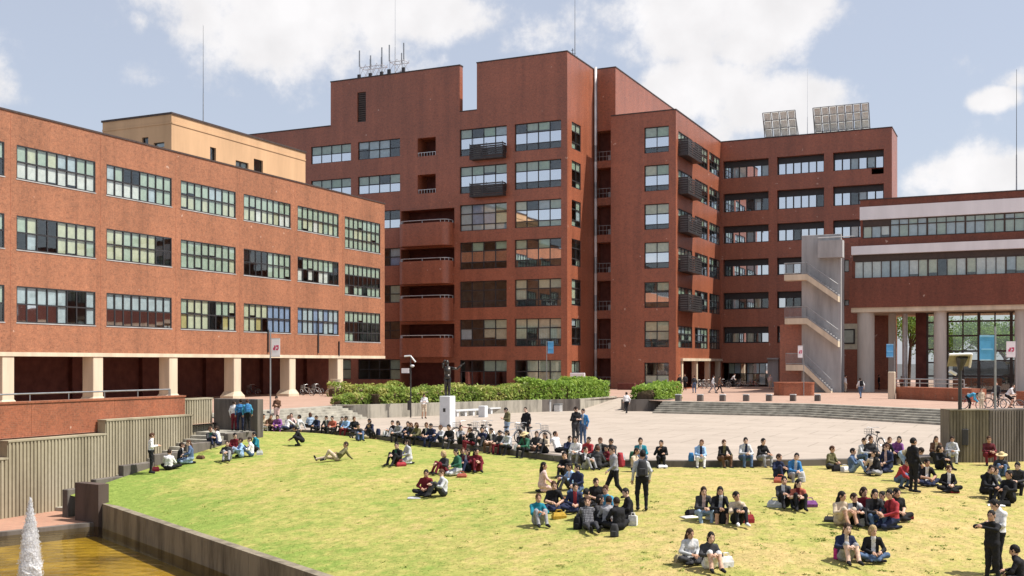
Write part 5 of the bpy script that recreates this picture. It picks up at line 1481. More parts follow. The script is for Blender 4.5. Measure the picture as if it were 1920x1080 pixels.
MB().cham(p.x - 1.0, p.x + 1.0, p.y - .25, p.y + .25, 0, .75, .03).build('seat', 'brick_dark', e); tag(e, 'dark brown brick bench between the two hedges', 'bench')

# brick planters on the upper plaza
def brick_round(px0, px1, pyb, pyt, lab):
    a, b = atz(px0, pyb, 0), atz(px1, pyb, 0); c = a.lerp(b, .5); w = (b - a).length / 2; d = c.dot(Fv); h = (pyb - pyt) * d / FPX
    e = empty('brick_planter', c); n = 9; pts = []
    for s in range(4):
        cx_, cy_ = ((1, -1), (1, 1), (-1, 1), (-1, -1))[s]; r_ = .45
        for k in range(n):
            a_ = -math.pi / 2 + s * math.pi / 2 + k * math.pi / 2 / (n - 1); q = c + Rv * (cx_ * (w - r_) + r_ * math.cos(a_)) + Fv * (cy_ * (1.2 - r_) + 1.2 + r_ * math.sin(a_)); pts.append((q.x, q.y))
    MB().prism(pts, 0, h - .12).build('wall', 'brick_parapet', e); c2 = [(c.x + (x - c.x) * 1.02, c.y + 1.1 + (y - c.y - 1.1) * 1.02) for x, y in pts]; MB().prism(c2, h - .12, h).build('coping', 'brick_parapet', e); tag(e, lab, 'planter')
brick_round(1461, 1529, 742, 717, 'orange rounded brick planter at the foot of the fire stair')
def brick_wall(px0, px1, py0, py1, h, lab):
    a, b = atz(px0, py0, 0), atz(px1, py1, 0); d = (b - a).normalized(); n = Vector((-d.y, d.x, 0)); e = empty('brick_planter', a); L = (b - a).length; k = max(1, round(L / 3))
    for j in range(k):
        s, q = a + d * (L * j / k + .005), a + d * (L * (j + 1) / k - .005); pts = [s, q, q + n * 1.5, s + n * 1.5]
        MB().prism([(v.x, v.y) for v in pts], 0, h).build('wall_panel', 'brick_parapet', e)
    tag(e, lab, 'planter')
brick_wall(1680, 1822, 748, 754, 1.0, 'long low brick planter wall in front of the glazed hall')
brick_wall(1905, 1960, 760, 763, 1.0, 'short end of a brick planter at the right picture edge')
a = atz(1690, 744, 0); hr = empty('bicycle_rail', a + Fv * 2.4)
mb = MB(); pa, pb = atz(1690, 744, 0) + Fv * 2.4, atz(1830, 748, 0) + Fv * 2.4; mb.tube(pa + Vector((0, 0, 1.55)), pb + Vector((0, 0, 1.55)), .05, n=6); mb.tube(pa + Vector((0, 0, 1.2)), pb + Vector((0, 0, 1.2)), .04, n=6); mb.build('rail', 'metal_grey', hr)
for k in range(6):
    q = pa.lerp(pb, k / 5); MB().tube(q, q + Vector((0, 0, 1.55)), .05, n=6).build('post', 'metal_grey', hr)
tag(hr, 'grey metal rail behind the long brick planter', 'railing')
p = atz(1672, 748, 0); o = MB().cham(p.x - .27, p.x + .27, p.y - .27, p.y + .27, 0, 2.25, .04).build('gate_post', 'cream_concrete'); tag(o, 'pale square concrete post at the left end of the brick planter', 'post')
stained_mat('block_concrete', (.23, .20, .145), (.10, .085, .065))
# concrete block at the right, ribbed face
a, b = hit(1781, 860), None
rbk = empty('concrete_block_wall', a); dR = Rv; zt = CAM_H - (768 - 680) * a.dot(Fv) / FPX
def ribp(s0, s1, name, m, yaw=0.0):
    n = int((s1 - s0) / .13); vs = []; prof = []
    for i in range(n):
        w = (s1 - s0) / n; u0 = s0 + w * i
        for du, dd in ((0, .03), (.16, .03), (.24, 0), (.76, 0), (.84, .03)): prof.append((u0 + w * du, dd))
    prof.append((s1, .03))
    mb = MB(); base = a
    Pq = lambda u_, d_, z: (base + dR * u_ + Fv * (d_ + yaw * max(0, u_ - 1.75)) + Vector((0, 0, z - base.z)))
    vs = []
    for u_, d_ in prof: vs += [Pq(u_, d_, ZP - .6), Pq(u_, d_, zt - .06)]
    mb.add(vs, [(2 * i, 2 * i + 2, 2 * i + 3, 2 * i + 1) for i in range(len(prof) - 1)])
    q0 = [Pq(s0, .055, 0), Pq(s1, .055, 0), Pq(s1, 1.0, 0), Pq(s0, 1.0, 0)]; mb.prism([(v.x, v.y) for v in q0], ZP - .6, zt - .062)
    q1 = [Pq(s0 - .0, -.02, 0), Pq(s1, -.02, 0), Pq(s1, 1.0, 0), Pq(s0, 1.0, 0)]; mb.prism([(v.x, v.y) for v in q1], zt - .06, zt)
    mb.build(name, m, rbk)
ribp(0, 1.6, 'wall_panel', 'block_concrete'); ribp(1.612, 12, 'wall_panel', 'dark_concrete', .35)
tag(rbk, 'massive ribbed concrete wall block at the right edge of the plaza', 'wall')
# pale steps by the block
p = hit(1835, 862); e = empty('stone_seat_steps', p)
for k in range(4): 
    q = p + Fv * (.25 * k); MB().cham(q.x - .45, q.x + .45, q.y - .12, q.y + .14, p.z - .3, p.z + .12 * (k + 1), .01).build('step', 'pedestal_stone', e)
tag(e, 'short flight of pale steps against the ribbed concrete block', 'steps')
p = hit(1919, 850); o = MB().cham(p.x - .35, p.x + .35, p.y - .3, p.y + .3, p.z - .1, p.z + .75, .05).build('stone_post', 'pedestal_stone'); tag(o, 'white stone post at the right picture edge by the block wall', 'post')
# white post before the children in blue
p = hit(453, 803); o = MB().cham(p.x - .07, p.x + .07, p.y - .07, p.y + .07, p.z - .1, p.z + .85, .02).build('marker_post', 'sign_white'); tag(o, 'slim white post in front of the children in blue', 'post')

# fountain jet in the pond
fp = pixdir(57, 1000); d = 29.5; base = Vector((fp.x * d, fp.y * d, ZW)); fo = empty('fountain_jet', base)
topz = CAM_H - (940 - 680) * d / FPX; Hh = topz - ZW
rr = random.Random(5); vs, fs = [], []; n, m = 34, 120
for j in range(m + 1):
    t = j / m; r = (.36 * (1 - t ** 2.2) + .02) * (1 + .07 * math.sin(t * 23) + .05 * math.sin(t * 41))
    for i in range(n):
        a_ = 6.283 * i / n; k = 1 + rr.uniform(-.16, .2) + .16 * math.sin(a_ * 3 + t * 31) * math.sin(t * 17 + a_); vs.append((base.x + r * k * math.cos(a_) + .05 * math.sin(t * 7), base.y + r * k * math.sin(a_), ZW - .1 + (Hh + .1) * t + rr.uniform(-.03, .05)))
for j in range(m):
    for i in range(n): fs.append((j * n + i, j * n + (i + 1) % n, (j + 1) * n + (i + 1) % n, (j + 1) * n + i))
vs2 = [(base.x + (v[0] - base.x) * .62, base.y + (v[1] - base.y) * .62, v[2] - .12) for v in vs]
MB().add(vs2, fs).build('water_column', 'spray', fo)
mb = MB()
for _ in range(7000):
    t = rr.random() ** 1.1; r = (.225 * (1 - t ** 2.1) + .012) * (1 + abs(rr.gauss(0, .22))); a_ = rr.uniform(0, 6.283); s = rr.uniform(.004, .0115); c = (base.x + r * math.cos(a_), base.y + r * math.sin(a_), ZW + Hh * t * rr.uniform(.9, 1.05))
    mb.add([(c[0] - s, c[1] - s * .6, c[2]), (c[0] + s, c[1] - s * .6, c[2]), (c[0], c[1] + s, c[2]), (c[0], c[1], c[2] + s * 4.5)], [(0, 1, 3), (1, 2, 3), (2, 0, 3), (0, 2, 1)])
dr = mb.build('droplets', 'spray', fo); dr['kind'] = 'stuff'
tag(fo, 'white foaming fountain jet rising from the pond', 'fountain')

# ---------------- bicycles
def bike_parts(mat):
    out = []
    for y in (-.52, .52):
        mb = MB(); mb.torus((0, y, .33), .31, .022, (1, 0, 0), 20, 5, 0); mb.torus((0, y, .33), .285, .012, (1, 0, 0), 20, 4, 1)
        for k in range(8): a_ = k * math.pi / 4; mb.tube((0, y, .33), (0, y + .28 * math.cos(a_), .33 + .28 * math.sin(a_)), .004, n=3, mi=1, caps=False)
        mb.tube((-.04, y, .33), (.04, y, .33), .025, n=6, mi=1); out.append(('wheel', mb.data('wheel', ['rubber', 'metal_light'])))
    mb = MB()
    for a, b, r in (((0, -.52, .33), (0, -.05, .30), .014), ((0, -.05, .30), (0, -.18, .78), .018), ((0, -.16, .70), (0, .36, .74), .018), ((0, -.05, .30), (0, .38, .62), .02), ((0, .36, .60), (0, .34, .92), .018), ((0, .37, .62), (.03, .52, .33), .012), ((0, .37, .62), (-.03, .52, .33), .012), ((0, -.52, .33), (0, -.17, .72), .012)): mb.tube(a, b, r, n=6)
    out.append(('frame', mb.data('frame', mat)))
    mb = MB(); mb.ball((0, -.2, .86), (.09, .15, .045)); mb.tube((0, -.18, .76), (0, -.2, .85), .014, n=6); out.append(('saddle', mb.data('saddle', 'rubber')))
    mb = MB(); mb.poly([(-.28, .2, 1.0), (-.2, .3, 1.02), (0, .34, .98), (.2, .3, 1.02), (.28, .2, 1.0)], .014, 6); mb.tube((0, .34, .9), (0, .34, .99), .016, n=6); out.append(('handlebar', mb.data('handlebar', 'metal_light')))
    mb = MB()
    for z in (.68, .78, .9): mb.poly([(-.16, .42, z), (.16, .42, z), (.18, .66, z), (-.18, .66, z), (-.16, .42, z)], .008, 4)
    for x in (-.16, -.05, .05, .16):
        mb.tube((x, .42, .68), (x, .42, .9), .006, n=4); mb.tube((x, .66, .68), (x * 1.1, .66, .9), .006, n=4)
    out.append(('basket', mb.data('basket', 'metal_grey')))
    for y in (-.52, .52):
        mb = MB()
        for k in range(7):
            a0, a1 = math.radians(15 + 22 * k), math.radians(15 + 22 * (k + 1)); mb.tube((0, y + .36 * math.cos(a0), .33 + .36 * math.sin(a0)), (0, y + .36 * math.cos(a1), .33 + .36 * math.sin(a1)), .018, n=4)
        out.append(('mudguard', mb.data('mudguard', 'metal_grey')))
    return out
simple('bike_red', (.45, .05, .07), .4, .4); simple('bike_white', (.7, .7, .7), .4, .4); simple('bike_dark', (.05, .06, .08), .4, .4)
BK = {m: bike_parts(m) for m in ('metal_light', 'bike_red', 'bike_white', 'bike_dark')}
def bicycle(px, py, yaw, m, lab):
    p = hit(px, py); e = empty('bicycle', p); e.rotation_euler = (math.radians(4), 0, YAW + math.radians(yaw))
    for n_, me in BK[m]: o = bpy.data.objects.new(n_, me); link(o, e)
    tag(e, lab, 'bicycle', 'parked bicycles')
for a in ((872, 829, 60, 'bike_red', 'red-framed bicycle left of the seated person in black and white'), (900, 830, 30, 'metal_light', 'silver bicycle right behind the seated person in black and white'),
          (916, 829, 20, 'bike_white', 'white bicycle next to the black backpack on the plaza edge'), (958, 834, -60, 'metal_light', 'silver bicycle at the legs of the person in khaki'),
          (978, 834, 15, 'bike_white', 'white bicycle seen end-on left of the person in green'), (1003, 836, -70, 'metal_light', 'silver bicycle right of the seated person with pale hair'),
          (1640, 846, 10, 'bike_dark', 'dark bicycle seen end-on behind the group on the right lawn edge'),
          (1822, 768, 70, 'bike_red', 'red bicycle behind the block wall beside the person in blue'), (1868, 766, 80, 'bike_dark', 'dark bicycle behind the block wall at the blue banner pole'), (1893, 768, 60, 'bike_white', 'white bicycle ridden behind the block wall'),
          (1313, 729, 50, 'metal_light', 'leftmost silver bicycle in the row before the tower'), (1322, 729, 50, 'bike_white', 'white bicycle second in the row before the tower'), (1331, 728, 50, 'metal_light', 'silver bicycle in the middle of the row before the tower'), (1358, 727, 50, 'bike_dark', 'dark bicycle in the row left of the cyclist in white'), (1374, 727, 80, 'bike_dark', 'dark bicycle under the cyclist in white'),
          (1392, 726, 50, 'metal_light', 'silver bicycle right of the cyclist in white'), (1412, 726, 50, 'bike_red', 'red bicycle before the shaded entrance'),
          (475, 742, 60, 'bike_dark', 'dark bicycle parked in the arcade left of the white banner'), (576, 742, 60, 'metal_light', 'silver bicycle parked in the arcade bay right of the white banner'), (595, 741, 50, 'bike_white', 'white bicycle parked deep in the arcade'),
          (1650, 727, 40, 'bike_dark', 'dark bicycle against the first round column'), (1815, 742, 70, 'metal_light', 'silver bicycle behind the long brick planter')):
    bicycle(*a)

# ================================================================== people
# bodies grown as one continuous surface from a posed skeleton (smooth union of tapered limbs, surface nets)
SKIN, TOP, INNER, BOTTOM, SHOE, FORE, SHIN, DARK, LIP = range(9)
def _rc(P, a, b, ra, rb):
    ba = b - a; L2 = ba @ ba; h = np.clip(((P - a) @ ba) / max(L2, 1e-9), 0, 1)
    return np.linalg.norm(P - a - h[:, None] * ba, axis=1) - (ra + (rb - ra) * h)
def _ell(P, c, r, M=None):
    q = P - c
    if M is not None: q = q @ M
    k0 = np.linalg.norm(q / r, axis=1); k1 = np.linalg.norm(q / (r * r), axis=1) + 1e-9
    return k0 * (k0 - 1) / k1
def surface_nets(D, o, h):
    """vertices and quads of the zero level of grid D"""
    s = D < 0
    nx, ny, nz = D.shape
    corn = [(i, j, k) for i in (0, 1) for j in (0, 1) for k in (0, 1)]
    S = sum(s[i:nx - 1 + i, j:ny - 1 + j, k:nz - 1 + k].astype(np.int8) for i, j, k in corn)
    act = (S > 0) & (S < 8); idx = -np.ones(act.shape, int); cells = np.argwhere(act); idx[act] = np.arange(len(cells))
    acc = np.zeros((len(cells), 3)); cnt = np.zeros(len(cells))
    for a in range(8):
        for b in range(a + 1, 8):
            ca, cb = np.array(corn[a]), np.array(corn[b])
            if np.abs(ca - cb).sum() != 1: continue
            da = D[tuple((cells + ca).T)]; db = D[tuple((cells + cb).T)]; m = (da < 0) != (db < 0)
            t = np.where(m, da / np.where(m, da - db, 1), 0)[:, None]
            acc += np.where(m[:, None], ca + (cb - ca) * t, 0); cnt += m
    V = o + (cells + acc / cnt[:, None]) * h
    F = []
    for ax in range(3):
        u, v = [(1, 2), (2, 0), (0, 1)][ax]
        e = np.zeros(3, int); e[ax] = 1
        A = s[:nx - 1, :ny - 1, :nz - 1]; B = s[e[0]:nx - 1 + e[0], e[1]:ny - 1 + e[1], e[2]:nz - 1 + e[2]]
        for flip, m in ((False, A & ~B), (True, ~A & B)):
            p = np.argwhere(m); p = p[(p[:, u] > 0) & (p[:, v] > 0)]
            du = np.zeros(3, int); du[u] = 1; dv = np.zeros(3, int); dv[v] = 1
            q = [idx[tuple((p - du - dv).T)], idx[tuple((p - dv).T)], idx[tuple(p.T)], idx[tuple((p - du).T)]]
            q = np.stack(q, 1)
            if flip: q = q[:, ::-1]
            F.append(q[(q >= 0).all(1)])
    return V, np.concatenate(F)

def rot(ax, ay, az):
    return np.array(Matrix.Rotation(az, 3, 'Z') @ Matrix.Rotation(ay, 3, 'Y') @ Matrix.Rotation(ax, 3, 'X'))
# poses: local frame faces +Y, x to the person's left-hand side of the picture when seen from behind; z = 0 is the ground
POSES = {
 'knees': dict(pel=(0, 0, .12), ch=(0, -.03, .46), nk=(0, .03, .60), hd=(0, .07, .745), tilt=-.25, kn=((.13, .31, .43), (-.12, .32, .42)), an=((.13, .50, .08), (-.11, .51, .08)), el=((.25, .14, .34), (-.25, .13, .34)), wr=((.09, .37, .38), (-.07, .38, .37))),
 'cross': dict(pel=(0, 0, .12), ch=(0, .02, .46), nk=(0, .07, .60), hd=(0, .11, .745), tilt=-.3, kn=((.36, .22, .17), (-.36, .2, .17)), an=((-.10, .30, .07), (.12, .33, .07)), el=((.25, .1, .31), (-.25, .1, .31)), wr=((.09, .29, .27), (-.09, .29, .26))),
 'out': dict(pel=(0, 0, .12), ch=(0, -.14, .45), nk=(0, -.17, .6), hd=(0, -.14, .75), tilt=-.05, kn=((.11, .42, .17), (-.1, .40, .22)), an=((.13, .83, .07), (-.09, .80, .07)), el=((.27, -.3, .32), (-.27, -.31, .32)), wr=((.25, -.4, .06), (-.25, -.4, .06))),
 'kneel': dict(pel=(0, -.02, .24), ch=(0, 0, .58), nk=(0, .03, .72), hd=(0, .06, .865), tilt=-.25, kn=((.12, .36, .09), (-.1, .37, .09)), an=((.1, -.06, .06), (-.1, -.06, .06)), el=((.24, .08, .44), (-.24, .08, .44)), wr=((.1, .27, .36), (-.08, .27, .36))),
 'edge': dict(pel=(0, -.05, .40), ch=(0, .03, .73), nk=(0, .1, .87), hd=(0, .15, 1.01), tilt=-.3, kn=((.14, .36, .47), (-.13, .37, .46)), an=((.15, .42, .08), (-.12, .45, .08)), el=((.23, .2, .57), (-.23, .2, .57)), wr=((.06, .41, .56), (-.06, .42, .55))),
 'eat': dict(pel=(0, -.05, .40), ch=(0, .02, .74), nk=(0, .07, .88), hd=(0, .11, 1.02), tilt=-.2, kn=((.12, .36, .46), (-.12, .37, .46)), an=((.1, .40, .08), (-.14, .45, .08)), el=((.25, .1, .56), (-.25, .12, .57)), wr=((.07, .26, .76), (-.08, .3, .62))),
 'crouch': dict(pel=(0, -.14, .28), ch=(0, .04, .58), nk=(0, .12, .71), hd=(0, .18, .85), tilt=-.3, kn=((.17, .24, .46), (-.16, .25, .45)), an=((.13, .02, .08), (-.12, .03, .08)), el=((.25, .25, .44), (-.25, .24, .44)), wr=((.09, .42, .34), (-.09, .42, .33))),
 'recline': dict(pel=(0, 0, .12), ch=(.04, -.27, .36), nk=(.05, -.36, .49), hd=(.05, -.36, .64), tilt=-.15, kn=((.1, .42, .14), (-.12, .30, .38)), an=((.12, .83, .07), (-.1, .50, .08)), el=((.26, -.48, .2), (-.25, -.2, .3)), wr=((.24, -.6, .05), (-.12, .02, .3))),
 'stand': dict(pel=(0, 0, .94), ch=(0, -.01, 1.28), nk=(0, .0, 1.43), hd=(0, .03, 1.58), tilt=-.1, kn=((.1, .03, .49), (-.1, .02, .49)), an=((.11, -.02, .08), (-.12, -.01, .08)), el=((.25, -.03, 1.12), (-.25, -.03, 1.12)), wr=((.23, .1, .9), (-.24, .07, .88))),
 'phone': dict(pel=(0, 0, .94), ch=(0, -.01, 1.28), nk=(0, .02, 1.43), hd=(0, .07, 1.57), tilt=-.4, kn=((.1, .03, .49), (-.09, .02, .49)), an=((.12, -.02, .08), (-.1, -.01, .08)), el=((.24, .03, 1.11), (-.24, .04, 1.11)), wr=((.08, .25, 1.16), (-.07, .26, 1.15))),
 'walk': dict(pel=(0, 0, .92), ch=(0, .03, 1.26), nk=(0, .05, 1.41), hd=(0, .09, 1.56), tilt=-.15, kn=((.1, .2, .52), (-.1, -.06, .50)), an=((.1, .3, .1), (-.1, -.34, .14)), el=((.25, -.1, 1.1), (-.25, .09, 1.1)), wr=((.22, .0, .88), (-.2, .26, .96))),
 'reach': dict(pel=(0, 0, .94), ch=(0, 0, 1.28), nk=(0, .02, 1.43), hd=(0, .06, 1.57), tilt=-.2, kn=((.11, .04, .49), (-.1, .0, .49)), an=((.13, .02, .08), (-.13, -.05, .08)), el=((.26, .2, 1.3), (-.26, .18, 1.28)), wr=((.06, .4, 1.36), (-.03, .38, 1.33))),
 'bend': dict(pel=(0, -.12, .88), ch=(0, .22, 1.02), nk=(0, .36, 1.04), hd=(0, .46, 1.0), tilt=-1.0, kn=((.12, .04, .48), (-.12, .03, .48)), an=((.13, -.04, .08), (-.13, -.02, .08)), el=((.22, .34, .76), (-.22, .34, .76)), wr=((.1, .48, .56), (-.1, .48, .56))),
 'ride': dict(pel=(0, -.16, .93), ch=(0, .04, 1.24), nk=(0, .13, 1.37), hd=(0, .18, 1.51), tilt=-.1, kn=((.1, .22, .72), (-.1, .16, .56)), an=((.1, .08, .36), (-.1, -.02, .2)), el=((.23, .18, 1.04), (-.23, .18, 1.04)), wr=((.22, .3, 1.0), (-.22, .3, 1.0))),
}
FOLD = {}
def make_body(name, ps, seed):
    rg = np.random.RandomState(seed)
    J = {k: (np.array(v, float) if k != 'tilt' else v) for k, v in ps.items()}
    for k in ('ch', 'nk', 'hd', 'kn', 'el', 'wr'): J[k] = J[k] + rg.normal(0, .022, J[k].shape) * (np.array([1, 1, .5]))
    J['hd'] = J['nk'] + (J['hd'] - J['nk']); yaw = rg.uniform(-.5, .5); tilt = J['tilt'] + rg.uniform(-.15, .1)
    pel, ch, nk, hd = J['pel'], J['ch'], J['nk'], J['hd']
    up = (ch - pel) / np.linalg.norm(ch - pel); X = np.array([1., 0, 0]); fwd = np.cross(up, X) * -1; fwd = np.cross(X, up) * -1
    if fwd[1] < 0: fwd = -fwd
    hip = [pel + X * .085 * s - up * .01 for s in (1, -1)]; sh = [nk + X * .155 * s - (nk - ch) * .52 for s in (1, -1)]
    HM = rot(tilt, 0, yaw)
    prims = []
    def rc(a, b, ra, rb, lab, nz=0.0): prims.append((lambda P, a=a, b=b, ra=ra, rb=rb: _rc(P, a, b, ra, rb), lab, nz))
    for s, sg in enumerate((1, -1)):
        rc(pel + X * .06 * sg, ch + X * .062 * sg, .112, .104, TOP, .008)
        rc(ch + X * .05 * sg, sh[s], .10, .062, TOP, .006); rc(nk - (nk - ch) * .12, sh[s], .058, .058, TOP, .004)
        rc(sh[s], J['el'][s], .060, .048, TOP, .007); rc(J['el'][s], J['wr'][s], .046, .033, FORE, .004)
        hand = J['wr'][s] + (J['wr'][s] - J['el'][s]) / np.linalg.norm(J['wr'][s] - J['el'][s]) * .07
        rc(J['wr'][s], hand, .03, .034, SKIN)
        rc(hip[s], J['kn'][s], .098, .066, BOTTOM, .008); rc(J['kn'][s], J['an'][s], .06, .045, SHIN, .006)
        d = J['kn'][s] - J['an'][s]
        if name == 'kneel': toe = J['an'][s] + np.array([0, -.13, -.01])
        else:
            yv = np.array([0.15 * sg, 1, 0.]); yv /= np.linalg.norm(yv); toe = J['an'][s] + yv * .15 + np.array([0, 0, -.035])
            if name == 'out' or (name == 'recline' and s == 0): toe = J['an'][s] + np.array([.04 * sg, .07, .12])
            if name == 'cross': toe = J['an'][s] + np.array([-.13 * sg, .02, -.01])
        heel = J['an'][s] + (J['an'][s] - toe) * .25 + np.array([0, 0, -.015 if name not in ('out', 'recline') else 0])
        rc(heel, toe, .044, .038, SHOE)
    rc(pel + X * -.05, pel + X * .05, .125, .125, BOTTOM, .005)
    rc(ch, nk, .10, .07, TOP); rc(nk - (hd - nk) * .1, hd - (hd - nk) * .3, .052, .05, SKIN)
    prims.append((lambda P: _ell(P, hd, np.array([.077, .095, .112]), HM), SKIN, 0)); prims.append((lambda P: _ell(P, hd + HM @ np.array([0, .03, -.06]), np.array([.055, .062, .062]), HM), SKIN, 0))
    rc(hd + HM @ np.array([0, .09, .005]), hd + HM @ np.array([0, .112, -.025]), .011, .017, SKIN)
    for sg in (1, -1): rc(hd + HM @ np.array([.078 * sg, -.005, .015]), hd + HM @ np.array([.078 * sg, -.008, -.02]), .017, .012, SKIN)
    pts = np.array([pel, ch, hd + [0, 0, .13], hd, *J['kn'], *J['an'], *J['el'], *J['wr'], *sh, [0, 0, .02]])
    lo = pts.min(0) - .22; hi = pts.max(0) + .22; lo[2] = max(lo[2], -.03); h = .0165
    n = np.ceil((hi - lo) / h).astype(int)
    G = np.stack(np.meshgrid(*[lo[i] + h * np.arange(n[i]) for i in range(3)], indexing='ij'), -1).reshape(-1, 3)
    wob = (np.sin(G[:, 0] * 61 + 3 * np.sin(G[:, 2] * 23 + seed)) * np.sin(G[:, 2] * 47 + 2 * np.sin(G[:, 1] * 31)) + np.sin(G[:, 1] * 53 + G[:, 2] * 39 + seed))
    D = None
    for f, lab, nz in prims:
        d = f(G) + (wob * nz * .5 if nz else 0)
        if D is None: D = d
        else:
            k = .03; hh = np.clip(.5 + .5 * (D - d) / k, 0, 1); D = D * (1 - hh) + d * hh - k * hh * (1 - hh)
    V, F = surface_nets(D.reshape(n), lo, h)
    C = V[F].mean(1)
    dist = np.stack([f(C) for f, _, _ in prims], 1); lab = np.array([l for _, l, _ in prims])[dist.argmin(1)]
    rel = C - ch; front = (rel @ fwd > .03) & (np.abs(C[:, 0] - ch[0]) < .05) & (lab == TOP)
    lab = np.where(front, INNER, lab)
    vs = [tuple(v) for v in V]; fs = [tuple(q) for q in F]; fm = list(map(int, lab))
    mb = MB()
    # five fingers per hand, curled; thumb from the side of the palm
    for s, sg in enumerate((1, -1)):
        w, e = Vector(J['wr'][s]), Vector(J['el'][s]); d = (w - e).normalized(); side = d.cross(Vector((0, 0, 1)))
        side = side.normalized() if side.length > .1 else Vector((1, 0, 0)); dn = d.cross(side).normalized()
        if dn.z > 0: dn = -dn
        pm = w + d * .085
        for k, L in enumerate((.062, .072, .067, .052)):
            r0 = pm + side * ((k - 1.5) * .019); m1 = r0 + d * L * .55 + dn * L * .2; t1 = m1 + d * L * .25 + dn * L * .42
            mb.tube(r0, m1, .009, .0085, 5, SKIN); mb.tube(m1, t1, .0085, .006, 5, SKIN)
        r0 = w + d * .035 + side * (.03 * sg); m1 = r0 + d * .028 + side * (.03 * sg) + dn * .01; mb.tube(r0, m1, .0105, .0095, 5, SKIN); mb.tube(m1, m1 + d * .028 + dn * .015, .0095, .007, 5, SKIN)
    for sg in (1, -1):
        c = hd + HM @ np.array([.032 * sg, .088, .012]); mb.ball(tuple(c), (.011, .008, .007), 6, 4, DARK)
        a = hd + HM @ np.array([.018 * sg, .092, .033]); b_ = hd + HM @ np.array([.047 * sg, .084, .034]); mb.tube(tuple(a), tuple(b_), .005, .004, 4, DARK)
    c = hd + HM @ np.array([0, .094, -.055]); mb.ball(tuple(c), (.022, .008, .006), 6, 4, LIP)
    b0 = len(vs); vs += mb.v; fs += [tuple(b0 + i for i in f) for f in mb.f]; fm += mb.m
    me = mesh('person', vs, fs, ['skin_tone', 'cloth_black', 'cloth_white', 'cloth_navy', 'cloth_black', 'cloth_black', 'cloth_navy', 'hair_black', 'lips'], fm, True)
    M4 = Matrix(HM.tolist()).to_4x4(); M4.translation = Vector(hd)
    back = Vector(ch) - Vector(fwd) * .1; 
    return me, M4, (Vector(ch), Vector(up), Vector(fwd))
def make_hair(kind):
    h = .008
    lo = np.array([-.16, -.2, -.34 if kind == 'long' else -.16]); hi = np.array([.16, .16, .17]); n = np.ceil((hi - lo) / h).astype(int)
    G = np.stack(np.meshgrid(*[lo[i] + h * np.arange(n[i]) for i in range(3)], indexing='ij'), -1).reshape(-1, 3)
    strand = .0022 * np.sin(G[:, 0] * 160 + np.sin(G[:, 2] * 40) * 2) + .002 * np.sin(G[:, 1] * 140 + G[:, 2] * 60)
    D = _ell(G, np.array([0, -.019, .012]), np.array([.087, .107, .119])) + strand
    face = np.maximum.reduce([G[:, 1] * -1 + .045 + .02 * np.sin(G[:, 0] * 70), G[:, 2] - .055 - .012 * np.sin(G[:, 0] * 55)])      # the open part over the face
    if kind == 'long':
        D = np.minimum(D, np.maximum(_ell(G, np.array([0, -.045, -.13]), np.array([.098, .075, .2])) + strand, G[:, 1] - .02))
        cut = np.minimum(G[:, 1] - .035, 9)
        low = -G[:, 2] - .32
    elif kind == 'bob':
        D = np.minimum(D, np.maximum(_ell(G, np.array([0, -.03, -.05]), np.array([.1, .088, .12])) + strand, G[:, 1] - .03)); low = -G[:, 2] - .14
    else:
        low = -G[:, 2] - .065 + .35 * np.maximum(0, G[:, 1] + .02)
    D = np.maximum(D, low)
    openface = np.maximum.reduce([-(G[:, 1] - .028), G[:, 2] - .048 + 5.0 * G[:, 0] ** 2 - .012 * np.sin(G[:, 0] * 75 + 1), np.abs(G[:, 0]) - .062])   # negative inside the face window
    D = np.maximum(D, -openface)
    D = np.maximum(D, -(_ell(G, np.array([0, 0, 0]), np.array([.07, .088, .105]))))
    V, F = surface_nets(D.reshape(n), lo, h)
    return mesh('hair', V, F, 'hair_black', None, True)
HAIRM = {k: make_hair(k) for k in ('short', 'long', 'bob')} if False else None
for nm, c in {'skin_tone': (.60, .38, .28), 'skin_pale': (.66, .45, .35), 'skin_tan': (.50, .30, .21), 'hair_black': (.014, .012, .012), 'hair_brown': (.045, .025, .016), 'hair_dark_brown': (.028, .017, .012), 'hair_chestnut': (.075, .035, .02), 'hair_blond': (.42, .30, .15), 'lips': (.38, .13, .11),
              'cloth_black': (.018, .018, .021), 'cloth_charcoal': (.05, .05, .055), 'cloth_grey': (.30, .30, .32), 'cloth_lightgrey': (.52, .53, .55), 'cloth_white': (.72, .71, .72), 'cloth_navy': (.025, .032, .07), 'cloth_denim': (.09, .14, .24),
              'cloth_paledenim': (.28, .38, .50), 'cloth_blue': (.05, .19, .42), 'cloth_sky': (.30, .47, .72), 'cloth_teal': (.02, .20, .27), 'cloth_red': (.36, .045, .055), 'cloth_orange': (.42, .12, .08), 'cloth_maroon': (.16, .02, .03),
              'cloth_green': (.04, .14, .09), 'cloth_olive': (.15, .14, .07), 'cloth_khaki': (.34, .29, .18), 'cloth_beige': (.55, .45, .34), 'cloth_pink': (.62, .44, .40), 'cloth_purple': (.22, .08, .26), 'cloth_brown': (.13, .07, .045),
              'cloth_yellow': (.5, .32, .05), 'cloth_magenta': (.55, .05, .22), 'cloth_cyan': (.07, .30, .47), 'straw': (.60, .47, .26)}.items():
    simple(nm, c, .85 if 'hair' not in nm else .7, .15 if 'hair' not in nm else .2, var=.14, scale=14)
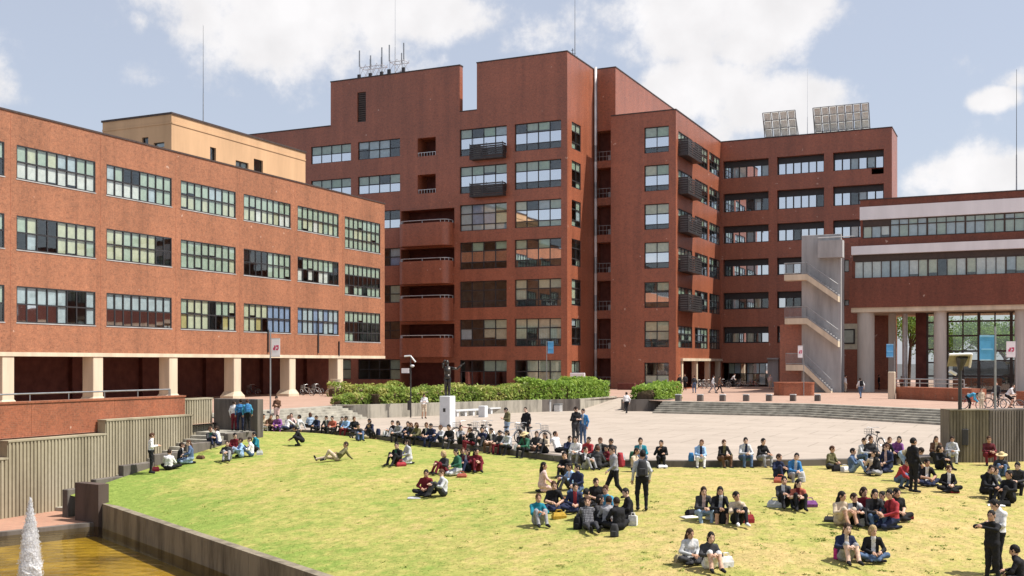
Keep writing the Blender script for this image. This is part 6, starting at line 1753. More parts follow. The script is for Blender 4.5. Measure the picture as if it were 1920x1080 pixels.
# patterned cloth: stripes and checks woven into the fabric
for nm, c1, c2, sc_ in (('plaid_grey', (.3, .3, .32), (.06, .06, .07), 22), ('plaid_red', (.36, .05, .05), (.05, .02, .03), 20), ('stripe_navy', (.62, .62, .64), (.03, .04, .09), 34), ('plaid_green', (.05, .14, .09), (.3, .32, .2), 20)):
    m, nt, out = new_mat('cloth_' + nm); b = bsdf(nt, out, c1, .85, .15); tcn = nt.nodes.new('ShaderNodeTexCoord'); ck = nt.nodes.new('ShaderNodeTexWave'); ck.bands_direction = 'Z'; ck.inputs['Scale'].default_value = sc_ / 3.0; ck.inputs['Distortion'].default_value = .6
    nt.links.new(tcn.outputs['Object'], ck.inputs['Vector']); f1 = ck.outputs['Fac']
    if 'plaid' in nm:
        c2k = nt.nodes.new('ShaderNodeTexWave'); c2k.bands_direction = 'X'; c2k.inputs['Scale'].default_value = sc_ / 3.0; nt.links.new(tcn.outputs['Object'], c2k.inputs['Vector']); mm = nt.nodes.new('ShaderNodeMath'); mm.operation = 'MULTIPLY'; nt.links.new(f1, mm.inputs[0]); nt.links.new(c2k.outputs['Fac'], mm.inputs[1]); f1 = mm.outputs[0]
    nt.links.new(ramp(nt, f1, [(.3, c2), (.6, c1)]), b.inputs['Base Color'])
HAIRM = {k: make_hair(k) for k in ('short', 'long', 'bob')}
BODY = {}
for i, (k, ps) in enumerate(POSES.items()):
    for v in range(4 if k in ('knees', 'cross', 'edge') else 2 if k in ('stand', 'kneel', 'out', 'walk', 'phone') else 1): BODY[(k, v)] = make_body(k, ps, 11 * i + 3 * v + 1)
def hat_mesh():
    mb = MB(); mb.ball((0, -.01, .07), (.105, .12, .09), 14, 7); n = 18; vs = [(0.1 * math.cos(6.283 * i / n), -.01 + .115 * math.sin(6.283 * i / n), .06) for i in range(n)] + [(.2 * math.cos(6.283 * i / n), -.01 + .21 * math.sin(6.283 * i / n), .035) for i in range(n)]
    mb.add(vs, [(i, (i + 1) % n, n + (i + 1) % n, n + i) for i in range(n)]); mb.add([(x, y, z + .01) for x, y, z in vs], [(i, n + i, n + (i + 1) % n, (i + 1) % n) for i in range(n)]); return mb.data('hat', 'straw', True)
HAT = hat_mesh()
def pack_data(m):
    mb = MB(); vs = []; n, rows_ = 10, 7
    for j in range(rows_ + 1):
        t = j / rows_; w = .15 * (1 - .35 * max(0, t - .55) / .45) ; d = .09 * (1 - .3 * t) + .02 * math.sin(t * 3); z = .44 * t
        for i in range(n): a_ = 6.283 * i / n; c, s = math.cos(a_), math.sin(a_); vs.append((w * abs(c) ** .6 * (1 if c > 0 else -1), d * abs(s) ** .6 * (1 if s > 0 else -1), z))
    fs = [(j * n + i, j * n + (i + 1) % n, (j + 1) * n + (i + 1) % n, (j + 1) * n + i) for j in range(rows_) for i in range(n)] + [tuple(range(n - 1, -1, -1)), tuple(rows_ * n + i for i in range(n))]
    mb.add(vs, fs); return mb.data('backpack', m, True)
_pc = {}
def bag_parts(kind, m):
    if (kind, m) in _pc: return _pc[(kind, m)]
    out = []
    if kind == 'pack':
        out.append(('body', pack_data(m))); mb = MB(); mb.cham(-.1, .1, -.13, -.07, .04, .22, .02); out.append(('pocket', mb.data('pocket', m)))
        for s in (-1, 1): mb = MB(); mb.poly([(.08 * s, .08, .4), (.09 * s, .15, .32), (.09 * s, .15, .16), (.1 * s, .09, .05)], .014, 5); out.append(('strap', mb.data('strap', 'cloth_black')))
    else:
        w, d, h = {'tote': (.2, .08, .3), 'duffel': (.24, .13, .22), 'box': (.2, .14, .16), 'basket': (.2, .16, .26), 'sheet': (.3, .2, .05), 'paper': (.14, .08, .34)}[kind]
        mb = MB(); q = .82 if kind in ('tote', 'duffel') else 1.0
        mb.add([(-w, -d, 0), (w, -d, 0), (w, d, 0), (-w, d, 0), (-w * 1.04, -d * 1.1, h * .5), (w * 1.04, -d * 1.1, h * .5), (w * 1.04, d * 1.1, h * .5), (-w * 1.04, d * 1.1, h * .5), (-w * q, -d * q * .7, h), (w * q, -d * q * .7, h), (w * q, d * q * .7, h), (-w * q, d * q * .7, h)],
               [(3, 2, 1, 0)] + [(b + i, b + (i + 1) % 4, b + 4 + (i + 1) % 4, b + 4 + i) for b in (0, 4) for i in range(4)] + [(8, 9, 10, 11)])
        out.append(('body', mb.data('body', m)))
        if kind in ('tote', 'duffel', 'paper', 'basket'):
            for s in (-1, 1): mb = MB(); mb.poly([(-w * .5, d * .5 * s, h * .98), (-w * .35, d * .4 * s, h + .1), (w * .35, d * .4 * s, h + .1), (w * .5, d * .5 * s, h * .98)], .01, 5); out.append(('handle', mb.data('handle', m)))
        if kind in ('box', 'sheet'): mb = MB(); mb.box(-w * .8, w * .8, -d * .55, d * .55, h, h + .015); out.append(('lid', mb.data('lid', m)))
    _pc[(kind, m)] = out
    return out
NAMES = {'pack': 'backpack', 'tote': 'tote_bag', 'duffel': 'duffel_bag', 'box': 'lunch_box', 'basket': 'basket', 'sheet': 'folded_sheet', 'paper': 'paper_bag'}
def bag(px, py, kind, m, lab, yaw=0, s=1.0):
    p = hit(px, py); e = empty(NAMES[kind], p + Vector((0, 0, -.01))); e.rotation_euler = (0, 0, YAW + math.radians(yaw)); e.scale = (s, s, s)
    for n_, me in bag_parts(kind, m): link(bpy.data.objects.new(n_, me), e)
    tag(e, lab, NAMES[kind].replace('_', ' '))
hair_objs = {}
def hair_data(kind, m):
    if (kind, m) not in hair_objs:
        me = HAIRM[kind].copy(); me.materials.clear(); me.materials.append(MATS[m]); hair_objs[(kind, m)] = me
    return hair_objs[(kind, m)]
COUNT = {}
def person(px, py, pose, face, top, bottom, lab, hair='short', inner=None, arm='l', leg='l', shoe='black', hc='hair_black', s=1.0, pack=None, hat=False, v=None, group='people resting on the lawn', dz=0.0, skin='skin_tone', pos=None):
    """face: 0 towards us, 90 to picture right, 180 away; arm/leg: l long, s short (skin shows)"""
    p = pos or hit(px, py)
    rp_ = random.Random(int(px * 7 + py)); s = s * rp_.uniform(.97, 1.06)
    if hc == 'hair_black': hc = rp_.choice(('hair_black', 'hair_black', 'hair_dark_brown', 'hair_dark_brown', 'hair_chestnut'))
    if skin == 'skin_tone': skin = rp_.choice(('skin_tone', 'skin_tone', 'skin_pale', 'skin_tan'))
    k = COUNT.get(pose, 0); COUNT[pose] = k + 1
    if v is None: v = k % 4 if (pose, 3) in BODY else k % 2
    if (pose, v) not in BODY: v = 0
    me, HMx, tor = BODY[(pose, v)]
    o = bpy.data.objects.new('person', me); link(o); o.location = p + Vector((0, 0, dz)); o.rotation_euler = (0, 0, YAW + math.pi + math.radians(face)); o.scale = (s, s, s)
    C_ = lambda c: MATS['cloth_' + c] if ('cloth_' + c) in MATS else MATS[c]
    sk = MATS[skin]
    mats = [sk, C_(top), C_(inner or top), C_(bottom), C_(shoe), C_(top) if arm == 'l' else sk, C_(bottom) if leg == 'l' else sk, MATS['hair_black'], MATS['lips']]
    for i, m in enumerate(mats): o.material_slots[i].link = 'OBJECT'; o.material_slots[i].material = m
    h = bpy.data.objects.new('hair', hair_data(hair, hc)); link(h, o); h.matrix_local = HMx
    if hat: h2 = bpy.data.objects.new('hat', HAT); link(h2, o); h2.matrix_local = HMx
    if pack:
        ch, up, fwd = tor; e = empty('backpack', o.location)
        bpy.context.view_layer.update()
        M = Matrix.Rotation(YAW + math.pi + math.radians(face), 4, 'Z'); base = ch - up * .26 - fwd * .2
        e.location = o.location + (M.to_3x3() @ base) * s; e.rotation_euler = (0, 0, YAW + math.pi + math.radians(face)); e.scale = (s, s, s)
        for n_, m_ in bag_parts('pack', 'cloth_' + pack): link(bpy.data.objects.new(n_, m_), e)
        tag(e, {'red': 'red backpack worn by the walker in grey shirt', 'charcoal': 'charcoal backpack on the standing person in pale shirt', 'blue': 'blue backpack on the child in cyan jacket', 'black': 'black backpack on the person walking to the round columns'}[pack], 'backpack')
    tag(o, lab, 'person', group)
    return o
G2 = 'people seated along the plaza edge'; G3 = 'people on the plaza'; G4 = 'people far off on the upper plaza'
PEOPLE = [
 # left lawn
 dict(a=(283, 888, 'phone', 110, 'white', 'black'), l='person standing alone in white shirt and black trousers by the garden stairs'),
 dict(a=(316, 881, 'cross', 175, 'white', 'black'), l='person in white shirt sitting with back to us near the garden stairs'),
 dict(a=(337, 868, 'cross', 100, 'black', 'denim'), inner='white', arm='s', l='person in black vest sitting left of the one in denim vest'),
 dict(a=(357, 869, 'kneel', -70, 'denim', 'paledenim'), hair='long', l='long-haired person in denim vest beside the brown bag'),
 dict(a=(395, 835, 'knees', 40, 'charcoal', 'navy'), inner='green', l='person in dark top, left of the pair by the low stair wall'),
 dict(a=(411, 835, 'cross', -80, 'white', 'navy'), hair='bob', l='person in pale blouse, right of the pair by the low stair wall'),
 dict(a=(426, 864, 'knees', 10, 'charcoal', 'grey'), l='person in charcoal jacket and grey jeans at the front of the left circle'),
 dict(a=(440, 848, 'cross', 20, 'maroon', 'brown'), l='person in dark red top in the left circle'),
 dict(a=(452, 858, 'knees', -60, 'sky', 'paledenim'), l='person in light blue shirt in the left circle'),
 dict(a=(471, 856, 'knees', -80, 'white', 'denim'), l='person in white shirt in the left circle facing left'),
 dict(a=(481, 846, 'cross', -60, 'teal', 'black'), l='person in dark teal at the right of the left circle'),
 dict(a=(439, 794, 'stand', 170, 'white', 'maroon'), s=.86, l='child in white top at the left of the three before the dark end wall', G=G3),
 dict(a=(451, 793, 'stand', 185, 'blue', 'navy'), s=.92, l='child in royal blue jacket in the middle of the three before the dark end wall', G=G3),
 dict(a=(464, 794, 'stand', 200, 'cyan', 'black'), s=.9, pack='blue', l='child in cyan jacket at the right of the three before the dark end wall', G=G3),
 dict(a=(494, 803, 'edge', 30, 'beige', 'white'), l='person in beige top at the left end of the plaza edge row', G=G2),
 dict(a=(506, 807, 'edge', 40, 'brown', 'black'), l='person in dark brown next to the banner pole foot', G=G2),
 dict(a=(519, 796, 'phone', 0, 'brown', 'pink'), l='person standing in brown top right behind the banner pole', G=G3),
 dict(a=(521, 809, 'edge', 10, 'purple', 'purple'), hair='bob', l='person in purple seated beside the banner pole', G=G2),
 dict(a=(537, 809, 'out', -30, 'white', 'navy'), l='person in white top and navy trousers right of the one in purple', G=G2),
 dict(a=(556, 806, 'out', -110, 'lightgrey', 'navy'), l='person in pale grey top stretching legs left on the plaza edge', G=G2),
 dict(a=(583, 802, 'cross', -150, 'paledenim', 'black'), hair='bob', l='person in faded denim with back turned, left of the one in orange', G=G2),
 dict(a=(561, 836, 'crouch', -75, 'black', 'black'), l='person all in black crouching alone on the upper lawn'),
 dict(a=(616, 806, 'edge', 10, 'charcoal', 'black'), inner='lightgrey', l='person in charcoal jacket left of the one in orange', G=G2),
 dict(a=(629, 807, 'edge', -10, 'orange', 'charcoal'), l='person in bright orange-red shirt on the plaza edge', G=G2),
 dict(a=(632, 864, 'recline', -80, 'olive', 'beige'), inner='charcoal', l='person reclining alone in olive shirt and beige trousers'),
 dict(a=(655, 825, 'edge', 0, 'sky', 'maroon'), l='person in sky blue shirt and maroon trousers on the plaza edge', G=G2),
 dict(a=(664, 818, 'cross', 20, 'black', 'black'), l='person in black half hidden behind the one in sky blue', G=G2),
 dict(a=(687, 823, 'out', -60, 'black', 'khaki'), l='person in black top stretching khaki legs toward the left', G=G2),
 dict(a=(738, 822, 'knees', -40, 'black', 'grey'), l='person in black top hugging grey knees left of the lamp post', G=G2),
 dict(a=(754, 819, 'edge', 160, 'grey', 'black'), hair='bob', l='person in grey with back turned, just left of the lamp post line', G=G2),
 dict(a=(777, 824, 'edge', 30, 'charcoal', 'black'), hair='long', l='long-haired person in charcoal coat before the statue', G=G2),
 dict(a=(801, 828, 'cross', -20, 'black', 'navy'), inner='lightgrey', arm='s', l='person in black vest over grey before the statue', G=G2),
 dict(a=(828, 831, 'knees', -50, 'lightgrey', 'navy'), inner='white', l='person in white shirt and navy jeans under the statue', G=G2),
 dict(a=(849, 833, 'edge', -25, 'black', 'charcoal'), l='person in black right of the one in white under the statue', G=G2),
 dict(a=(795, 785, 'phone', 20, 'white', 'beige'), leg='s', l='person in white standing against the planter wall between lamp and statue', G=G3),
 dict(a=(890, 836, 'eat', -60, 'black', 'maroon'), l='person in black jacket seated among the bicycles, second from the left', G=G2),
 dict(a=(928, 839, 'edge', 0, 'black', 'brown'), arm='s', inner='white', l='person in black tee and brown trousers among the bicycles', G=G2),
 dict(a=(945, 837, 'edge', 40, 'charcoal', 'maroon'), l='person in charcoal before the standing one in khaki', G=G2),
 dict(a=(951, 828, 'phone', -60, 'olive', 'paledenim'), l='person standing in olive jacket and pale jeans among the bicycles', G=G3),
 dict(a=(986, 828, 'stand', -30, 'black', 'black'), l='person standing in long black coat among the bicycles', G=G3),
 dict(a=(991, 843, 'edge', -20, 'green', 'black'), inner='charcoal', hc='hair_brown', hair='bob', hat=True, l='person in dark green jacket and straw hat on the plaza edge', G=G2),
 dict(a=(1022, 850, 'knees', -35, 'beige', 'black'), inner='charcoal', hair='long', l='long-haired person in beige cardigan left of the one in white', G=G2),
 dict(a=(1047, 848, 'out', 40, 'white', 'black'), l='person in white shirt stretching black legs to the right', G=G2),
 dict(a=(1079, 836, 'phone', 30, 'black', 'charcoal'), s=1.03, l='person standing in black suit, left of the two behind the red shirt', G=G3),
 dict(a=(1093, 835, 'stand', -30, 'blue', 'denim'), inner='lightgrey', l='person standing in blue shirt, right of the two behind the red shirt', G=G3),
 # centre knots
 dict(a=(1086, 866, 'edge', 15, 'white', 'grey'), l='person in white shirt left of the one in red', G=G2),
 dict(a=(1107, 871, 'edge', -10, 'red', 'lightgrey'), l='person in red shirt and pale trousers on the plaza edge', G=G2),
 dict(a=(1130, 868, 'edge', -20, 'charcoal', 'black'), inner='white', l='person in charcoal cardigan over white right of the one in red', G=G2),
 dict(a=(1149, 866, 'edge', -30, 'charcoal', 'navy'), l='person in dark jacket behind the walker with red backpack', G=G2),
 dict(a=(1152, 938, 'walk', -75, 'grey', 'black'), pack='red', l='person walking left in grey shirt and black trousers'),
 dict(a=(1204, 958, 'stand', 175, 'lightgrey', 'black'), pack='charcoal', l='person standing with back to us in pale shirt, right of the centre circle'),
 dict(a=(1201, 870, 'edge', 0, 'teal', 'denim'), inner='lightgrey', l='person in blue-green denim jacket seated left of the black coat', G=G2),
 dict(a=(1239, 872, 'eat', -10, 'black', 'black'), l='person in long black coat eating on the bare plaza edge', G=G2),
 dict(a=(1311, 873, 'edge', -5, 'sky', 'white'), inner='navy', l='person in sky blue shirt and white trousers on the bare plaza edge', G=G2),
 dict(a=(1352, 873, 'edge', 20, 'black', 'brown'), inner='olive', l='person in black shirt and brown trousers beside the olive bag', G=G2),
 dict(a=(1392, 873, 'edge', 10, 'lightgrey', 'denim'), inner='navy', l='person in pale grey jacket and jeans, left of the black sweater', G=G2),
 dict(a=(1425, 873, 'edge', 25, 'black', 'grey'), l='person in black sweater and grey jeans on the plaza edge', G=G2),
 dict(a=(1459, 897, 'knees', 20, 'navy', 'navy'), hc='hair_brown', l='person in navy sweater, left of the pair on the lawn by the edge'),
 dict(a=(1489, 902, 'edge', 0, 'blue', 'grey'), inner='lightgrey', l='person in blue and white top and grey trousers near the rust red one', dz=-.18),
 dict(a=(1017, 923, 'kneel', 100, 'pink', 'pink'), hair='long', l='long-haired person in pink blouse kneeling behind the centre circle'),
 dict(a=(1061, 894, 'knees', -20, 'black', 'black'), l='person in black between the pink blouse and the grey walker'),
 dict(a=(1071, 918, 'knees', -60, 'sky', 'charcoal'), inner='white', l='person in light blue shirt facing left behind the centre circle'),
 dict(a=(1009, 984, 'knees', 15, 'teal', 'grey'), l='person in teal sweater at the left of the centre circle'),
 dict(a=(1037, 958, 'cross', 10, 'black', 'navy'), arm='s', l='person in black tee left behind in the centre circle'),
 dict(a=(1077, 960, 'cross', 0, 'navy', 'navy'), inner='red', l='person in navy shirt with red front in the centre circle'),
 dict(a=(1117, 948, 'cross', 10, 'black', 'black'), arm='s', l='person in black tee with folded hands at the back of the centre circle'),
 dict(a=(1139, 968, 'cross', -40, 'cyan', 'navy'), arm='s', l='person in bright cyan tee in the centre circle'),
 dict(a=(1178, 982, 'kneel', -80, 'black', 'black'), l='person in black jacket at the right of the centre circle'),
 dict(a=(1104, 992, 'out', 10, 'plaid_grey', 'charcoal'), hc='hair_black', l='person in grey plaid shirt stretching legs toward us', arm='l'),
 dict(a=(1141, 990, 'cross', 170, 'grey', 'black'), l='person in grey with back to us behind the black backpack'),
 dict(a=(746, 872, 'knees', -30, 'black', 'black'), inner='green', l='person in black, left of the pair on the middle lawn'),
 dict(a=(766, 870, 'kneel', -60, 'lightgrey', 'lightgrey'), hair='long', l='long-haired person in pale cardigan, right of the pair with the red bag'),
 dict(a=(799, 929, 'cross', -10, 'maroon', 'black'), l='person in dark red jacket at the front of the middle knot'),
 dict(a=(831, 930, 'knees', -70, 'lightgrey', 'charcoal'), inner='white', l='person in pale shirt right of the dark red jacket'),
 dict(a=(834, 888, 'knees', -50, 'charcoal', 'maroon'), hc='hair_blond', hair='bob', l='fair-haired person in charcoal left of the green cardigan'),
 dict(a=(858, 891, 'kneel', -60, 'green', 'lightgrey'), hair='bob', l='person in green cardigan in the middle knot'),
 dict(a=(877, 884, 'knees', -30, 'plaid_red', 'navy'), inner='lightgrey', hair='bob', l='person in red checked top right of the green cardigan'),
 dict(a=(893, 884, 'knees', 10, 'maroon', 'maroon'), hair='long', l='person in burgundy at the right of the middle knot'),
 # right lawn
 dict(a=(1316, 974, 'edge', 10, 'charcoal', 'paledenim'), inner='pink', hair='long', l='long-haired person in dark jacket and pale jeans, left of the trio', dz=-.2),
 dict(a=(1346, 976, 'edge', 5, 'black', 'black'), inner='lightgrey', leg='s', hair='long', l='long-haired person in black dress, middle of the trio', dz=-.2),
 dict(a=(1382, 982, 'knees', 5, 'beige', 'black'), shoe='white', l='person in beige shirt, right of the trio beside the red bag'),
 dict(a=(1291, 1056, 'cross', 20, 'lightgrey', 'charcoal'), hair='long', hc='hair_brown', inner='white', l='long-haired person in pale grey, left of the pair with the white bag'),
 dict(a=(1330, 1066, 'knees', 10, 'charcoal', 'white'), leg='s', hair='bob', l='person in charcoal top and white skirt, right of the pair with the white bag'),
 dict(a=(1470, 950, 'knees', 0, 'charcoal', 'black'), inner='white', l='person in charcoal with white collar left of the rust red one'),
 dict(a=(1497, 954, 'knees', -5, 'orange', 'black'), hair='long', inner='maroon', arm='s', l='person in rust red top beside the purple bag'),
 dict(a=(1556, 879, 'cross', 40, 'olive', 'charcoal'), l='person in olive jacket left of the white basket', G=G2),
 dict(a=(1612, 884, 'edge', 30, 'lightgrey', 'denim'), inner='charcoal', l='person in pale grey sweatshirt and jeans right of the white basket', G=G2),
 dict(a=(1637, 889, 'knees', 170, 'beige', 'black'), l='person in cream shirt with back to us before the dark bicycle'),
 dict(a=(1657, 866, 'edge', 20, 'black', 'black'), l='person in black next to the dark bicycle', G=G2),
 dict(a=(1664, 886, 'kneel', -50, 'navy', 'navy'), inner='pink', l='person in navy blazer over pink kneeling at the right edge'),
 dict(a=(1693, 916, 'crouch', 30, 'red', 'denim'), l='person in red crouching left behind the standing black jacket'),
 dict(a=(1713, 924, 'stand', 110, 'black', 'black'), s=1.0, l='person standing in black jacket on the right lawn'),
 dict(a=(1699, 902, 'bend', 60, 'khaki', 'paledenim'), l='person in khaki bending over behind the standing black jacket'),
 dict(a=(1735, 911, 'cross', 10, 'black', 'navy'), inner='white', arm='s', l='person in black vest over white right of the standing black jacket'),
 dict(a=(1748, 872, 'edge', 0, 'brown', 'black'), hair='long', hc='hair_brown', inner='beige', l='brown-haired person in brown coat, left of the pair by the block wall', G=G2),
 dict(a=(1778, 872, 'edge', -10, 'lightgrey', 'lightgrey'), hair='long', l='long-haired person in pale coat, right of the pair by the block wall', G=G2),
 dict(a=(1776, 922, 'cross', 0, 'black', 'black'), inner='white', l='person in black varsity jacket with white front'),
 dict(a=(1853, 872, 'edge', -10, 'plaid_red', 'maroon'), inner='plaid_red', l='person in red plaid seated against the ribbed block', G=G2),
 dict(a=(1877, 893, 'knees', -20, 'charcoal', 'denim'), hat=True, hair='bob', hc='hair_brown', l='person in straw hat and dark jacket before the ribbed block'),
 dict(a=(1850, 932, 'edge', 10, 'black', 'black'), inner='charcoal', hair='bob', l='person in black left of the large dark reclining figure', dz=-.2),
 dict(a=(1893, 942, 'knees', -60, 'black', 'black'), s=1.05, l='person in black hunched forward at the right edge of the lawn'),
 dict(a=(1576, 984, 'knees', 20, 'beige', 'beige'), leg='s', hair='long', l='long-haired person in beige dress with bare legs, left of the right circle'),
 dict(a=(1602, 983, 'knees', 10, 'lightgrey', 'black'), inner='black', l='person in pale shirt and black vest in the right circle'),
 dict(a=(1636, 984, 'edge', 5, 'charcoal', 'denim'), inner='black', hair='bob', hat=False, l='person in hooded charcoal top and jeans in the right circle', dz=-.2),
 dict(a=(1679, 975, 'cross', 10, 'black', 'black'), arm='s', l='person in black tee at the back of the right circle'),
 dict(a=(1673, 991, 'kneel', -70, 'red', 'navy'), hair='bob', l='person in red hoodie facing left in the right circle', inner='maroon'),
 dict(a=(1585, 1052, 'knees', 5, 'navy', 'grey'), hair='long', hc='hair_brown', inner='beige', leg='s', l='long-haired person in navy denim beside the pink bag'),
 dict(a=(1634, 1052, 'cross', 0, 'black', 'denim'), hair='bob', hc='hair_blond', inner='white', l='fair-haired person in black jacket over white tee'),
 dict(a=(1860, 1096, 'reach', -60, 'black', 'black'), s=1.0, l='person standing in black tracksuit with raised arms at the lower right'),
 dict(a=(1871, 1078, 'phone', -70, 'white', 'black'), s=1.03, l='person standing in white shirt behind the black tracksuit'),
 dict(a=(1912, 1097, 'cross', -120, 'black', 'black'), s=1.05, l='dark seated person cut by the lower right corner'),
 # fillers of the dense row and knots
 dict(a=(546, 804, 'knees', 20, 'pink', 'charcoal'), hair='long', l='long-haired person in dusty pink between the two pale tops at left', G=G2),
 dict(a=(597, 805, 'edge', -20, 'navy', 'black'), l='person in navy between faded denim and charcoal jacket at left', G=G2),
 dict(a=(643, 811, 'knees', -30, 'grey', 'black'), hair='bob', l='person in grey right of the orange-red shirt', G=G2),
 dict(a=(673, 826, 'knees', 20, 'charcoal', 'denim'), l='person in charcoal and jeans right of the sky blue shirt', G=G2),
 dict(a=(700, 824, 'edge', 10, 'navy', 'charcoal'), hair='bob', l='person in navy left of the navy backpack', G=G2),
 dict(a=(765, 829, 'knees', -10, 'black', 'navy'), inner='grey', l='person in black and navy before the long-haired charcoal coat', G=G2),
 dict(a=(789, 824, 'edge', -40, 'olive', 'black'), hair='bob', l='person in olive between charcoal coat and black vest', G=G2),
 dict(a=(815, 824, 'edge', 30, 'navy', 'navy'), l='person all in navy between black vest and white shirt', G=G2),
 dict(a=(864, 833, 'knees', 30, 'grey', 'black'), hair='long', l='long-haired person in grey left of the red-framed bicycle', G=G2),
 dict(a=(905, 838, 'knees', -20, 'navy', 'charcoal'), l='person in navy left of the black backpack among bicycles', G=G2),
 dict(a=(958, 841, 'edge', 0, 'lightgrey', 'black'), hair='bob', l='person in pale grey below the standing olive jacket', G=G2),
 dict(a=(977, 843, 'knees', 25, 'black', 'black'), l='person in black left of the straw hat and green jacket', G=G2),
 dict(a=(1006, 846, 'cross', -15, 'charcoal', 'brown'), l='person in charcoal left of the beige cardigan', G=G2),
 dict(a=(1066, 856, 'knees', 30, 'navy', 'black'), l='person in navy between the stretched black legs and white shirt', G=G2),
 dict(a=(1097, 880, 'knees', 40, 'black', 'grey'), inner='white', l='person in black on the grass below the red shirt'),
 dict(a=(1119, 880, 'cross', 170, 'charcoal', 'black'), l='person in charcoal with back to us below the red shirt'),
 dict(a=(1140, 876, 'knees', -60, 'maroon', 'black'), hair='bob', l='person in dark red just left of the walker with red backpack'),
 dict(a=(1084, 928, 'kneel', -40, 'navy', 'denim'), l='person in navy right of the light blue shirt'),
 dict(a=(1094, 975, 'cross', 120, 'black', 'charcoal'), l='person in black crouched in the heart of the centre circle'),
 dict(a=(1123, 985, 'knees', 60, 'charcoal', 'black'), hair='bob', l='person in charcoal between grey plaid and cyan tee'),
 dict(a=(1160, 994, 'cross', -150, 'black', 'black'), l='person in black with back turned at the lower right of the centre circle'),
 dict(a=(1190, 884, 'knees', 60, 'beige', 'charcoal'), hair='long', l='long-haired person in beige below the blue-green denim jacket'),
 dict(a=(866, 880, 'cross', 10, 'charcoal', 'black'), hair='bob', l='person in charcoal behind the green cardigan'),
 dict(a=(1598, 886, 'knees', 60, 'denim', 'paledenim'), l='person in denim between white basket and grey sweatshirt'),
 dict(a=(1626, 880, 'edge', 10, 'charcoal', 'black'), l='person in charcoal behind the cream shirt', G=G2),
 dict(a=(1647, 892, 'cross', -100, 'black', 'grey'), hair='bob', l='person in black right of the cream shirt'),
 dict(a=(1678, 884, 'edge', -20, 'purple', 'black'), hair='bob', l='person in purple right of the navy blazer', G=G2),
 dict(a=(1722, 905, 'knees', -60, 'charcoal', 'navy'), l='person in charcoal right behind the standing black jacket'),
 dict(a=(1762, 880, 'knees', 20, 'black', 'black'), hair='bob', l='person in black between brown coat and pale coat'),
 dict(a=(1617, 975, 'cross', 0, 'maroon', 'black'), hair='bob', l='person in dark red behind the right circle'),
 dict(a=(1655, 980, 'knees', -40, 'black', 'denim'), l='person in black and jeans between hooded top and red hoodie'),
 dict(a=(1862, 925, 'cross', 20, 'grey', 'black'), l='person in grey behind the pair at the right lawn edge'),
 dict(a=(1908, 925, 'edge', -30, 'charcoal', 'black'), l='person in charcoal at the right picture edge behind the hunched one', dz=-.15),
 # far plaza
 dict(a=(1274, 733, 'stand', 20, 'black', 'charcoal'), l='leftmost far person in black by the small hedge', G=G4),
 dict(a=(1284, 732, 'stand', -20, 'charcoal', 'black'), l='second far person from the left, in charcoal, by the small hedge', G=G4),
 dict(a=(1302, 737, 'stand', 180, 'charcoal', 'denim'), l='far person in dark top alone before the bicycle row', G=G4),
 dict(a=(1336, 738, 'walk', 90, 'lightgrey', 'grey'), l='far person in pale grey, left of the walking pair', G=G4),
 dict(a=(1348, 738, 'walk', 80, 'brown', 'black'), inner='pink', l='far person in brown, right of the walking pair', G=G4),
 dict(a=(1374, 728, 'ride', 80, 'white', 'black'), l='far cyclist in white shirt before the tower', G=G4),
 dict(a=(1444, 730, 'stand', 0, 'pink', 'beige'), hair='long', l='far person in pale pink dress before the shaded entrance', G=G4, leg='s'),
 dict(a=(1614, 748, 'walk', 180, 'white', 'denim'), pack='black', l='person in white shirt walking away to the round columns', G=G4),
 dict(a=(1585, 736, 'stand', 90, 'white', 'beige'), l='far person in white beside the foot of the fire stair', G=G4),
 dict(a=(1175, 776, 'walk', 190, 'white', 'black'), l='person in white top walking up the ramp between the hedges', G=G3),
 dict(a=(1818, 771, 'bend', 60, 'cyan', 'black'), s=.95, l='person in bright blue bending behind the block wall', G=G4),
 dict(a=(1840, 772, 'stand', 0, 'beige', 'beige'), s=.8, hair='bob', l='small person in beige behind the block wall', G=G4),
 dict(a=(1893, 769, 'ride', 60, 'white', 'black'), s=.98, leg='s', l='cyclist in white shirt behind the block wall at right', G=G4),
 dict(a=(1868, 763, 'stand', -40, 'charcoal', 'black'), l='person in charcoal behind the largest blue banner pole', G=G4),
 dict(a=(1690, 733, 'stand', 10, 'orange', 'brown'), s=.95, l='far person in rust top at the pale gate post', G=G4),
 dict(a=(1648, 731, 'stand', 60, 'black', 'black'), l='far person in black in the shade of the first columns', G=G4),
]
def on_kerb(px):
    """where a seated person's feet rest when sitting on the plaza kerb in this direction, and which way the kerb faces"""
    best = None
    for a_, b_ in zip(dens_edge[:-1], dens_edge[1:]):
        a_, b_ = Vector(a_), Vector(b_); A_ = 960 + FPX * (a_.dot(Vector(RT)) / a_.dot(Vector(FW))); B_ = 960 + FPX * (b_.dot(Vector(RT)) / b_.dot(Vector(FW)))
        if min(A_, B_) <= px <= max(A_, B_) and A_ != B_:
            c = a_.lerp(b_, (px - A_) / (B_ - A_)); d = (b_ - a_).normalized(); n_ = Vector((d.y, -d.x))
            if best is None or c.dot(Vector(FW)) < best[0].dot(Vector(FW)): best = (c, n_)
    return best
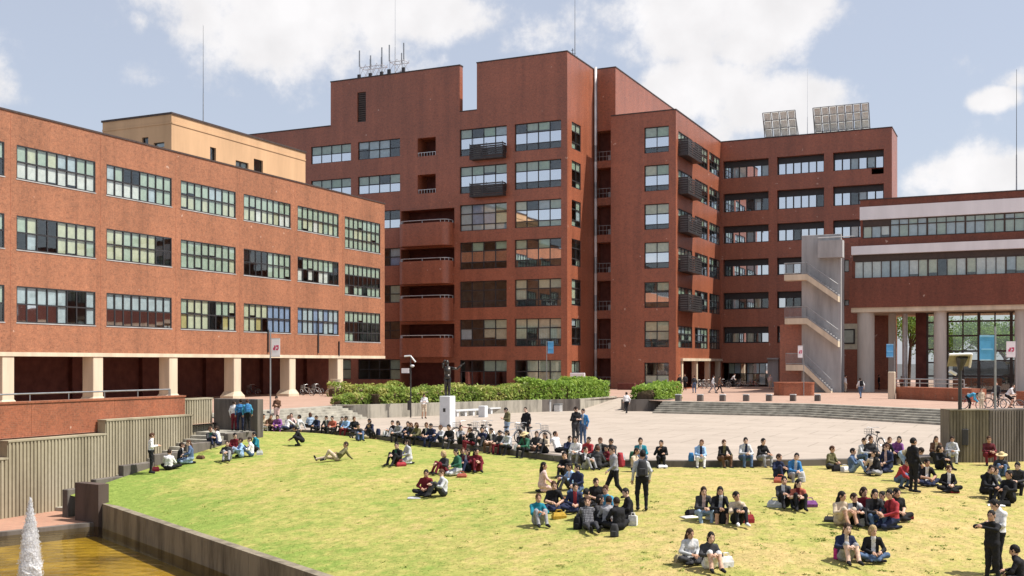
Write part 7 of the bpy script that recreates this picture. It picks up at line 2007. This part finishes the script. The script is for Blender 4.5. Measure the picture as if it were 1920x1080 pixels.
for q in PEOPLE:
    q = dict(q); a = q.pop('a'); l = q.pop('l'); g = q.pop('G', 'people resting on the lawn')
    if l.startswith('child'):
        r_ = pixdir(a[0], 0); yy = yr - .7; q['pos'] = Vector((r_.x / r_.y * yy, yy, ZT + .145 * NS))
    if g == G2 and a[2] in ('edge', 'eat') and a[0] < 1790:
        kb = on_kerb(a[0])
        if kb:
            c, n_ = kb; f0 = math.degrees(math.atan2(n_.dot(Vector(RT)), -n_.dot(Vector(FW))))
            foot = c + n_ * .16; q['pos'] = Vector((foot.x, foot.y, ZP - .275)); a = (a[0], a[1], a[2], max(f0 - 25, min(f0 + 25, a[3])), *a[4:])
    person(*a, l, group=g, **q)
BAGS = [(292, 884, 'tote', 'cloth_maroon', 'dark red bag at the feet of the standing person in white'), (376, 860, 'duffel', 'cloth_brown', 'brown bag on the lawn right of the denim vest'), (487, 853, 'tote', 'cloth_lightgrey', 'pale bag at the right of the left circle'),
 (398, 837, 'tote', 'cloth_white', 'small white bag beside the pair by the stair wall'), (709, 819, 'pack', 'cloth_navy', 'navy backpack standing on the plaza edge row'), (722, 819, 'paper', 'cloth_lightgrey', 'pale bag next to the navy backpack'),
 (752, 874, 'duffel', 'cloth_red', 'red bag between the pair on the middle lawn'), (777, 934, 'sheet', 'cloth_lightgrey', 'pale folded sheet left of the dark red jacket'), (866, 895, 'duffel', 'cloth_orange', 'orange-red bag before the green cardigan'),
 (911, 838, 'pack', 'cloth_black', 'black backpack on the plaza edge before the white bicycle'), (933, 842, 'paper', 'cloth_beige', 'beige paper bag below the one in black tee and brown trousers'), (968, 846, 'paper', 'cloth_white', 'white paper bag below the straw hat on the plaza edge'),
 (1048, 972, 'duffel', 'cloth_yellow', 'yellow bag at the front of the centre circle'), (1083, 992, 'pack', 'cloth_black', 'black backpack in the middle of the centre circle'), (1152, 1006, 'pack', 'cloth_charcoal', 'charcoal backpack nearest to us in the centre circle'), (1057, 950, 'tote', 'cloth_red', 'small red bag inside the centre circle'),
 (1187, 985, 'paper', 'cloth_white', 'white bag held at the knees of the black jacket'), (1164, 868, 'tote', 'cloth_lightgrey', 'pale bag on the plaza edge right of the red backpack'), (1186, 868, 'pack', 'cloth_green', 'dark green backpack on the plaza edge'), (1242, 878, 'box', 'cloth_white', 'white box at the feet of the long black coat'),
 (1296, 872, 'pack', 'cloth_blue', 'blue backpack left of the sky blue shirt'), (1369, 871, 'pack', 'cloth_olive', 'olive backpack right of the black shirt'), (1404, 873, 'tote', 'cloth_green', 'dark green bag between grey jacket and black sweater'),
 (1463, 905, 'duffel', 'cloth_orange', 'orange-red bag before the navy sweater'), (1503, 904, 'pack', 'cloth_lightgrey', 'grey and black backpack right of the blue and white top'), (1453, 950, 'duffel', 'cloth_lightgrey', 'pale bag left of the white collar'), (1518, 950, 'duffel', 'cloth_purple', 'purple bag right of the rust red top'),
 (1292, 970, 'sheet', 'cloth_white', 'white folded sheet left of the trio'), (1297, 965, 'duffel', 'cloth_black', 'black bag on the white sheet left of the trio'), (1333, 974, 'tote', 'cloth_white', 'white bag between the two long-haired of the trio'), (1357, 981, 'pack', 'cloth_black', 'black backpack before the black dress'), (1403, 980, 'tote', 'cloth_red', 'bright red bag right of the trio'),
 (1361, 1063, 'tote', 'cloth_white', 'large white bag right of the white skirt'), (1280, 1052, 'duffel', 'cloth_khaki', 'khaki bag under the left of the lower pair'), (1584, 884, 'basket', 'cloth_white', 'white basket on the lawn edge'), (1557, 978, 'duffel', 'cloth_charcoal', 'dark bag left of the beige dress'),
 (1612, 985, 'tote', 'cloth_lightgrey', 'white bag in the middle of the right circle'), (1641, 988, 'box', 'cloth_cyan', 'turquoise box in the middle of the right circle'), (1702, 972, 'box', 'cloth_maroon', 'dark red box right of the right circle'), (1572, 1048, 'pack', 'cloth_magenta', 'pink backpack left of the navy denim'), (1608, 1046, 'duffel', 'cloth_brown', 'brown bag between the lower right pair'),
 (1787, 924, 'box', 'cloth_maroon', 'dark red box right of the varsity jacket'), (1868, 948, 'sheet', 'cloth_white', 'white sheet before the hunched person'), (1883, 948, 'duffel', 'cloth_black', 'black bag beside the hunched person'), (1568, 884, 'tote', 'cloth_black', 'black bag between olive jacket and white basket')]
for i, b in enumerate(BAGS): bag(*b, yaw=random.uniform(-40, 40), s=random.uniform(.68, .86))
